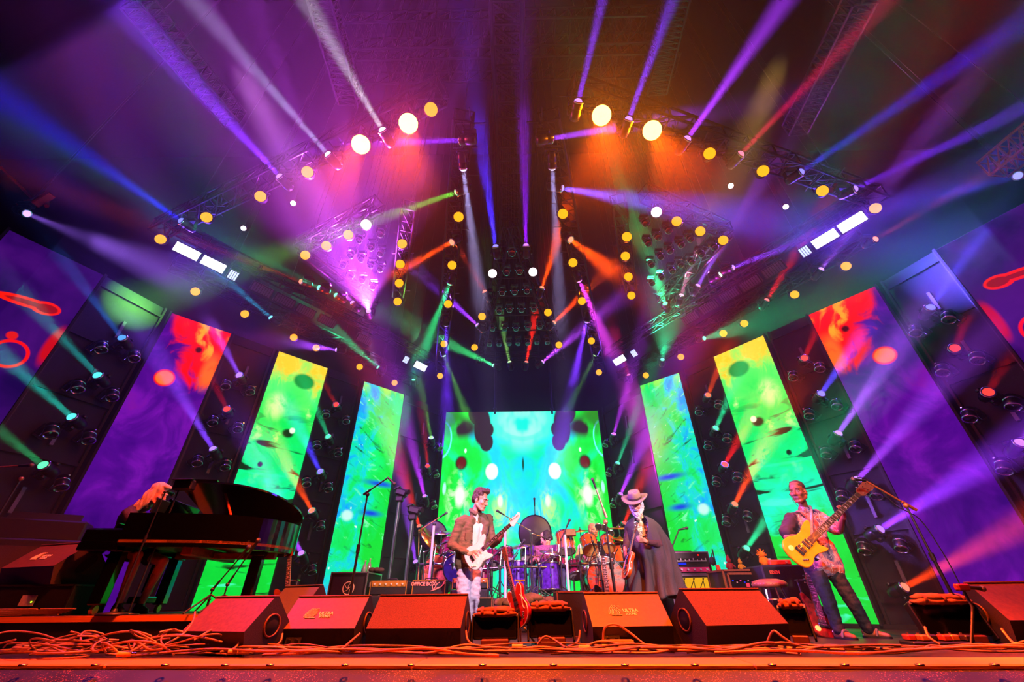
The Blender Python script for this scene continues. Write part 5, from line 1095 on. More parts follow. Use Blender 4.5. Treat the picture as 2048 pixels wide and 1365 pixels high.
    if kind == 'semi':
        for s_ in (-1, 1): obj('sound_hole', MB().tube(path([(.06, s_ * .1, z + .001), (.03, s_ * .12, z + .001), (-.05, s_ * .11, z + .001), (-.09, s_ * .13, z + .001)]), .006, 5), IVO, r)
        obj('binding', MB().tube([(x * .985, y * .985, z - .003) for x, y in O + O[:1]], .005, 5), IVO, r)
    if kind == 'bass':
        obj('emblem', MB().lathe([(.001, .001), (.03, .001), (.032, 0)], 12, TR((-.16 * scale * bs, .07 * scale * bs, z))), mat('cream_emblem', (.95, .85, .4), .5), r)
        obj('thumb_rest', MB().bbox((.03, 0, z + .006), (.03, .1, .012), .003), RUB, r)
    return r
RED = mat('cherry_red', (.62, .04, .06), .18, 0, 0, 12, .25, .5, coat=.6)
def guitar_stand(label, base, h_=.62, m=None):
    r = thing('guitar_stand', label, 'stand', base); m = m or RUB
    for a in (-2.3, -.84, 1.57): obj('leg', MB().tube([(0, 0, .2), (.24 * math.cos(a), .24 * math.sin(a), .012)], .011, 6), m, r)
    obj('pole', MB().cyl((0, 0, .18), (0, .03, h_), .013, n=8), m, r)
    for s in (-1, 1): obj('arm', MB().tube([(0, 0, .26), (s * .1, -.03, .26), (s * .1, -.13, .27)], .012, 6), m, r)
    obj('yoke', MB().tube([(-.05, -.08, h_ + .0), (-.05, .0, h_), (.05, .0, h_), (.05, -.08, h_)], .009, 6), m, r); return r
# red semi hollow guitar on its stand in the middle
pb = aty(1037, 1210, 5.35); nk = aty(1010, 1095, 5.55) - pb
guitar('semi', 'red semi-hollow guitar on a stand between the two music screens', pb, nk, (-.85, -.45, .2), RED, scale=.9)
guitar_stand('yellow guitar stand under the red semi-hollow guitar', (pb.x + .02, 5.5, 0), .6, mat('stand_yellow', (.75, .6, .25), .4, .3))
pb = aty(1216, 1205, 6.1); nk = aty(1206, 1125, 6.25) - pb
guitar('strat', 'dark guitar standing upright before the bass drum, behind the emblem monitor', pb, nk, (.1, -1, .2), mat('black_gloss', (.03, .03, .04), .15, 0, 0, 10, .1, .5, coat=.5)); guitar_stand('black guitar stand under the dark guitar before the bass drum', (pb.x + .01, 6.3, 0), .62)
pb = aty(574, 1205, 6.2); nk = aty(580, 1110, 6.3) - pb
guitar('strat', 'gold-lit guitar on a stand beyond the tail of the piano', pb, nk, (.2, -1, .1), mat('sunburst_brown', (.4, .18, .06), .25, 0, 0, 12, .3)); guitar_stand('chrome guitar stand under the gold-lit guitar beyond the piano tail', (pb.x - .02, 6.35, 0), .66, CHR)
pb = aty(1640, 1232, 6.15); nk = aty(1603, 1110, 6.4) - pb
guitar('bass', 'red bass guitar with pale inlays leaning behind the legs of the bass player', pb, nk, (-.2, -1, .3), mat('red_inlaid', (.36, .03, .03), .3, 0, .1, 22, .9)); guitar_stand('black guitar stand holding the red inlaid bass', (pb.x - .02, 6.32, 0), .6)
pb = aty(1672, 1238, 6.0); nk = aty(1640, 1120, 6.4) - pb
guitar('semi', 'dark red guitar half hidden between the legs of the bass player', pb + V3((.05, .45, -.02)), nk, (-.1, -1, .3), mat('dark_red_gloss', (.3, .03, .03), .2, 0, 0, 12, .2), scale=.85)

# ---- drums
def drum(label, c, ax, r, dp, shell, head_f, head_b=None, legs=None, group=None, spurs=False):
    """ax: from the batter head to the resonant head"""
    c = V3(c); t = thing('drum', label, 'drum', c, V3((0, 0, 1)).rotation_difference(V3(ax).normalized()), group); h = dp / 2
    obj('shell', MB().lathe([(r, -h), (r, h)], 24), shell, t); obj('resonant_head', MB().lathe([(.001, h + .004), (r * .97, h + .002)], 24), head_f, t); obj('batter_head', MB().lathe([(r * .97, -h - .002), (.001, -h - .004)], 24), head_b or head_f, t)
    for z in (-h, h): obj('hoop', MB().lathe([(r, z - .012), (r + .012, z - .012), (r + .012, z + .012), (r - .004, z + .012)], 24), CHR, t)
    lg = MB().bbox((0, 0, 0), (.022, .02, .05), .006).cyl((0, 0, -h + .01), (0, 0, h - .01), .004, n=5).mesh('lug', CHR)
    for i in range(8): a = 2 * PI * i / 8; o = lk('lug', lg, t); o.location = ((r + .014) * math.cos(a), (r + .014) * math.sin(a), 0); o.rotation_euler = (0, 0, a)
    if legs:
        q = t.rotation_quaternion.inverted()
        for i in range(3):
            a = 2 * PI * i / 3 + .5; p0 = V3(((r + .02) * math.cos(a), (r + .02) * math.sin(a), 0)); w0 = c + t.rotation_quaternion @ p0; p1 = q @ (V3((w0.x, w0.y, legs)) - c); obj('leg', MB().cyl(p0, p1, .008, n=6), CHR, t)
    return t
def cymbal(label, c, n, r, m, foot=.44, stand=True):
    c = V3(c); t = thing('cymbal', label, 'cymbal', (c.x, c.y + .0, foot)); q = V3((0, 0, 1)).rotation_difference(V3(n).normalized()).to_matrix().to_4x4(); z = c.z - foot
    obj('disc', MB().lathe([(.001, .035), (r * .15, .03), (r * .22, .012), (r, -.01), (r * .99, -.014), (r * .22, .006), (.001, .02)], 28, TR((0, 0, z)) @ q), m, t); obj('wing_nut', MB().cyl((0, 0, z + .01), (0, 0, z + .07), .006, n=6).ball((0, 0, z + .05), .014, 8, 6), CHR, t)
    if stand:
        obj('tube', MB().cyl((0, 0, z), (0, 0, z * .5), .009, n=8).cyl((0, 0, z * .55), (0, 0, .12), .014, n=8), CHR, t); obj('collar', MB().cyl((0, 0, z * .52), (0, 0, z * .57), .022, n=8), CHR, t)
        for a in (.3, 2.4, 4.5): obj('leg', MB().tube([(0, 0, .3), (.2 * math.cos(a), .2 * math.sin(a), .01)], .009, 6), CHR, t)
    return t
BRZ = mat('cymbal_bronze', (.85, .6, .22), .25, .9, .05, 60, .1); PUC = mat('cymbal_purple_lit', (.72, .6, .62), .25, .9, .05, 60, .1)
SHO = mat('shell_amber', (.72, .30, .10), .2, 0, 0, 14, .3, .5, coat=.5); SHP = mat('shell_plum', (.45, .08, .25), .15, .1, 0, 20, .5, .5, coat=.6); SHV = mat('shell_violet', (.30, .14, .62), .15, .3, 0, 18, .5, .5, coat=.6)
HDY = mat('drum_head_yellow', (.92, .80, .45), .45, 0, 0, 20, .1); HDW = mat('drum_head_white', (.92, .9, .92), .4, 0, 0, 20, .05)
TD = Tree('tie_dye_head'); b_ = TD.nt.nodes.new('ShaderNodeBsdfPrincipled'); ux, uy, uz = TD.uv('Object')
at2 = uy._m('ARCTAN2', ux); rr = ((ux * ux) + (uy * uy)).sqrt(); nz = TD.noise(TD.vec(at2 * 2.2, rr * 3.0), 1.6, 3, .6)
cc = TD.ramp(nz, [(.3, (.25, .27, .33)), (.5, (.5, .42, .42)), (.6, (.85, .2, .08)), (.72, (.95, .35, .1))]); cc = TD.mix(uy.ss(-.12, .04), cc, (.95, .16, .05)) if False else TD.mix((uy * -1.0).ss(.02, .16) , cc, (.95, .2, .06)); cc = TD.mix(rr.ss(.09, .02), cc, (1, .3, .1))
TD.nt.links.new(cc, b_.inputs['Base Color']); b_.inputs['Roughness'].default_value = .4; TD.nt.links.new(b_.outputs[0], TD.out.inputs[0])
dz = .44
# amber kit
bd = aty(1207, 1158, 8.75); drum('large bass drum with tie-dye head behind the microphone stand', bd, (0.05, -1, 0), .345, .42, SHO, TD.m, legs=dz)
drum('amber tom with yellow lower head before the grey-haired drummer', aty(1179, 1090, 8.75), (.05, -.62, -.78), .155, .26, SHO, HDY); drum('smaller amber tom with yellow lower head beside the microphone stand', aty(1215, 1088, 8.75), (-.1, -.62, -.78), .125, .22, SHO, HDY)
drum('amber floor drum with pink-lit lower head beside the tubular light stand', aty(1131, 1086, 8.8), (.0, -.35, -.93), .165, .34, SHO, HDW); drum('amber floor tom half hidden behind the man in the hat', aty(1240, 1110, 8.9), (0, -.2, -1), .19, .34, SHO, HDY, legs=dz)
cymbal('golden cymbal on a stand beside the hat', aty(1238, 1056, 9.0), (.0, -.2, 1), .25, BRZ); cymbal('lower golden cymbal behind the smaller amber tom', aty(1240, 1078, 8.8), (.1, -.25, 1), .22, BRZ)
cymbal('small golden cymbal at the shoulder of the drummer', aty(1160, 1062, 9.5), (-.1, -.2, 1), .17, BRZ)
for i, (u, v, y) in enumerate([(1197, 1054, 8.9), (1209, 1056, 8.95), (1221, 1067, 8.85)]):
    p = aty(u, v, y); t = drum('small black roto drum facing the house, %s of three beside the drummer' % ('highest', 'middle', 'lowest')[i], p, (0, -.9, -.25), .055, .07, RUB, mat('black_head', (.06, .05, .06), .5)); obj('post', MB().cyl((0, 0, 0), t.rotation_quaternion.inverted() @ V3((0, .04, dz - p.z)), .01, n=6), CHR, t)
p = aty(1141, 1066, 8.6); t = thing('drum_pad', 'brown electronic drum pad on a post above the amber floor drum', 'drum pad', (p.x, 8.6, dz)); obj('pad', MB().bbox((0, 0, p.z - dz), (.2, .05, .13), .01, R=Matrix.Rotation(-.3, 3, 'X')), mat('brown_pad', (.35, .16, .1), .5), t); obj('post', MB().cyl((0, .03, 0), (0, .03, p.z - dz), .012, n=6), CHR, t); obj('foot', MB().lathe([(.001, 0), (.12, 0), (.12, .012), (.001, .02)], 12), CHR, t)
# violet kit
drum('bass drum with orange and violet head behind the lettered amplifier', aty(882, 1148, 8.75), (-.25, -1, 0), .30, .4, SHP, mat('orange_violet_head', (.8, .4, .3), .4, 0, 0, 8, .7), legs=dz)
drum('dark blue bass drum head beside the legs of the guitarist in jeans', aty(912, 1140, 8.6), (.2, -1, .1), .24, .3, SHV, mat('blue_dark_head', (.12, .1, .4), .3, 0, 0, 6, .6), legs=dz)
drum('tom with a brilliant white lower head beside the guitarist in jeans', aty(896, 1110, 8.7), (.1, -.7, -.7), .16, .25, SHP, HDW)
drum('red tom high behind the elbow of the guitarist in jeans', aty(898, 1093, 8.95), (.1, -.4, -.9), .15, .22, SHP, HDW)
drum('plum tom beside the white guitar', aty(985, 1120, 8.8), (.0, -.5, -.86), .15, .24, SHP, HDW, legs=dz); drum('red tom under the white guitar neck', aty(1012, 1112, 8.9), (.05, -.4, -.9), .14, .22, SHP, HDW, legs=dz)
drum('violet floor tom behind the red guitar neck', aty(1034, 1150, 8.75), (.0, -.1, -1), .19, .40, SHV, HDW, legs=dz); drum('violet floor tom beside the plain dark case', aty(1100, 1155, 8.6), (.0, -.1, -1), .20, .42, SHV, HDW, legs=dz)
drum('violet tom beneath the black gong', aty(1058, 1110, 9.0), (.0, -.5, -.86), .15, .24, SHV, HDW, legs=dz); drum('plum floor tom behind the jeans of the guitarist', aty(965, 1155, 8.7), (0, -.1, -1), .17, .4, SHP, HDW, legs=dz)
drum('plum snare beside the tubular light stand', aty(1118, 1128, 8.65), (.0, -.3, -.95), .14, .13, SHP, HDW, legs=dz)
drum('plum tom low beside the bass drum with tie-dye head', aty(1150, 1140, 8.7), (.05, -.5, -.85), .13, .24, SHP, HDW, legs=dz)
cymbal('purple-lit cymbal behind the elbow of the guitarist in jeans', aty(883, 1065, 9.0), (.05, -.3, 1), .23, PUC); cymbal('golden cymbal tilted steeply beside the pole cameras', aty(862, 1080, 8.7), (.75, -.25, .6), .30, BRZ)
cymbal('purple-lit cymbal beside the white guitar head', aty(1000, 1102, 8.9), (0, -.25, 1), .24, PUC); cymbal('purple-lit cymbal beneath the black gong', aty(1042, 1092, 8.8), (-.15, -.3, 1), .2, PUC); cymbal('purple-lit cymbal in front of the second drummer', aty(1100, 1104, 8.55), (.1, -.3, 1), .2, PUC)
def gong(label, u, v, y, r):
    p = aty(u, v, y); t = thing('gong', label, 'gong', (p.x, y, dz)); z = p.z - dz
    obj('disc', MB().lathe([(.001, .03), (r * .3, .02), (r * .9, .015), (r, 0), (r * .9, -.02), (.001, -.02)], 36, TR((0, 0, z)) @ RX(PI / 2)), mat('gong_black', (.05, .04, .05), .5, .2, .1, 30), t)
    for s in (-1, 1): obj('post', MB().cyl((s * r * .75, .05, 0), (s * r * .75, .05, z + r * .3), .014, n=8), RUB, t)
    obj('crossbar', MB().cyl((-r * .75, .05, z + r * .3), (r * .75, .05, z + r * .3), .012, n=8), RUB, t); obj('foot', MB().box((0, .05, .02), (r * 1.8, .3, .04)), RUB, t)
gong('round black gong standing behind the microphone in the middle', 1070, 1066, 9.25, .345); gong('round black gong partly behind the tilted golden cymbal', 866, 1072, 9.25, .29)
# small stands around the kits
def stick_mic(label, b, pts, y, m=CHR):
    bb = aty(b[0], b[1], y); base = V3((bb.x, y, dz)); P = [base] + [aty(u, v, y) for u, v in pts]
    mic_stand(label, base, P[1], P[1], P[-1], m, m, False, .75)
stick_mic('overhead microphone hanging above the white guitar head', (1068, 1195), [(1060, 1062), (1007, 1030)], 8.5); stick_mic('microphone standing on top of the black gong', (1069, 1195), [(1070, 1035), (1069, 1012)], 9.35, RUB)
stick_mic('overhead microphone on a boom above the tilted golden cymbal', (836, 1195), [(838, 1062), (880, 1035)], 8.6, mat('stand_amber', (.75, .5, .3), .35, .7)); stick_mic('purple-lit microphone in front of the black gong', (1062, 1195), [(1064, 1068), (1085, 1075)], 8.45)
stick_mic('microphone at the purple drums beside the guitarist in jeans', (846, 1195), [(848, 1105), (880, 1090)], 8.5); stick_mic('round windscreen microphone beside the guitarist in jeans', (984, 1195), [(986, 1062), (985, 1050)], 8.5, RUB)
stick_mic('microphone over the amber floor drum', (1123, 1195), [(1122, 1080), (1133, 1055)], 8.45, RUB); stick_mic('microphone between the amber toms', (1196, 1195), [(1196, 1120), (1190, 1100)], 8.45); stick_mic('low microphone at the violet floor tom', (1076, 1195), [(1078, 1130), (1095, 1120)], 8.4)
stick_mic('low microphone at the plum tom', (975, 1195), [(974, 1130), (990, 1112)], 8.4); stick_mic('microphone stand behind the red guitar neck', (1022, 1195), [(1024, 1120), (1040, 1095)], 8.5)
for i, (u, vt, lb) in enumerate([(1011, 1060, 'pink-lit clear tube standing beside the red guitar neck'), (1128, 1072, 'pink-lit clear tube standing beside the plain dark case'), (868, 1052, 'orange-lit clear tube standing behind the lettered amplifier')]):
    y = 8.35 if i < 2 else 7.6; p = aty(u, vt, y); z0 = 0 if i == 2 else 0; t = thing('tube_stand', lb, 'tube light', (p.x, y - .15 if i < 2 else y, 0)); h = p.z
    obj('tube', MB().cyl((0, 0, .02), (0, 0, h), .022, n=12), mat('frosted_tube', (.85, .72, .72), .25, 0, 0, 20, .05, .7), t); obj('end_cap', MB().cyl((0, 0, h), (0, 0, h + .03), .026, n=12), RUB, t); obj('foot', MB().lathe([(.001, 0), (.13, 0), (.13, .015), (.03, .03), (.001, .03)], 16), RUB, t)
# ---- chrome racks that carry the toms
for lb, L in (('chrome drum rack carrying the amber toms', [(1118, 1128, 8.6), (1160, 1128, 8.5), (1200, 1128, 8.5), (1252, 1124, 8.6)]), ('chrome drum rack carrying the plum and violet toms', [(955, 1140, 8.5), (1000, 1136, 8.42), (1050, 1134, 8.42), (1105, 1136, 8.45)]), ('chrome drum rack behind the lettered amplifier', [(836, 1130, 8.5), (866, 1128, 8.45), (905, 1130, 8.45)])):
    P = [aty(*q) for q in L]; r = thing('drum_rack', lb, 'rack', (P[0].x, P[0].y, dz)); o = V3(r.location)
    obj('rack_tube', MB().tube([p - o for p in P], .02, 8), CHR, r)
    for p in P: obj('leg', MB().cyl(p - o, V3((p.x, p.y, dz)) - o, .02, n=8), CHR, r); obj('clamp', MB().bbox(p - o, (.07, .07, .07), .015), CHR, r); obj('post', MB().cyl(p - o, p - o + V3((.02, .05, .32)), .013, n=6), CHR, r)
    for i in range(len(P) - 1): q = (P[i] + P[i + 1]) / 2 - o; obj('clamp', MB().bbox(q, (.05, .06, .06), .012), CHR, r); obj('arm', MB().tube([q, q + V3((.03, -.08, .12)), q + V3((.10, -.1, .22))], .011, 6), CHR, r)
# ---- cables
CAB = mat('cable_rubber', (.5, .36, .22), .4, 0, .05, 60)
def cable(pts, r=.011, label='black cable lying in the tangle along the front of the stage', group='cables along the front of the stage'):
    pts = [V3(p) for p in pts]; o = lk('cable', None) if False else None
    mb = MB().tube([p - pts[0] for p in path(pts, 6)], r * .82, 6); c = obj('cable', mb, CAB); c.location = pts[0]; tag(c, label, 'cable', group); return c
def fl(s, b, z=.012): p = edge(s, b); return V3((p.x, p.y, z))
S0 = 0.6
for i in range(34):
    s = rnd.uniform(-1.0, LEN - .5); L = rnd.uniform(1.2, 3.4); b = rnd.uniform(.36, .82); k = rnd.randint(5, 8); lay = .012 + .004 * (i % 7)
    cable([fl(s + L * j / k, max(.33, min(.9, b + rnd.uniform(-.13, .13))), lay + (rnd.uniform(0, .05) if 0 < j < k else 0)) for j in range(k + 1)], rnd.choice([.008, .010, .012, .013]))
for i in range(22):   # heap at the piano end, looping
    cx = rnd.uniform(-4.4, -2.9); cyy = 4.62 + rnd.uniform(-.12, .18); rx = rnd.uniform(.18, .5); ry = rnd.uniform(.08, .2); a0 = rnd.uniform(0, 6); tl = rnd.uniform(.6, 1.0)
    pts = [V3((cx + rx * math.cos(a0 + t * 5.2 * tl), cyy + ry * math.sin(a0 + t * 5.2 * tl), .02 + .012 * (i % 9) + .09 * abs(math.sin(t * 5 + i)) * (i % 3 > 0))) for t in [j / 9 for j in range(10)]]
    cable(pts, rnd.choice([.009, .011, .013]), 'cable looped in the heap below the piano riser', 'cables heaped below the piano riser')
for i in range(6):
    u = 95 + i * 12; p0 = V3((-5.4 + .1 * i, 5.02, RZL + .012)); cable([V3((-5.3 + .45 * math.cos(t) + .03 * i, 5.21 + .05 * math.sin(t) , RZL + .012 + .01 * i)) for t in [j * .62 + i for j in range(9 + i % 3)]], .011, 'cable coiled on the edge of the piano riser', 'cables coiled on the piano riser')
spec = [([(390, 1225, 4.96), (385, 1245, 4.86), (365, 1270, 4.75), (330, 1290, 4.65)], 'pair of cables arching from the piano riser to the floor'), ([(470, 1262, 4.66), (478, 1285, 4.6), (465, 1300, 4.55), (440, 1305, 4.5)], 'cable plugged into the plain floor monitor at the piano'),
        ([(565, 1268, 4.95), (560, 1285, 4.9), (540, 1298, 4.8), (505, 1306, 4.6)], 'cable leaving the back of the emblem monitor at the road case'), ([(720, 1268, 4.8), (700, 1285, 4.7), (680, 1300, 4.6), (640, 1306, 4.5)], 'cable looping beside the carpet covered monitor'),
        ([(1206, 1282, 4.75), (1210, 1256, 4.75), (1232, 1250, 4.75), (1262, 1268, 4.72), (1300, 1296, 4.6), (1350, 1308, 4.45)], 'thick cable arching in front of the emblem monitor of the man in the hat'), ([(1150, 1308, 4.5), (1180, 1290, 4.6), (1205, 1284, 4.6), (1240, 1290, 4.6), (1290, 1306, 4.5)], 'thin cable curving below the arching thick cable'),
        ([(1530, 1300, 4.45), (1545, 1264, 4.4), (1565, 1275, 4.35), (1600, 1300, 4.3)], 'cable arching before the large red-lit monitor'), ([(1850, 1255, 4.5), (1858, 1275, 4.45), (1880, 1290, 4.4)], 'cable hanging from the wide music screen'), ([(2003, 1258, 4.45), (2020, 1280, 4.4), (2032, 1288, 4.35), (2060, 1280, 4.3)], 'cable hanging from the end floor monitor'),
        ([(1075, 1290, 4.7), (1090, 1274, 4.7), (1110, 1282, 4.7), (1130, 1296, 4.6)], 'short cable arch in front of the thick cloth screen'), ([(932, 1262, 4.85), (936, 1282, 4.8), (955, 1294, 4.7), (990, 1298, 4.6)], 'cable at the corner of the music screen beside the jeans'), ([(1160, 1262, 4.85), (1155, 1285, 4.8), (1130, 1296, 4.7), (1100, 1300, 4.6)], 'cable curling beside the thick cloth music screen')]
for pts, lb in spec:
    P = [aty(u, v, y) for u, v, y in pts]
    for p in P: p.z = max(p.z, .015)
    cable(P, .013, lb, None)
# connectors, boxes and taped plugs on the floor
for i, (u, v, y) in enumerate([(468, 1308, 4.5), (486, 1309, 4.5), (665, 1309, 4.5), (1170, 1306, 4.55), (1215, 1303, 4.6), (1380, 1307, 4.4), (1700, 1300, 4.3), (930, 1303, 4.6), (1035, 1296, 4.7), (250, 1305, 4.4), (90, 1300, 4.6)]):
    p = aty(u, v, y); t = thing('cable_plug', 'yellow-taped plug on the floor, %s along the front of the stage from the piano end' % ORD([i2 for i2, _ in sorted(enumerate([468, 486, 665, 1170, 1215, 1380, 1700, 930, 1035, 250, 90]), key=lambda q: q[1])].index(i)), 'plug', (p.x, y, .014 + .03), rnd.uniform(-.6, .6), 'taped plugs on the floor')
    obj('sleeve', MB().cyl((-.05, 0, 0), (.05, 0, 0), .02, n=8), mat('tape_yellow', (.8, .62, .25), .5), t); obj('tip', MB().cyl((.05, 0, 0), (.085, 0, 0), .012, n=8), CHR, t)
t = thing('pedal_board', 'dark pedal board strewn with small boxes beside the bass player', 'pedal board', (3.95, 4.75, 0), -.2); obj('board', MB().bbox((0, 0, .03), (.55, .25, .04), .01), RUB, t)
for i in range(6): obj('pedal', MB().bbox((-.22 + .088 * i, .02 * (-1) ** i, .075), (.07, .11, .05), .01), [mat('pedal_red', (.6, .2, .12), .4), mat('pedal_brass', (.75, .5, .25), .35, .5), mat('pedal_dark', (.15, .1, .1), .4)][i % 3], t); obj('knob', MB().cyl((-.22 + .088 * i, .03, .1), (-.22 + .088 * i, .03, .115), .012, n=8), CHR, t)
t = thing('small_screen', 'tiny blue-lit screen on the floor beside the wide music screen', 'screen', (4.15, 5.0, 0), -.1); obj('frame', MB().bbox((0, 0, .07), (.17, .02, .12), .005, R=Matrix.Rotation(-.3, 3, 'X')), RUB, t); obj('display', MB().box((0, -.014, .07), (.15, .006, .10), R=Matrix.Rotation(-.3, 3, 'X')), emat('blue_small_screen', (.25, .3, 1), .8), t)
t = thing('stage_box', 'small black connector box on the floor before the orange-lit emblem monitor', 'box', (.95, 4.72, 0), -.1); obj('box', MB().bbox((0, 0, .04), (.3, .16, .08), .01), RUB, t); obj('top_plate', MB().box((0, 0, .083), (.28, .14, .006)), mat('tape_yellow', (.8, .62, .25), .5), t)
# ================================================================= PEOPLE
SKIN = mat('skin_light', (.86, .62, .52), .5, 0, .05, 60, .06); SKIN2 = mat('skin_brown', (.48, .28, .19), .5, 0, .05, 60, .08)
EYEW = mat('eye_white', (.9, .88, .86), .3); EYED = mat('eye_dark', (.08, .05, .04), .25); LIP = mat('lip', (.62, .32, .30), .5); LIP2 = mat('lip_brown', (.42, .22, .19), .5)
def remesh(mb, vox, it=4, wr=0.0, wf=9.0, seed=0.0, st=(1, 1, 1)):
    me = mb.mesh('tmp', SKIN); o = lk('tmp', me)
    a = o.modifiers.new('r', 'REMESH'); a.mode = 'VOXEL'; a.voxel_size = vox; a.use_smooth_shade = True
    if it: b = o.modifiers.new('s', 'SMOOTH'); b.iterations = it; b.factor = .5
    r = bpy.data.meshes.new_from_object(o.evaluated_get(bpy.context.evaluated_depsgraph_get())); bpy.data.objects.remove(o); bpy.data.meshes.remove(me)
    if wr:
        ns = [v.normal.copy() for v in r.vertices]
        for v, n in zip(r.vertices, ns):
            p = V3((v.co.x * st[0], v.co.y * st[1], v.co.z * st[2])) * wf + V3((seed, seed, 0))
            v.co += n * wr * (noise.noise(p) + .6 * noise.noise(p * 2.1) - .15)
    for p in r.polygons: p.use_smooth = True
    return r
def put(name, me, m, parent):
    me.name = name; me.materials.clear(); me.materials.append(m); o = lk(name, me, parent); o.matrix_parent_inverse = Matrix.Identity(4)
    return o
def frame(y, z):
    """matrix whose local +y looks along y and local z is as near z as possible"""
    y = V3(y).normalized(); x = y.cross(V3(z)).normalized(); z = x.cross(y); return Matrix((x, y, z)).transposed().to_4x4()
def head_parts(mb, c, look, up, k=1.0, jaw=1.0):
    M = TR(c) @ frame(look, up) @ Matrix.Diagonal((k, k, k, 1))
    def B(p, r): mb.ball(p, r, 16, 12, M)
    def C(a, b, r0, r1): 
        t = MB().capsule(a, b, r0, r1, 12); mb.add(t.v, t.f, True, M)
    B((0, -.018, .045), (.074, .094, .082)); B((0, .02, -.02), (.062, .07, .088)); B((0, .045, -.055), (.05 * jaw, .045, .05))
    for s in (-1, 1): C((s * .058 * jaw, -.005, -.055), (s * .018, .07, -.098), .02, .02); B((s * .038, .062, -.018), (.026, .024, .024)); B((s * .077, -.012, -.008), (.011, .022, .034))
    B((0, .078, -.1), (.02, .018, .016)); C((0, .086, .022), (0, .112, -.026), .009, .0135); C((-.014, .098, -.03), (.014, .098, -.03), .010, .010)
    C((-.04, .078, .03), (.04, .078, .03), .013, .013); C((-.018, .088, -.058), (.018, .088, -.058), .0085, .0085); C((-.015, .086, -.072), (.015, .086, -.072), .009, .009); B((0, .02, .09), (.055, .05, .03))
    return M
def face_bits(root, M, lip, brow=None, mouth=True):
    for s in (-1, 1):
        e = obj('eye', MB().ball((s * .031, .0845, .008), (.0125, .009, .0052), 12, 8, M), EYEW, root); obj('iris', MB().ball((s * .031, .091, .008), (.0062, .004, .0050), 10, 6, M), EYED, e)
        if brow: obj('eyebrow', MB().tube([M @ V3((s * .014, .0945, .03)), M @ V3((s * .035, .092, .036)), M @ V3((s * .054, .08, .028))], [.0045, .005, .003], 6), brow, root)
    if mouth: obj('mouth', MB().tube([M @ V3((-.022, .0925, -.063)), M @ V3((0, .0985, -.061)), M @ V3((.022, .0925, -.063))], [.003, .005, .003], 6), lip, root)
def hand(mb, wrist, d, palm, side, curl=(.5, .5, .5), k=1.0, spread=.08):
    """five fingers; d: wrist to knuckles, palm: way the palm looks, side: +1 puts the thumb at palm x d"""
    d = V3(d).normalized(); n = V3(palm); n = (n - d * n.dot(d)).normalized(); t = n.cross(d) * side; M = Matrix((d, t, n)).transposed().to_4x4(); M = TR(wrist) @ M @ Matrix.Diagonal((k, k, k, 1))
    def C(a, b, r0, r1): 
        q = MB().capsule(a, b, r0, r1, 8); mb.add(q.v, q.f, True, M)
    C((-.02, 0, 0), (.02, 0, 0), .024, .026)
    for i, (y, L) in enumerate(((.03, .074), (.010, .083), (-.011, .077), (-.030, .060))):
        C((.01, y * .6, 0), (.088 - abs(y) * .25, y, -.004), .0155, .012)
        p = V3((.088 - abs(y) * .25, y, -.004)); a = 0.0; sp = y * spread * 12
        for j, (f, r) in enumerate(((.44, .0098), (.31, .0088), (.25, .0078))):
            a += curl[j] * (1 + .08 * i); q = p + V3((math.cos(a), sp * .2, math.sin(a))) * L * f; C(tuple(p), tuple(q), r, r - .001); p = q
    p = V3((.02, .022, .006)); C((0, .01, 0), tuple(p), .02, .016)
    for (vx, vy, vz), L, r in (((.6, .75, .35), .042, .0125), ((.85, .3, .5), .034, .0105), ((.9, -.05, .55), .026, .009)):
        q = p + V3((vx, vy, vz)).normalized() * L; C(tuple(p), tuple(q), r, r - .0015); p = q
    return M
def lerp(a, b, t): return a + (b - a) * t
def torso(mb, J, g=0.0, w=1.0, belly=0.0):
    sL, sR, hL, hR = J['sL'], J['sR'], J['hL'], J['hR']; top = (sL + sR) / 2; pel = (hL + hR) / 2
    mb.capsule(sL, sR, .062 + g, .062 + g); ax = (sL - sR).normalized(); fw = ax.cross(top - pel).normalized() * -1
    for s, h in ((sL, hL), (sR, hR)):
        a = lerp(top, s, .50 * w) + (pel - top) * .16; b = lerp(pel, h, .62); mb.capsule(a, b, .098 * w + g, .098 + g); mb.capsule(lerp(s, top, .12), a, .06 + g, .095 * w + g)
    mb.capsule(lerp(top, pel, .2), lerp(top, pel, .9), .105 * w + g, .105 + g); mb.capsule(hL, hR, .098 + g, .098 + g)
    mb.capsule(lerp(top, pel, .02), J['nk'], .075, .056 + g * .4)
    if belly: mb.ball(lerp(top, pel, .62) + J['fw'] * belly, .125 + g, 14, 10)
def arm(mb, s, e, w_, r=(.052, .043, .038, .027), g=0.0):
    mb.capsule(s, e, r[0] + g, r[1] + g); mb.capsule(e, w_, r[2] + .004 + g, r[3] + g); mb.capsule(lerp(e, w_, .05), lerp(e, w_, .45), r[2] + .006 + g, r[2] - .002 + g)
def leg(mb, h, k, a, r=(.085, .058, .055, .038), g=0.0):
    mb.capsule(h, k, r[0] + g, r[1] + g); mb.capsule(k, a, r[2] + g, r[3] + g); mb.capsule(lerp(k, a, .12), lerp(k, a, .42), r[2] + .002 + g, r[2] - .004 + g)
def foot_shape(mb, a, d, k=1.0, g=0.0, z0=None):
    d = V3((d[0], d[1], 0)).normalized(); z = z0 if z0 is not None else a.z - .07
    h = V3((a.x, a.y, z + .035)) - d * .04; m_ = V3((a.x, a.y, z + .042)) + d * .07; t = V3((a.x, a.y, z + .026)) + d * .165
    mb.capsule(a, h + V3((0, 0, .02)), .04 + g, .036 + g); mb.capsule(h, m_, .035 + g, .036 + g); mb.capsule(m_, t, .037 + g, .026 + g)
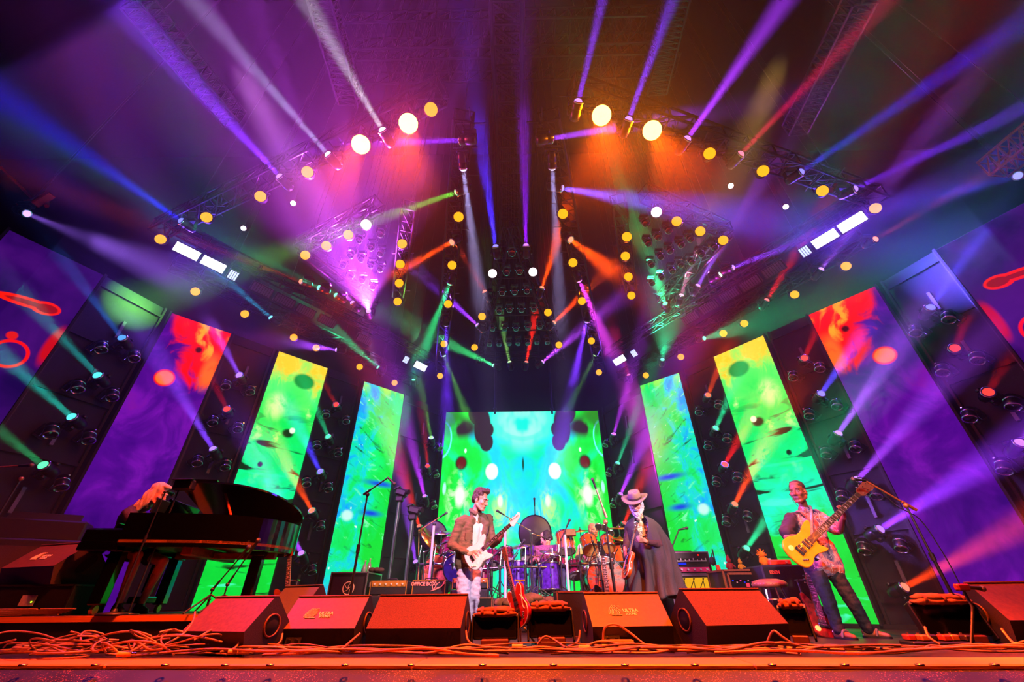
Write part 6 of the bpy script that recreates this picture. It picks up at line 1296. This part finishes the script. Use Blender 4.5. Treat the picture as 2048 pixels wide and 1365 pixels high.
def shoes(name, root, J, m, sole=None, bare=False):
    for s in ('L', 'R'):
        a = J['a' + s]; mb = MB(); foot_shape(mb, a, J['f' + s], g=.006, z0=J.get('gz', 0)); put(name, remesh(mb, .009, 3), m, root)
def person(name, label, J, skin, look, up, k=1.0, hands=(), jaw=1.0, lip=LIP, brow=None, vox=.0075, feet=True, neck_r=.054, belly=0, w=1.0):
    root = thing(name, label, 'person', (0, 0, 0)); base = J.get('base', (J['aL'] + J['aR']) / 2); root.location = (base.x, base.y, J.get('gz', 0))
    mb = MB(); torso(mb, J, -.034, w, belly); M = head_parts(mb, J['hd'], look, up, k, jaw); mb.capsule(J['nk'], J['hd'] + (M @ V3((0, -.02, -.05)) - J['hd']), neck_r, neck_r - .002)
    for s in ('L', 'R'):
        arm(mb, J['s' + s], J['e' + s], J['w' + s]); leg(mb, J['h' + s], J['k' + s], J['a' + s])
        if feet: foot_shape(mb, J['a' + s], J['f' + s], z0=J.get('gz', 0))
    for h in hands: hand(mb, **h)
    put('body', remesh(mb, vox, 3), skin, root); face_bits(root, M, lip, brow)
    return root, M
def fix(root):
    """children were built in world space: bring them into the root's space"""
    inv = TR(-root.location)
    def mv(o):
        for c in kids(o):
            if c.data is not None and c.get('_fx') is None: c.data.transform(inv) if c.data.users == 1 else None; c['_fx'] = 1
            mv(c)
    mv(root)
    for c in kids(root):
        for q in [c] + kids(c):
            if '_fx' in q: del q['_fx']
def hairblob(root, M, balls, m, vox=.008, wr=.008, wf=30, name='hair', st=(1, 1, 1), it=2):
    mb = MB()
    for b in balls:
        if len(b) == 2: mb.ball(b[0], b[1], 14, 10, M)
        else: q = MB().capsule(*b); mb.add(q.v, q.f, True, M)
    put(name, remesh(mb, vox, it, wr, wf, 3.0, st), m, root)
A = aty
# ---------------------------------------------------------------- guitarist in jeans
y0 = 6.62
J = dict(hd=A(961, 1001, 6.60), nk=A(950, 1026, 6.66), sR=A(921, 1046, 6.50), sL=A(976, 1040, 6.82), eR=A(903, 1091, 6.44), wR=A(940, 1109, 6.28), eL=A(986, 1088, 6.72), wL=A(1001, 1078, 6.42),
         hR=A(929, 1130, 6.56), hL=A(950, 1128, 6.70), kR=A(927, 1196, 6.50), kL=A(947, 1192, 6.66), aR=A(925, 1258, 6.55), aL=A(938, 1256, 6.70), fR=V3((.75, -.65, 0)), fL=V3((.95, -.2, 0)), fw=V3((.75, -.65, 0)), gz=0)
for s in 'LR': J['a' + s].z = .09
gb = A(960, 1106, 6.26); gt = A(1034, 1040, 6.16); gn = (gt - gb)
BRN = mat('brown_hair', (.22, .11, .06), .5, 0, .6, 90, .35, sheen=.3)
R1, M1 = person('person', 'man in an olive jacket and pale jeans bending over a white electric guitar', J, SKIN, V3((.86, -.42, -.38)), V3((.12, -.1, 1)), 1.2, [dict(wrist=J['wR'], d=A(962, 1104, 6.22) - J['wR'], palm=V3((.1, .9, .3)), side=1, curl=(.35, .45, .4)), dict(wrist=J['wL'], d=A(1006, 1066, 6.36) - J['wL'], palm=V3((-.5, -.7, .3)), side=-1, curl=(.75, .8, .5))], brow=BRN)
hairblob(R1, M1, [((0, -.03, .07), (.083, .097, .085)), ((0, .03, .118), (.066, .06, .035)), ((0, .062, .128), (.045, .03, .024)), ((0, -.085, .01), (.066, .04, .075)), ((-.068, -.03, .02), (.02, .05, .05)), ((.068, -.03, .02), (.02, .05, .05)), ((-.02, .05, .142), (.04, .03, .022))], BRN, wr=.008, wf=40)
OLV = mat('olive_jacket', (.40, .34, .25), .8, 0, .35, 120, .12); WHT = mat('white_tee', (.92, .86, .84), .8, 0, .2, 60, .05)
mb = MB(); torso(mb, J, -.004); put('undershirt', remesh(mb, .012, 4, .003, 14), WHT, R1)
mb = MB(); fwv = J['fw'].normalized(); top = (J['sL'] + J['sR']) / 2; pel = (J['hL'] + J['hR']) / 2; sd = (J['sL'] - J['sR']).normalized()
for s, h, e, w_ in ((J['sR'], J['hR'], J['eR'], J['wR']), (J['sL'], J['hL'], J['eL'], J['wL'])):
    o_ = (s - top).normalized()
    mb.capsule(s, lerp(s, e, .98), .074, .062); mb.capsule(e, lerp(e, w_, .84), .062, .044)
    mb.capsule(lerp(top, s, .62) - fwv * .02, lerp(pel, h, 1.1) + V3((0, 0, .02)) + o_ * .03, .105, .112); mb.capsule(lerp(top, s, .3) - fwv * .075, pel + o_ * .04 - fwv * .06 + V3((0, 0, .02)), .085, .105); mb.capsule(s, lerp(s, top, .8), .085, .078)
    mb.capsule(lerp(top, s, .62) + fwv * .055 - V3((0, 0, .06)), lerp(pel, h, 1.0) + fwv * .055 + o_ * .02, .075, .078); mb.capsule(lerp(top, s, .45) + fwv * .03, lerp(top, s, .62) + fwv * .055 - V3((0, 0, .12)), .07, .07)
mb.capsule(J['nk'] - sd * .05 - V3((0, 0, .01)), J['nk'] + sd * .05 - V3((0, 0, .01)), .045, .045)
put('jacket', remesh(mb, .009, 7, .008, 13, 1.0, (1, 1, 1.8)), OLV, R1)
obj('collar', MB().tube(path([J['nk'] + fwv * .075 - sd * .03 - V3((0, 0, .03)), J['nk'] - sd * .075 + V3((0, 0, .03)), J['nk'] - fwv * .07 + V3((0, 0, .05)), J['nk'] + sd * .075 + V3((0, 0, .03)), J['nk'] + fwv * .075 + sd * .03 - V3((0, 0, .03))]), .03, 8), OLV, R1)
pk = lerp(J['sR'], J['hR'], .36) + fwv * .12 - sd * -.02; obj('pocket', MB().bbox((0, 0, 0), (.11, .02, .10), .006, TR(pk) @ frame(fwv - sd * .5, V3((0, 0, 1)))), OLV, R1)
JEAN = mat('pale_denim', (.70, .72, .84), .8, 0, .4, 140, .14)
mb = MB(); mb.capsule(J['hL'] + V3((0, 0, .05)), J['hR'] + V3((0, 0, .05)), .105, .105)
for s in 'LR': leg(mb, J['h' + s], J['k' + s], J['a' + s] + V3((0, 0, .01)), (.112, .094, .09, .082), .0)
put('trousers', remesh(mb, .010, 3, .012, 12, 5.0, (1, 1, 1.8)), JEAN, R1)
shoes('shoe', R1, J, mat('brown_shoe', (.5, .3, .16), .5))
obj('strap', MB().tube(path([J['hR'] + fwv * .1 + V3((0, 0, .15)), lerp(J['sL'], top, .5) + fwv * .13 - V3((0, 0, .2)), lerp(J['sL'], top, .35) + fwv * .03 + V3((0, 0, .065)), top - fwv * .13 - V3((0, 0, .15))]), .016, 6), RUB, R1)
fix(R1)
g1 = guitar('strat', 'white electric guitar slung on the guitarist in jeans', gb, gn, (-.05, -1, .25), mat('guitar_white', (.93, .88, .90), .18, 0, 0, 10, .04, .5, coat=.6))
# ---------------------------------------------------------------- man in the hat
J = dict(hd=A(1272, 1010, 6.98), nk=A(1280, 1034, 7.05), sR=A(1259, 1049, 7.12), sL=A(1308, 1050, 6.98), eR=A(1252, 1095, 7.02), wR=A(1250, 1100, 6.70), eL=A(1318, 1090, 6.84), wL=A(1290, 1083, 6.66),
         hR=A(1280, 1135, 7.09), hL=A(1308, 1135, 7.01), kR=A(1283, 1195, 6.98), kL=A(1308, 1195, 7.08), aR=A(1284, 1240, 7.0), aL=A(1308, 1240, 7.1), fR=V3((-.4, -1, 0)), fL=V3((-.1, -1, 0)), fw=V3((-.3, -.95, 0)), gz=0)
for s in 'LR': J['a' + s].z = .09
WHH = mat('white_hair', (.86, .80, .80), .7, 0, .6, 70, .12, sheen=.3)
R2, M2 = person('person', 'man in a wide felt hat and dark grey poncho, white beard, playing a brown guitar', J, SKIN, V3((-.45, -.85, -.42)), V3((-.1, -.25, 1)), 1.16, [dict(wrist=J['wR'], d=V3((-.1, -.3, -.75)), palm=V3((.9, .2, 0)), side=1, curl=(.7, .8, .6), k=1.1), dict(wrist=J['wL'], d=A(1272, 1076, 6.60) - J['wL'], palm=V3((-.2, .5, .5)), side=-1, curl=(.75, .9, .6), k=1.1)], brow=WHH)
hairblob(R2, M2, [((0, -.055, .0), (.085, .07, .085)), ((-.075, -.01, -.02), (.025, .045, .07)), ((.075, -.01, -.02), (.025, .045, .07)), ((.08, -.04, -.03), (.03, .05, .07)), ((0, -.08, -.05), (.07, .04, .06))], WHH, wr=.014, wf=35)
hairblob(R2, M2, [((0, .07, -.115), (.045, .04, .045)), ((-.04, .05, -.085), (.032, .035, .045)), ((.04, .05, -.085), (.032, .035, .045)), ((0, .078, -.15), (.03, .028, .04)), ((-.065, .02, -.06), (.022, .03, .05)), ((.065, .02, -.06), (.022, .03, .05)), ((-.022, .098, -.048), (.024, .012, .012)), ((.022, .098, -.048), (.024, .012, .012))], WHH, wr=.01, wf=40, name='beard')
FELT = mat('felt_hat', (.44, .37, .37), .9, 0, .3, 120, .1)
HM = M2 @ TR((0, -.01, .075)) @ RX(-.08)
h = MB(); n = 40
for rr_, zz, sx in ((.079, 0, 1), (.10, -.004, 1), (.14, -.006, 1), (.182, -.002, 1), (.184, .004, 1), (.14, .002, 1), (.1, .004, 1)):
    for i in range(n): a = 2 * PI * i / n; curlz = .035 * (abs(math.cos(a)) ** 2) * ((rr_ - .079) / .1) - .012 * max(0, math.sin(a)) * ((rr_ - .079) / .1); h.v.append(tuple(HM @ V3((rr_ * .98 * math.cos(a), rr_ * 1.12 * math.sin(a), zz + curlz))))
for j in range(6):
    for i in range(n): h.f.append((j * n + i, j * n + (i + 1) % n, (j + 1) * n + (i + 1) % n, (j + 1) * n + i)); h.sm.append(True); h.mi.append(0)
obj('hat_brim', h, FELT, R2)
h = MB(); lv = [(.1, -.002), (.098, .05), (.09, .09), (.078, .108), (.05, .102), (.001, .088)]
for rr_, zz in lv:
    for i in range(n): a = 2 * PI * i / n; dent = .018 * (zz / .108) * max(0, math.cos(a - PI / 2)) * abs(math.cos(a)) * 2; h.v.append(tuple(HM @ V3((rr_ * .9 * math.cos(a) * (1 - dent * 3), rr_ * 1.05 * math.sin(a), zz - dent))))
for j in range(len(lv) - 1):
    for i in range(n): h.f.append((j * n + i, j * n + (i + 1) % n, (j + 1) * n + (i + 1) % n, (j + 1) * n + i)); h.sm.append(True); h.mi.append(0)
obj('hat_crown', h, FELT, R2); obj('hat_band', MB().lathe([(.0925, .004), (.0935, .016), (.0925, .03)], 28, HM @ Matrix.Diagonal((1, 1.14, 1, 1))), mat('hat_band', (.2, .14, .14), .6), R2)
top = (J['sL'] + J['sR']) / 2; pel = (J['hL'] + J['hR']) / 2; fwv = J['fw'].normalized(); sd = V3((-fwv.y, fwv.x, 0))
PAT = Tree('patterned_shirt'); b_ = PAT.nt.nodes.new('ShaderNodeBsdfPrincipled'); ux, uy, uz = PAT.uv('Object'); PAT.nt.links.new(PAT.mix(PAT.noise(PAT.vec(ux, uy, uz), 38, 2, .5, 1.5).ss(.5, .53), (.9, .86, .86), (.12, .08, .1)), b_.inputs['Base Color']); b_.inputs['Roughness'].default_value = .8; PAT.nt.links.new(b_.outputs[0], PAT.out.inputs[0])
mb = MB(); torso(mb, J, -.012); put('shirt', remesh(mb, .012, 4, .004, 14), PAT.m, R2)
PON = mat('charcoal_poncho', (.22, .205, .215), .85, 0, .35, 90, .12)
mb = MB()
for s in 'LR': arm(mb, lerp(J['s' + s], J['e' + s], .3), J['e' + s], lerp(J['e' + s], J['w' + s], .82), g=.012)
put('sleeves', remesh(mb, .010, 3, .007, 16), mat('plum_sleeve', (.25, .14, .17), .8, 0, .3, 90, .15), R2)
obj('bracelet', MB().lathe([(.036, -.012), (.042, 0), (.036, .012)], 12, TR(lerp(J['eL'], J['wL'], .9)) @ qz(J['wL'] - J['eL']).to_matrix().to_4x4()), BRZ, R2); obj('bracelet', MB().lathe([(.035, -.006), (.04, 0), (.035, .006)], 12, TR(lerp(J['eL'], J['wL'], .8)) @ qz(J['wL'] - J['eL']).to_matrix().to_4x4()), RUB, R2)
mb = MB(); NT, NZ = 96, 34; zt, zb = J['nk'].z - .0, .40
for j in range(NZ + 1):
    t = j / NZ; z = zt + (zb - zt) * t; c = lerp(V3((J['nk'].x, J['nk'].y, 0)), V3((pel.x + .06, pel.y, 0)), min(1, t * 1.5))
    sh = min(1, t / .10) ** .5
    for i in range(NT + 1):
        a = -PI / 2 + 2 * PI * i / NT         # a = -pi/2 is the front
        open_ = max(0, .48 * (1 - t / .40)); fr_ = (2 * PI * i / NT); fr_ = fr_ - PI; a = -PI / 2 + PI + fr_ * (1 - open_ / PI)
        rx = .085 + (.275 - .085) * sh + .12 * max(0, t - .16); ry = .09 + (.175 - .09) * sh + .10 * max(0, t - .16)
        if math.cos(a) > 0: rx += .05 * math.sin(PI * min(1, max(0, (t - .1) / .5)))    # cloth hanging over the raised left arm
        f1 = min(1, max(0, (t - .14) * 2.2)); fold = f1 * 2.4 * (.020 * math.sin(a * 9 + 2.5 * math.sin(t * 3 + a * 2)) + .016 * math.sin(a * 15 + t * 4) + .03 * noise.noise(V3((math.cos(a) * 1.6, math.sin(a) * 1.6, t * 2.5))))
        frnt = max(0, -math.sin(a)) ** 4 * .05 * math.sin(PI * min(1, t * 1.6))
        hem = .05 * math.sin(a * 3 + 1) * (t > .9) * (t - .9) * 10
        p = c + sd * ((rx + fold) * math.cos(a)) - fwv * ((ry + fold + frnt) * math.sin(a)); mb.v.append((p.x, p.y, z - .05 * abs(math.cos(a)) * sh * (1 - t) - hem + .0))
for j in range(NZ):
    for i in range(NT): mb.f.append((j * (NT + 1) + i, j * (NT + 1) + i + 1, (j + 1) * (NT + 1) + i + 1, (j + 1) * (NT + 1) + i)); mb.sm.append(True); mb.mi.append(0)
o = obj('poncho', mb, PON, R2); sm_ = o.modifiers.new('t', 'SOLIDIFY'); sm_.thickness = .008
mb = MB()
for s in 'LR': leg(mb, J['h' + s], J['k' + s], J['a' + s], (.095, .078, .076, .068), .0)
put('trousers', remesh(mb, .011, 3, .008, 12), mat('dark_trousers', (.20, .15, .17), .8, 0, .3, 90), R2); shoes('shoe', R2, J, RUB)
fix(R2)
gb = A(1257, 1130, 6.56); gt = A(1279, 1036, 6.58)
guitar('semi', 'brown electric guitar held upright by the man in the hat', gb, gt - gb, (-.99, -.06, .1), mat('amber_wood_body', (.78, .33, .10), .25, 0, 0, 14, .25, .5, coat=.4), scale=.82)
# ---------------------------------------------------------------- bass player
J = dict(hd=A(1596, 986, 5.92), nk=A(1609, 1018, 6.0), sR=A(1583, 1038, 5.90), sL=A(1633, 1032, 6.06), eR=A(1574, 1075, 5.78), wR=A(1611, 1076, 5.62), eL=A(1679, 1062, 5.86), wL=A(1688, 1033, 5.60),
         hR=A(1627, 1128, 5.94), hL=A(1656, 1126, 6.0), kR=A(1655, 1198, 5.84), kL=A(1697, 1192, 5.92), aR=A(1678, 1264, 5.80), aL=A(1737, 1262, 5.88), fR=V3((.25, -1, 0)), fL=V3((.75, -.75, 0)), fw=V3((-.05, -1, 0)), gz=0)
for s in 'LR': J['a' + s].z = .09
GRH = mat('short_grey_hair', (.20, .15, .12), .8, 0, .7, 120, .5)
R3, M3 = person('person', 'man in a tie-dye shirt and dark jeans holding a yellow bass guitar', J, SKIN2, V3((-.80, -.62, -.04)), V3((.02, -.02, 1)), 1.2, [dict(wrist=J['wR'], d=A(1632, 1083, 5.58) - J['wR'], palm=V3((.1, .9, .2)), side=1, curl=(.4, .5, .4), k=1.08), dict(wrist=J['wL'], d=A(1686, 1012, 5.56) - J['wL'], palm=V3((-.5, .35, .1)), side=-1, curl=(.8, .8, .5), k=1.08)], jaw=1.0, lip=LIP2, brow=GRH, belly=.03)
hairblob(R3, M3, [((0, -.026, .062), (.080, .095, .078)), ((0, -.085, .0), (.06, .035, .06)), ((0, .01, .108), (.055, .05, .024))], GRH, wr=.003, wf=60)
obj('ear_monitor', MB().ball((.085, .005, -.01), .012, 8, 6, M3).tube([M3 @ V3((.085, 0, -.02)), M3 @ V3((.09, -.03, -.08)), M3 @ V3((.06, -.07, -.15))], .003, 5), RUB, R3)
TDS = Tree('tie_dye_shirt'); b_ = TDS.nt.nodes.new('ShaderNodeBsdfPrincipled'); ux, uy, uz = TDS.uv('Object'); n1 = TDS.noise(TDS.vec(ux, uy, uz), 3.2, 3, .55, 2.2); n2 = TDS.noise(TDS.vec(ux * 1.3, uy, uz * .8), 7, 3, .6, 1.5)
cc = TDS.ramp(n1, [(.32, (.07, .06, .12)), (.42, (.30, .27, .46)), (.5, (.62, .5, .58)), (.56, (.78, .34, .22)), (.64, (.42, .18, .30)), (.76, (.13, .09, .17))]); cc = TDS.mix((n2 - .55).abs().ss(.018, .0), cc, (.92, .85, .85)); cc = TDS.mix(ux.ss(-.14, -.26), cc, (.14, .10, .13))
TDS.nt.links.new(cc, b_.inputs['Base Color']); b_.inputs['Roughness'].default_value = .85; TDS.nt.links.new(b_.outputs[0], TDS.out.inputs[0])
mb = MB(); torso(mb, J, .022, 1.06, .04); pel = (J['hL'] + J['hR']) / 2
mb.capsule(J['hL'] - V3((0, 0, .04)), J['hR'] - V3((0, 0, .04)), .135, .135); mb.capsule(lerp(J['hL'], J['sL'], .3), J['hL'] + V3((.03, 0, -.06)), .13, .135)
for s in 'LR': mb.capsule(J['s' + s], lerp(J['s' + s], J['e' + s], .82), .082, .092)
put('shirt', remesh(mb, .011, 3, .014, 9, 2.0, (1, 1, 1.3)), TDS.m, R3)
NAV = mat('dark_jeans', (.06, .055, .10), .8, 0, .35, 140, .15)
mb = MB(); mb.capsule(J['hL'], J['hR'], .11, .11)
for s in 'LR': leg(mb, J['h' + s], J['k' + s], J['a' + s], (.105, .082, .08, .066), .0)
put('trousers', remesh(mb, .010, 3, .010, 12, 7.0, (1, 1, 1.6)), NAV, R3)
for s in 'LR':
    d = J['f' + s].normalized(); a = J['a' + s]; q = Matrix((V3((d.y, -d.x, 0)), d, V3((0, 0, 1)))).transposed().to_4x4(); M = TR((a.x, a.y, 0)) @ q
    sn = obj('sandal', MB().prism(chaikin([(-.045, -.08), (.045, -.08), (.055, .08), (.04, .2), (-.04, .2), (-.055, .08)], 2), .02, M), RUB, R3); obj('strap', MB().tube(path([M @ V3((-.05, .07, .02)), M @ V3((-.03, .08, .075)), M @ V3((.03, .08, .075)), M @ V3((.05, .07, .02))]), .014, 6), mat('sandal_strap', (.35, .33, .4), .7), sn)
obj('strap', MB().tube(path([J['hR'] + V3((-.06, -.14, .12)), J['sL'] * .35 + J['sR'] * .65 + V3((0, -.14, -.16)), lerp(J['sL'], J['nk'], .45) + V3((0, -.02, .07)), J['nk'] + V3((0, .12, -.15))]), .022, 6), mat('pink_strap', (.75, .5, .5), .7, 0, .3, 60, .4), R3)
fix(R3)
gb = A(1612, 1090, 5.56); gt = A(1739, 968, 5.40); SC = ((gt - gb).length - .22) / .74
guitar('bass', 'yellow six-string bass guitar slung on the man in the tie-dye shirt', gb, gt - gb, (-.05, -1, .22), mat('yellow_body', (.95, .62, .08), .2, 0, 0, 12, .12, .5, coat=.6), scale=SC, bs=.80)
# ---------------------------------------------------------------- pianist
yb = 5.45
J = dict(hd=A(316, 990, 5.98), nk=A(292, 1014, 5.98), sR=A(256, 1028, 5.78), sL=A(272, 1018, 6.20), eR=A(278, 1066, 5.72), wR=A(318, 1064, 5.82), eL=A(300, 1055, 6.33), wL=A(335, 1058, 6.23),
         hR=A(236, 1098, 5.82), hL=A(244, 1092, 6.08), kR=A(275, 1112, 5.54), kL=A(326, 1124, 5.70), aR=A(243, 1196, 5.60), aL=A(284, 1202, 5.78), fR=V3((.8, -.5, 0)), fL=V3((.8, -.4, 0)), fw=V3((.93, .37, 0)), gz=RZL, base=V3((-5.4, 5.98, 0)))
for s in 'LR': J['a' + s].z = RZL + .09
BLD = mat('blond_white_hair', (.88, .78, .66), .5, 0, .6, 40, .2, sheen=.3, stretch=(9, 9, .8))
R4, M4 = person('person', 'seated pianist with long pale hair and bare knees leaning towards the piano', J, SKIN, V3((.9, .1, -.3)), V3((.25, 0, 1)), 1.12, [dict(wrist=J['wR'], d=V3((.9, .3, -.1)), palm=V3((0, 0, -1)), side=-1, curl=(.3, .4, .3), k=.95), dict(wrist=J['wL'], d=V3((.9, .3, -.1)), palm=V3((0, 0, -1)), side=1, curl=(.3, .4, .3), k=.95)], brow=BLD)
hairblob(R4, M4, [((0, -.03, .06), (.086, .1, .088)), ((0, -.085, -.05), (.085, .05, .12)), ((.07, -.03, -.06), (.03, .05, .12)), ((-.07, -.03, -.06), (.03, .05, .12)), ((0, -.11, -.17), (.075, .045, .1)), ((.065, -.05, -.15), (.03, .04, .09)), ((0, .04, .11), (.06, .05, .03))], BLD, wr=.008, wf=26, st=(1, 1, .25))
SHW = mat('dark_sparkle_shawl', (.20, .13, .13), .75, 0, .5, 140, .5)
mb = MB(); torso(mb, J, .012)
for s in 'LR': arm(mb, J['s' + s], J['e' + s], lerp(J['e' + s], J['w' + s], .8), g=.012)
put('blouse', remesh(mb, .012, 3, .008, 12), SHW, R4)
mb = MB(); mb.capsule(J['hL'], J['hR'], .13, .13)
for s in 'LR': mb.capsule(J['h' + s], lerp(J['h' + s], J['k' + s], .72), .115, .095)
put('skirt', remesh(mb, .012, 3, .01, 12), mat('black_skirt', (.07, .05, .06), .8, 0, .3, 80), R4); shoes('shoe', R4, J, mat('dark_boot', (.1, .07, .08), .5))
fix(R4)
# ---------------------------------------------------------------- drummers
def drummer(label, px, hair, shirt, look, y, hd, sh, hp, arms):
    J = dict(hd=A(*hd, y), nk=A(hd[0], hd[1] + 20, y + .04)); J['sR'] = A(*sh[0], y); J['sL'] = A(*sh[1], y); J['hR'] = A(*hp[0], y + .05); J['hL'] = A(*hp[1], y + .05)
    J['eR'] = A(*arms[0], y - .12); J['wR'] = A(*arms[1], y - .32); J['eL'] = A(*arms[2], y - .12); J['wL'] = A(*arms[3], y - .32)
    for s, q in (('R', -1), ('L', 1)): J['k' + s] = J['h' + s] + V3((q * .16, -.36, .02)); J['a' + s] = V3((J['k' + s].x, J['k' + s].y + .02, dz + .09)); J['f' + s] = V3((q * .3, -1, 0))
    J['fw'] = V3((0, -1, 0)); J['gz'] = dz
    R, M = person('person', label, J, SKIN, look, V3((0, 0, 1)), 1.1, [dict(wrist=J['wR'], d=V3((.3, -.8, -.2)), palm=V3((.3, 0, -1)), side=1, curl=(.8, .9, .6)), dict(wrist=J['wL'], d=V3((-.3, -.8, -.2)), palm=V3((-.3, 0, -1)), side=-1, curl=(.8, .9, .6))], brow=hair, vox=.009)
    hairblob(R, M, [((0, -.04, .05), (.084, .088, .084)), ((-.07, -.02, .0), (.022, .05, .05)), ((.07, -.02, .0), (.022, .05, .05)), ((0, -.09, -.01), (.07, .035, .07))], hair, wr=.006, wf=35)
    mb = MB(); torso(mb, J, .018)
    for s in 'LR': mb.capsule(J['s' + s], lerp(J['s' + s], J['e' + s], .75), .078, .075)
    put('shirt', remesh(mb, .012, 3, .010, 10), shirt, R); mb = MB(); mb.capsule(J['hL'], J['hR'], .115, .115)
    for s in 'LR': leg(mb, J['h' + s], J['k' + s], J['a' + s], (.10, .08, .075, .06))
    put('trousers', remesh(mb, .012, 3, .008, 12), mat('drummer_jeans', (.2, .2, .42), .8, 0, .3, 90), R); shoes('shoe', R, J, RUB)
    for s, q in (('R', 1), ('L', -1)): obj('drum_stick', MB().cyl(J['w' + s] + V3((q * -.05, .05, .02)), J['w' + s] + V3((q * .12, -.32, .02)), .008, .005, 8), mat('stick_wood', (.85, .65, .4), .5), R)
    fix(R); st = thing('drum_throne', 'drum stool under the ' + label.split(' behind')[0], 'stool', ((J['hL'].x + J['hR'].x) / 2, y + .05, dz)); zz = (J['hL'].z + J['hR'].z) / 2 - dz - .12
    obj('seat', MB().lathe([(.001, zz), (.15, zz), (.17, zz - .03), (.17, zz - .07), (.001, zz - .08)], 18), RUB, st); obj('post', MB().cyl((0, 0, .05), (0, 0, zz - .06), .025, n=8), CHR, st)
    for a in (.3, 2.4, 4.5): obj('leg', MB().tube([(0, 0, zz * .5), (.25 * math.cos(a), .25 * math.sin(a), .01)], .012, 6), CHR, st)
drummer('grey-haired man in a white shirt behind the amber toms', 0, mat('drummer_grey_hair', (.72, .58, .45), .7, 0, .6, 70, .2), WHT, V3((.25, -.95, -.1)), 9.3, (1187, 1062), [(1163, 1096), (1211, 1095)], [(1176, 1145), (1198, 1145)], [(1154, 1124), (1166, 1112), (1222, 1122), (1206, 1112)])
drummer('dark-haired man in a plum shirt behind the violet floor tom', 0, mat('drummer_dark_hair', (.12, .06, .07), .7, 0, .6, 70, .3), mat('plum_shirt', (.45, .22, .42), .8, 0, .3, 50, .4), V3((-.75, .3, -.35)), 9.0, (1092, 1078), [(1071, 1100), (1113, 1099)], [(1082, 1146), (1104, 1146)], [(1063, 1124), (1074, 1116), (1121, 1126), (1108, 1118)])
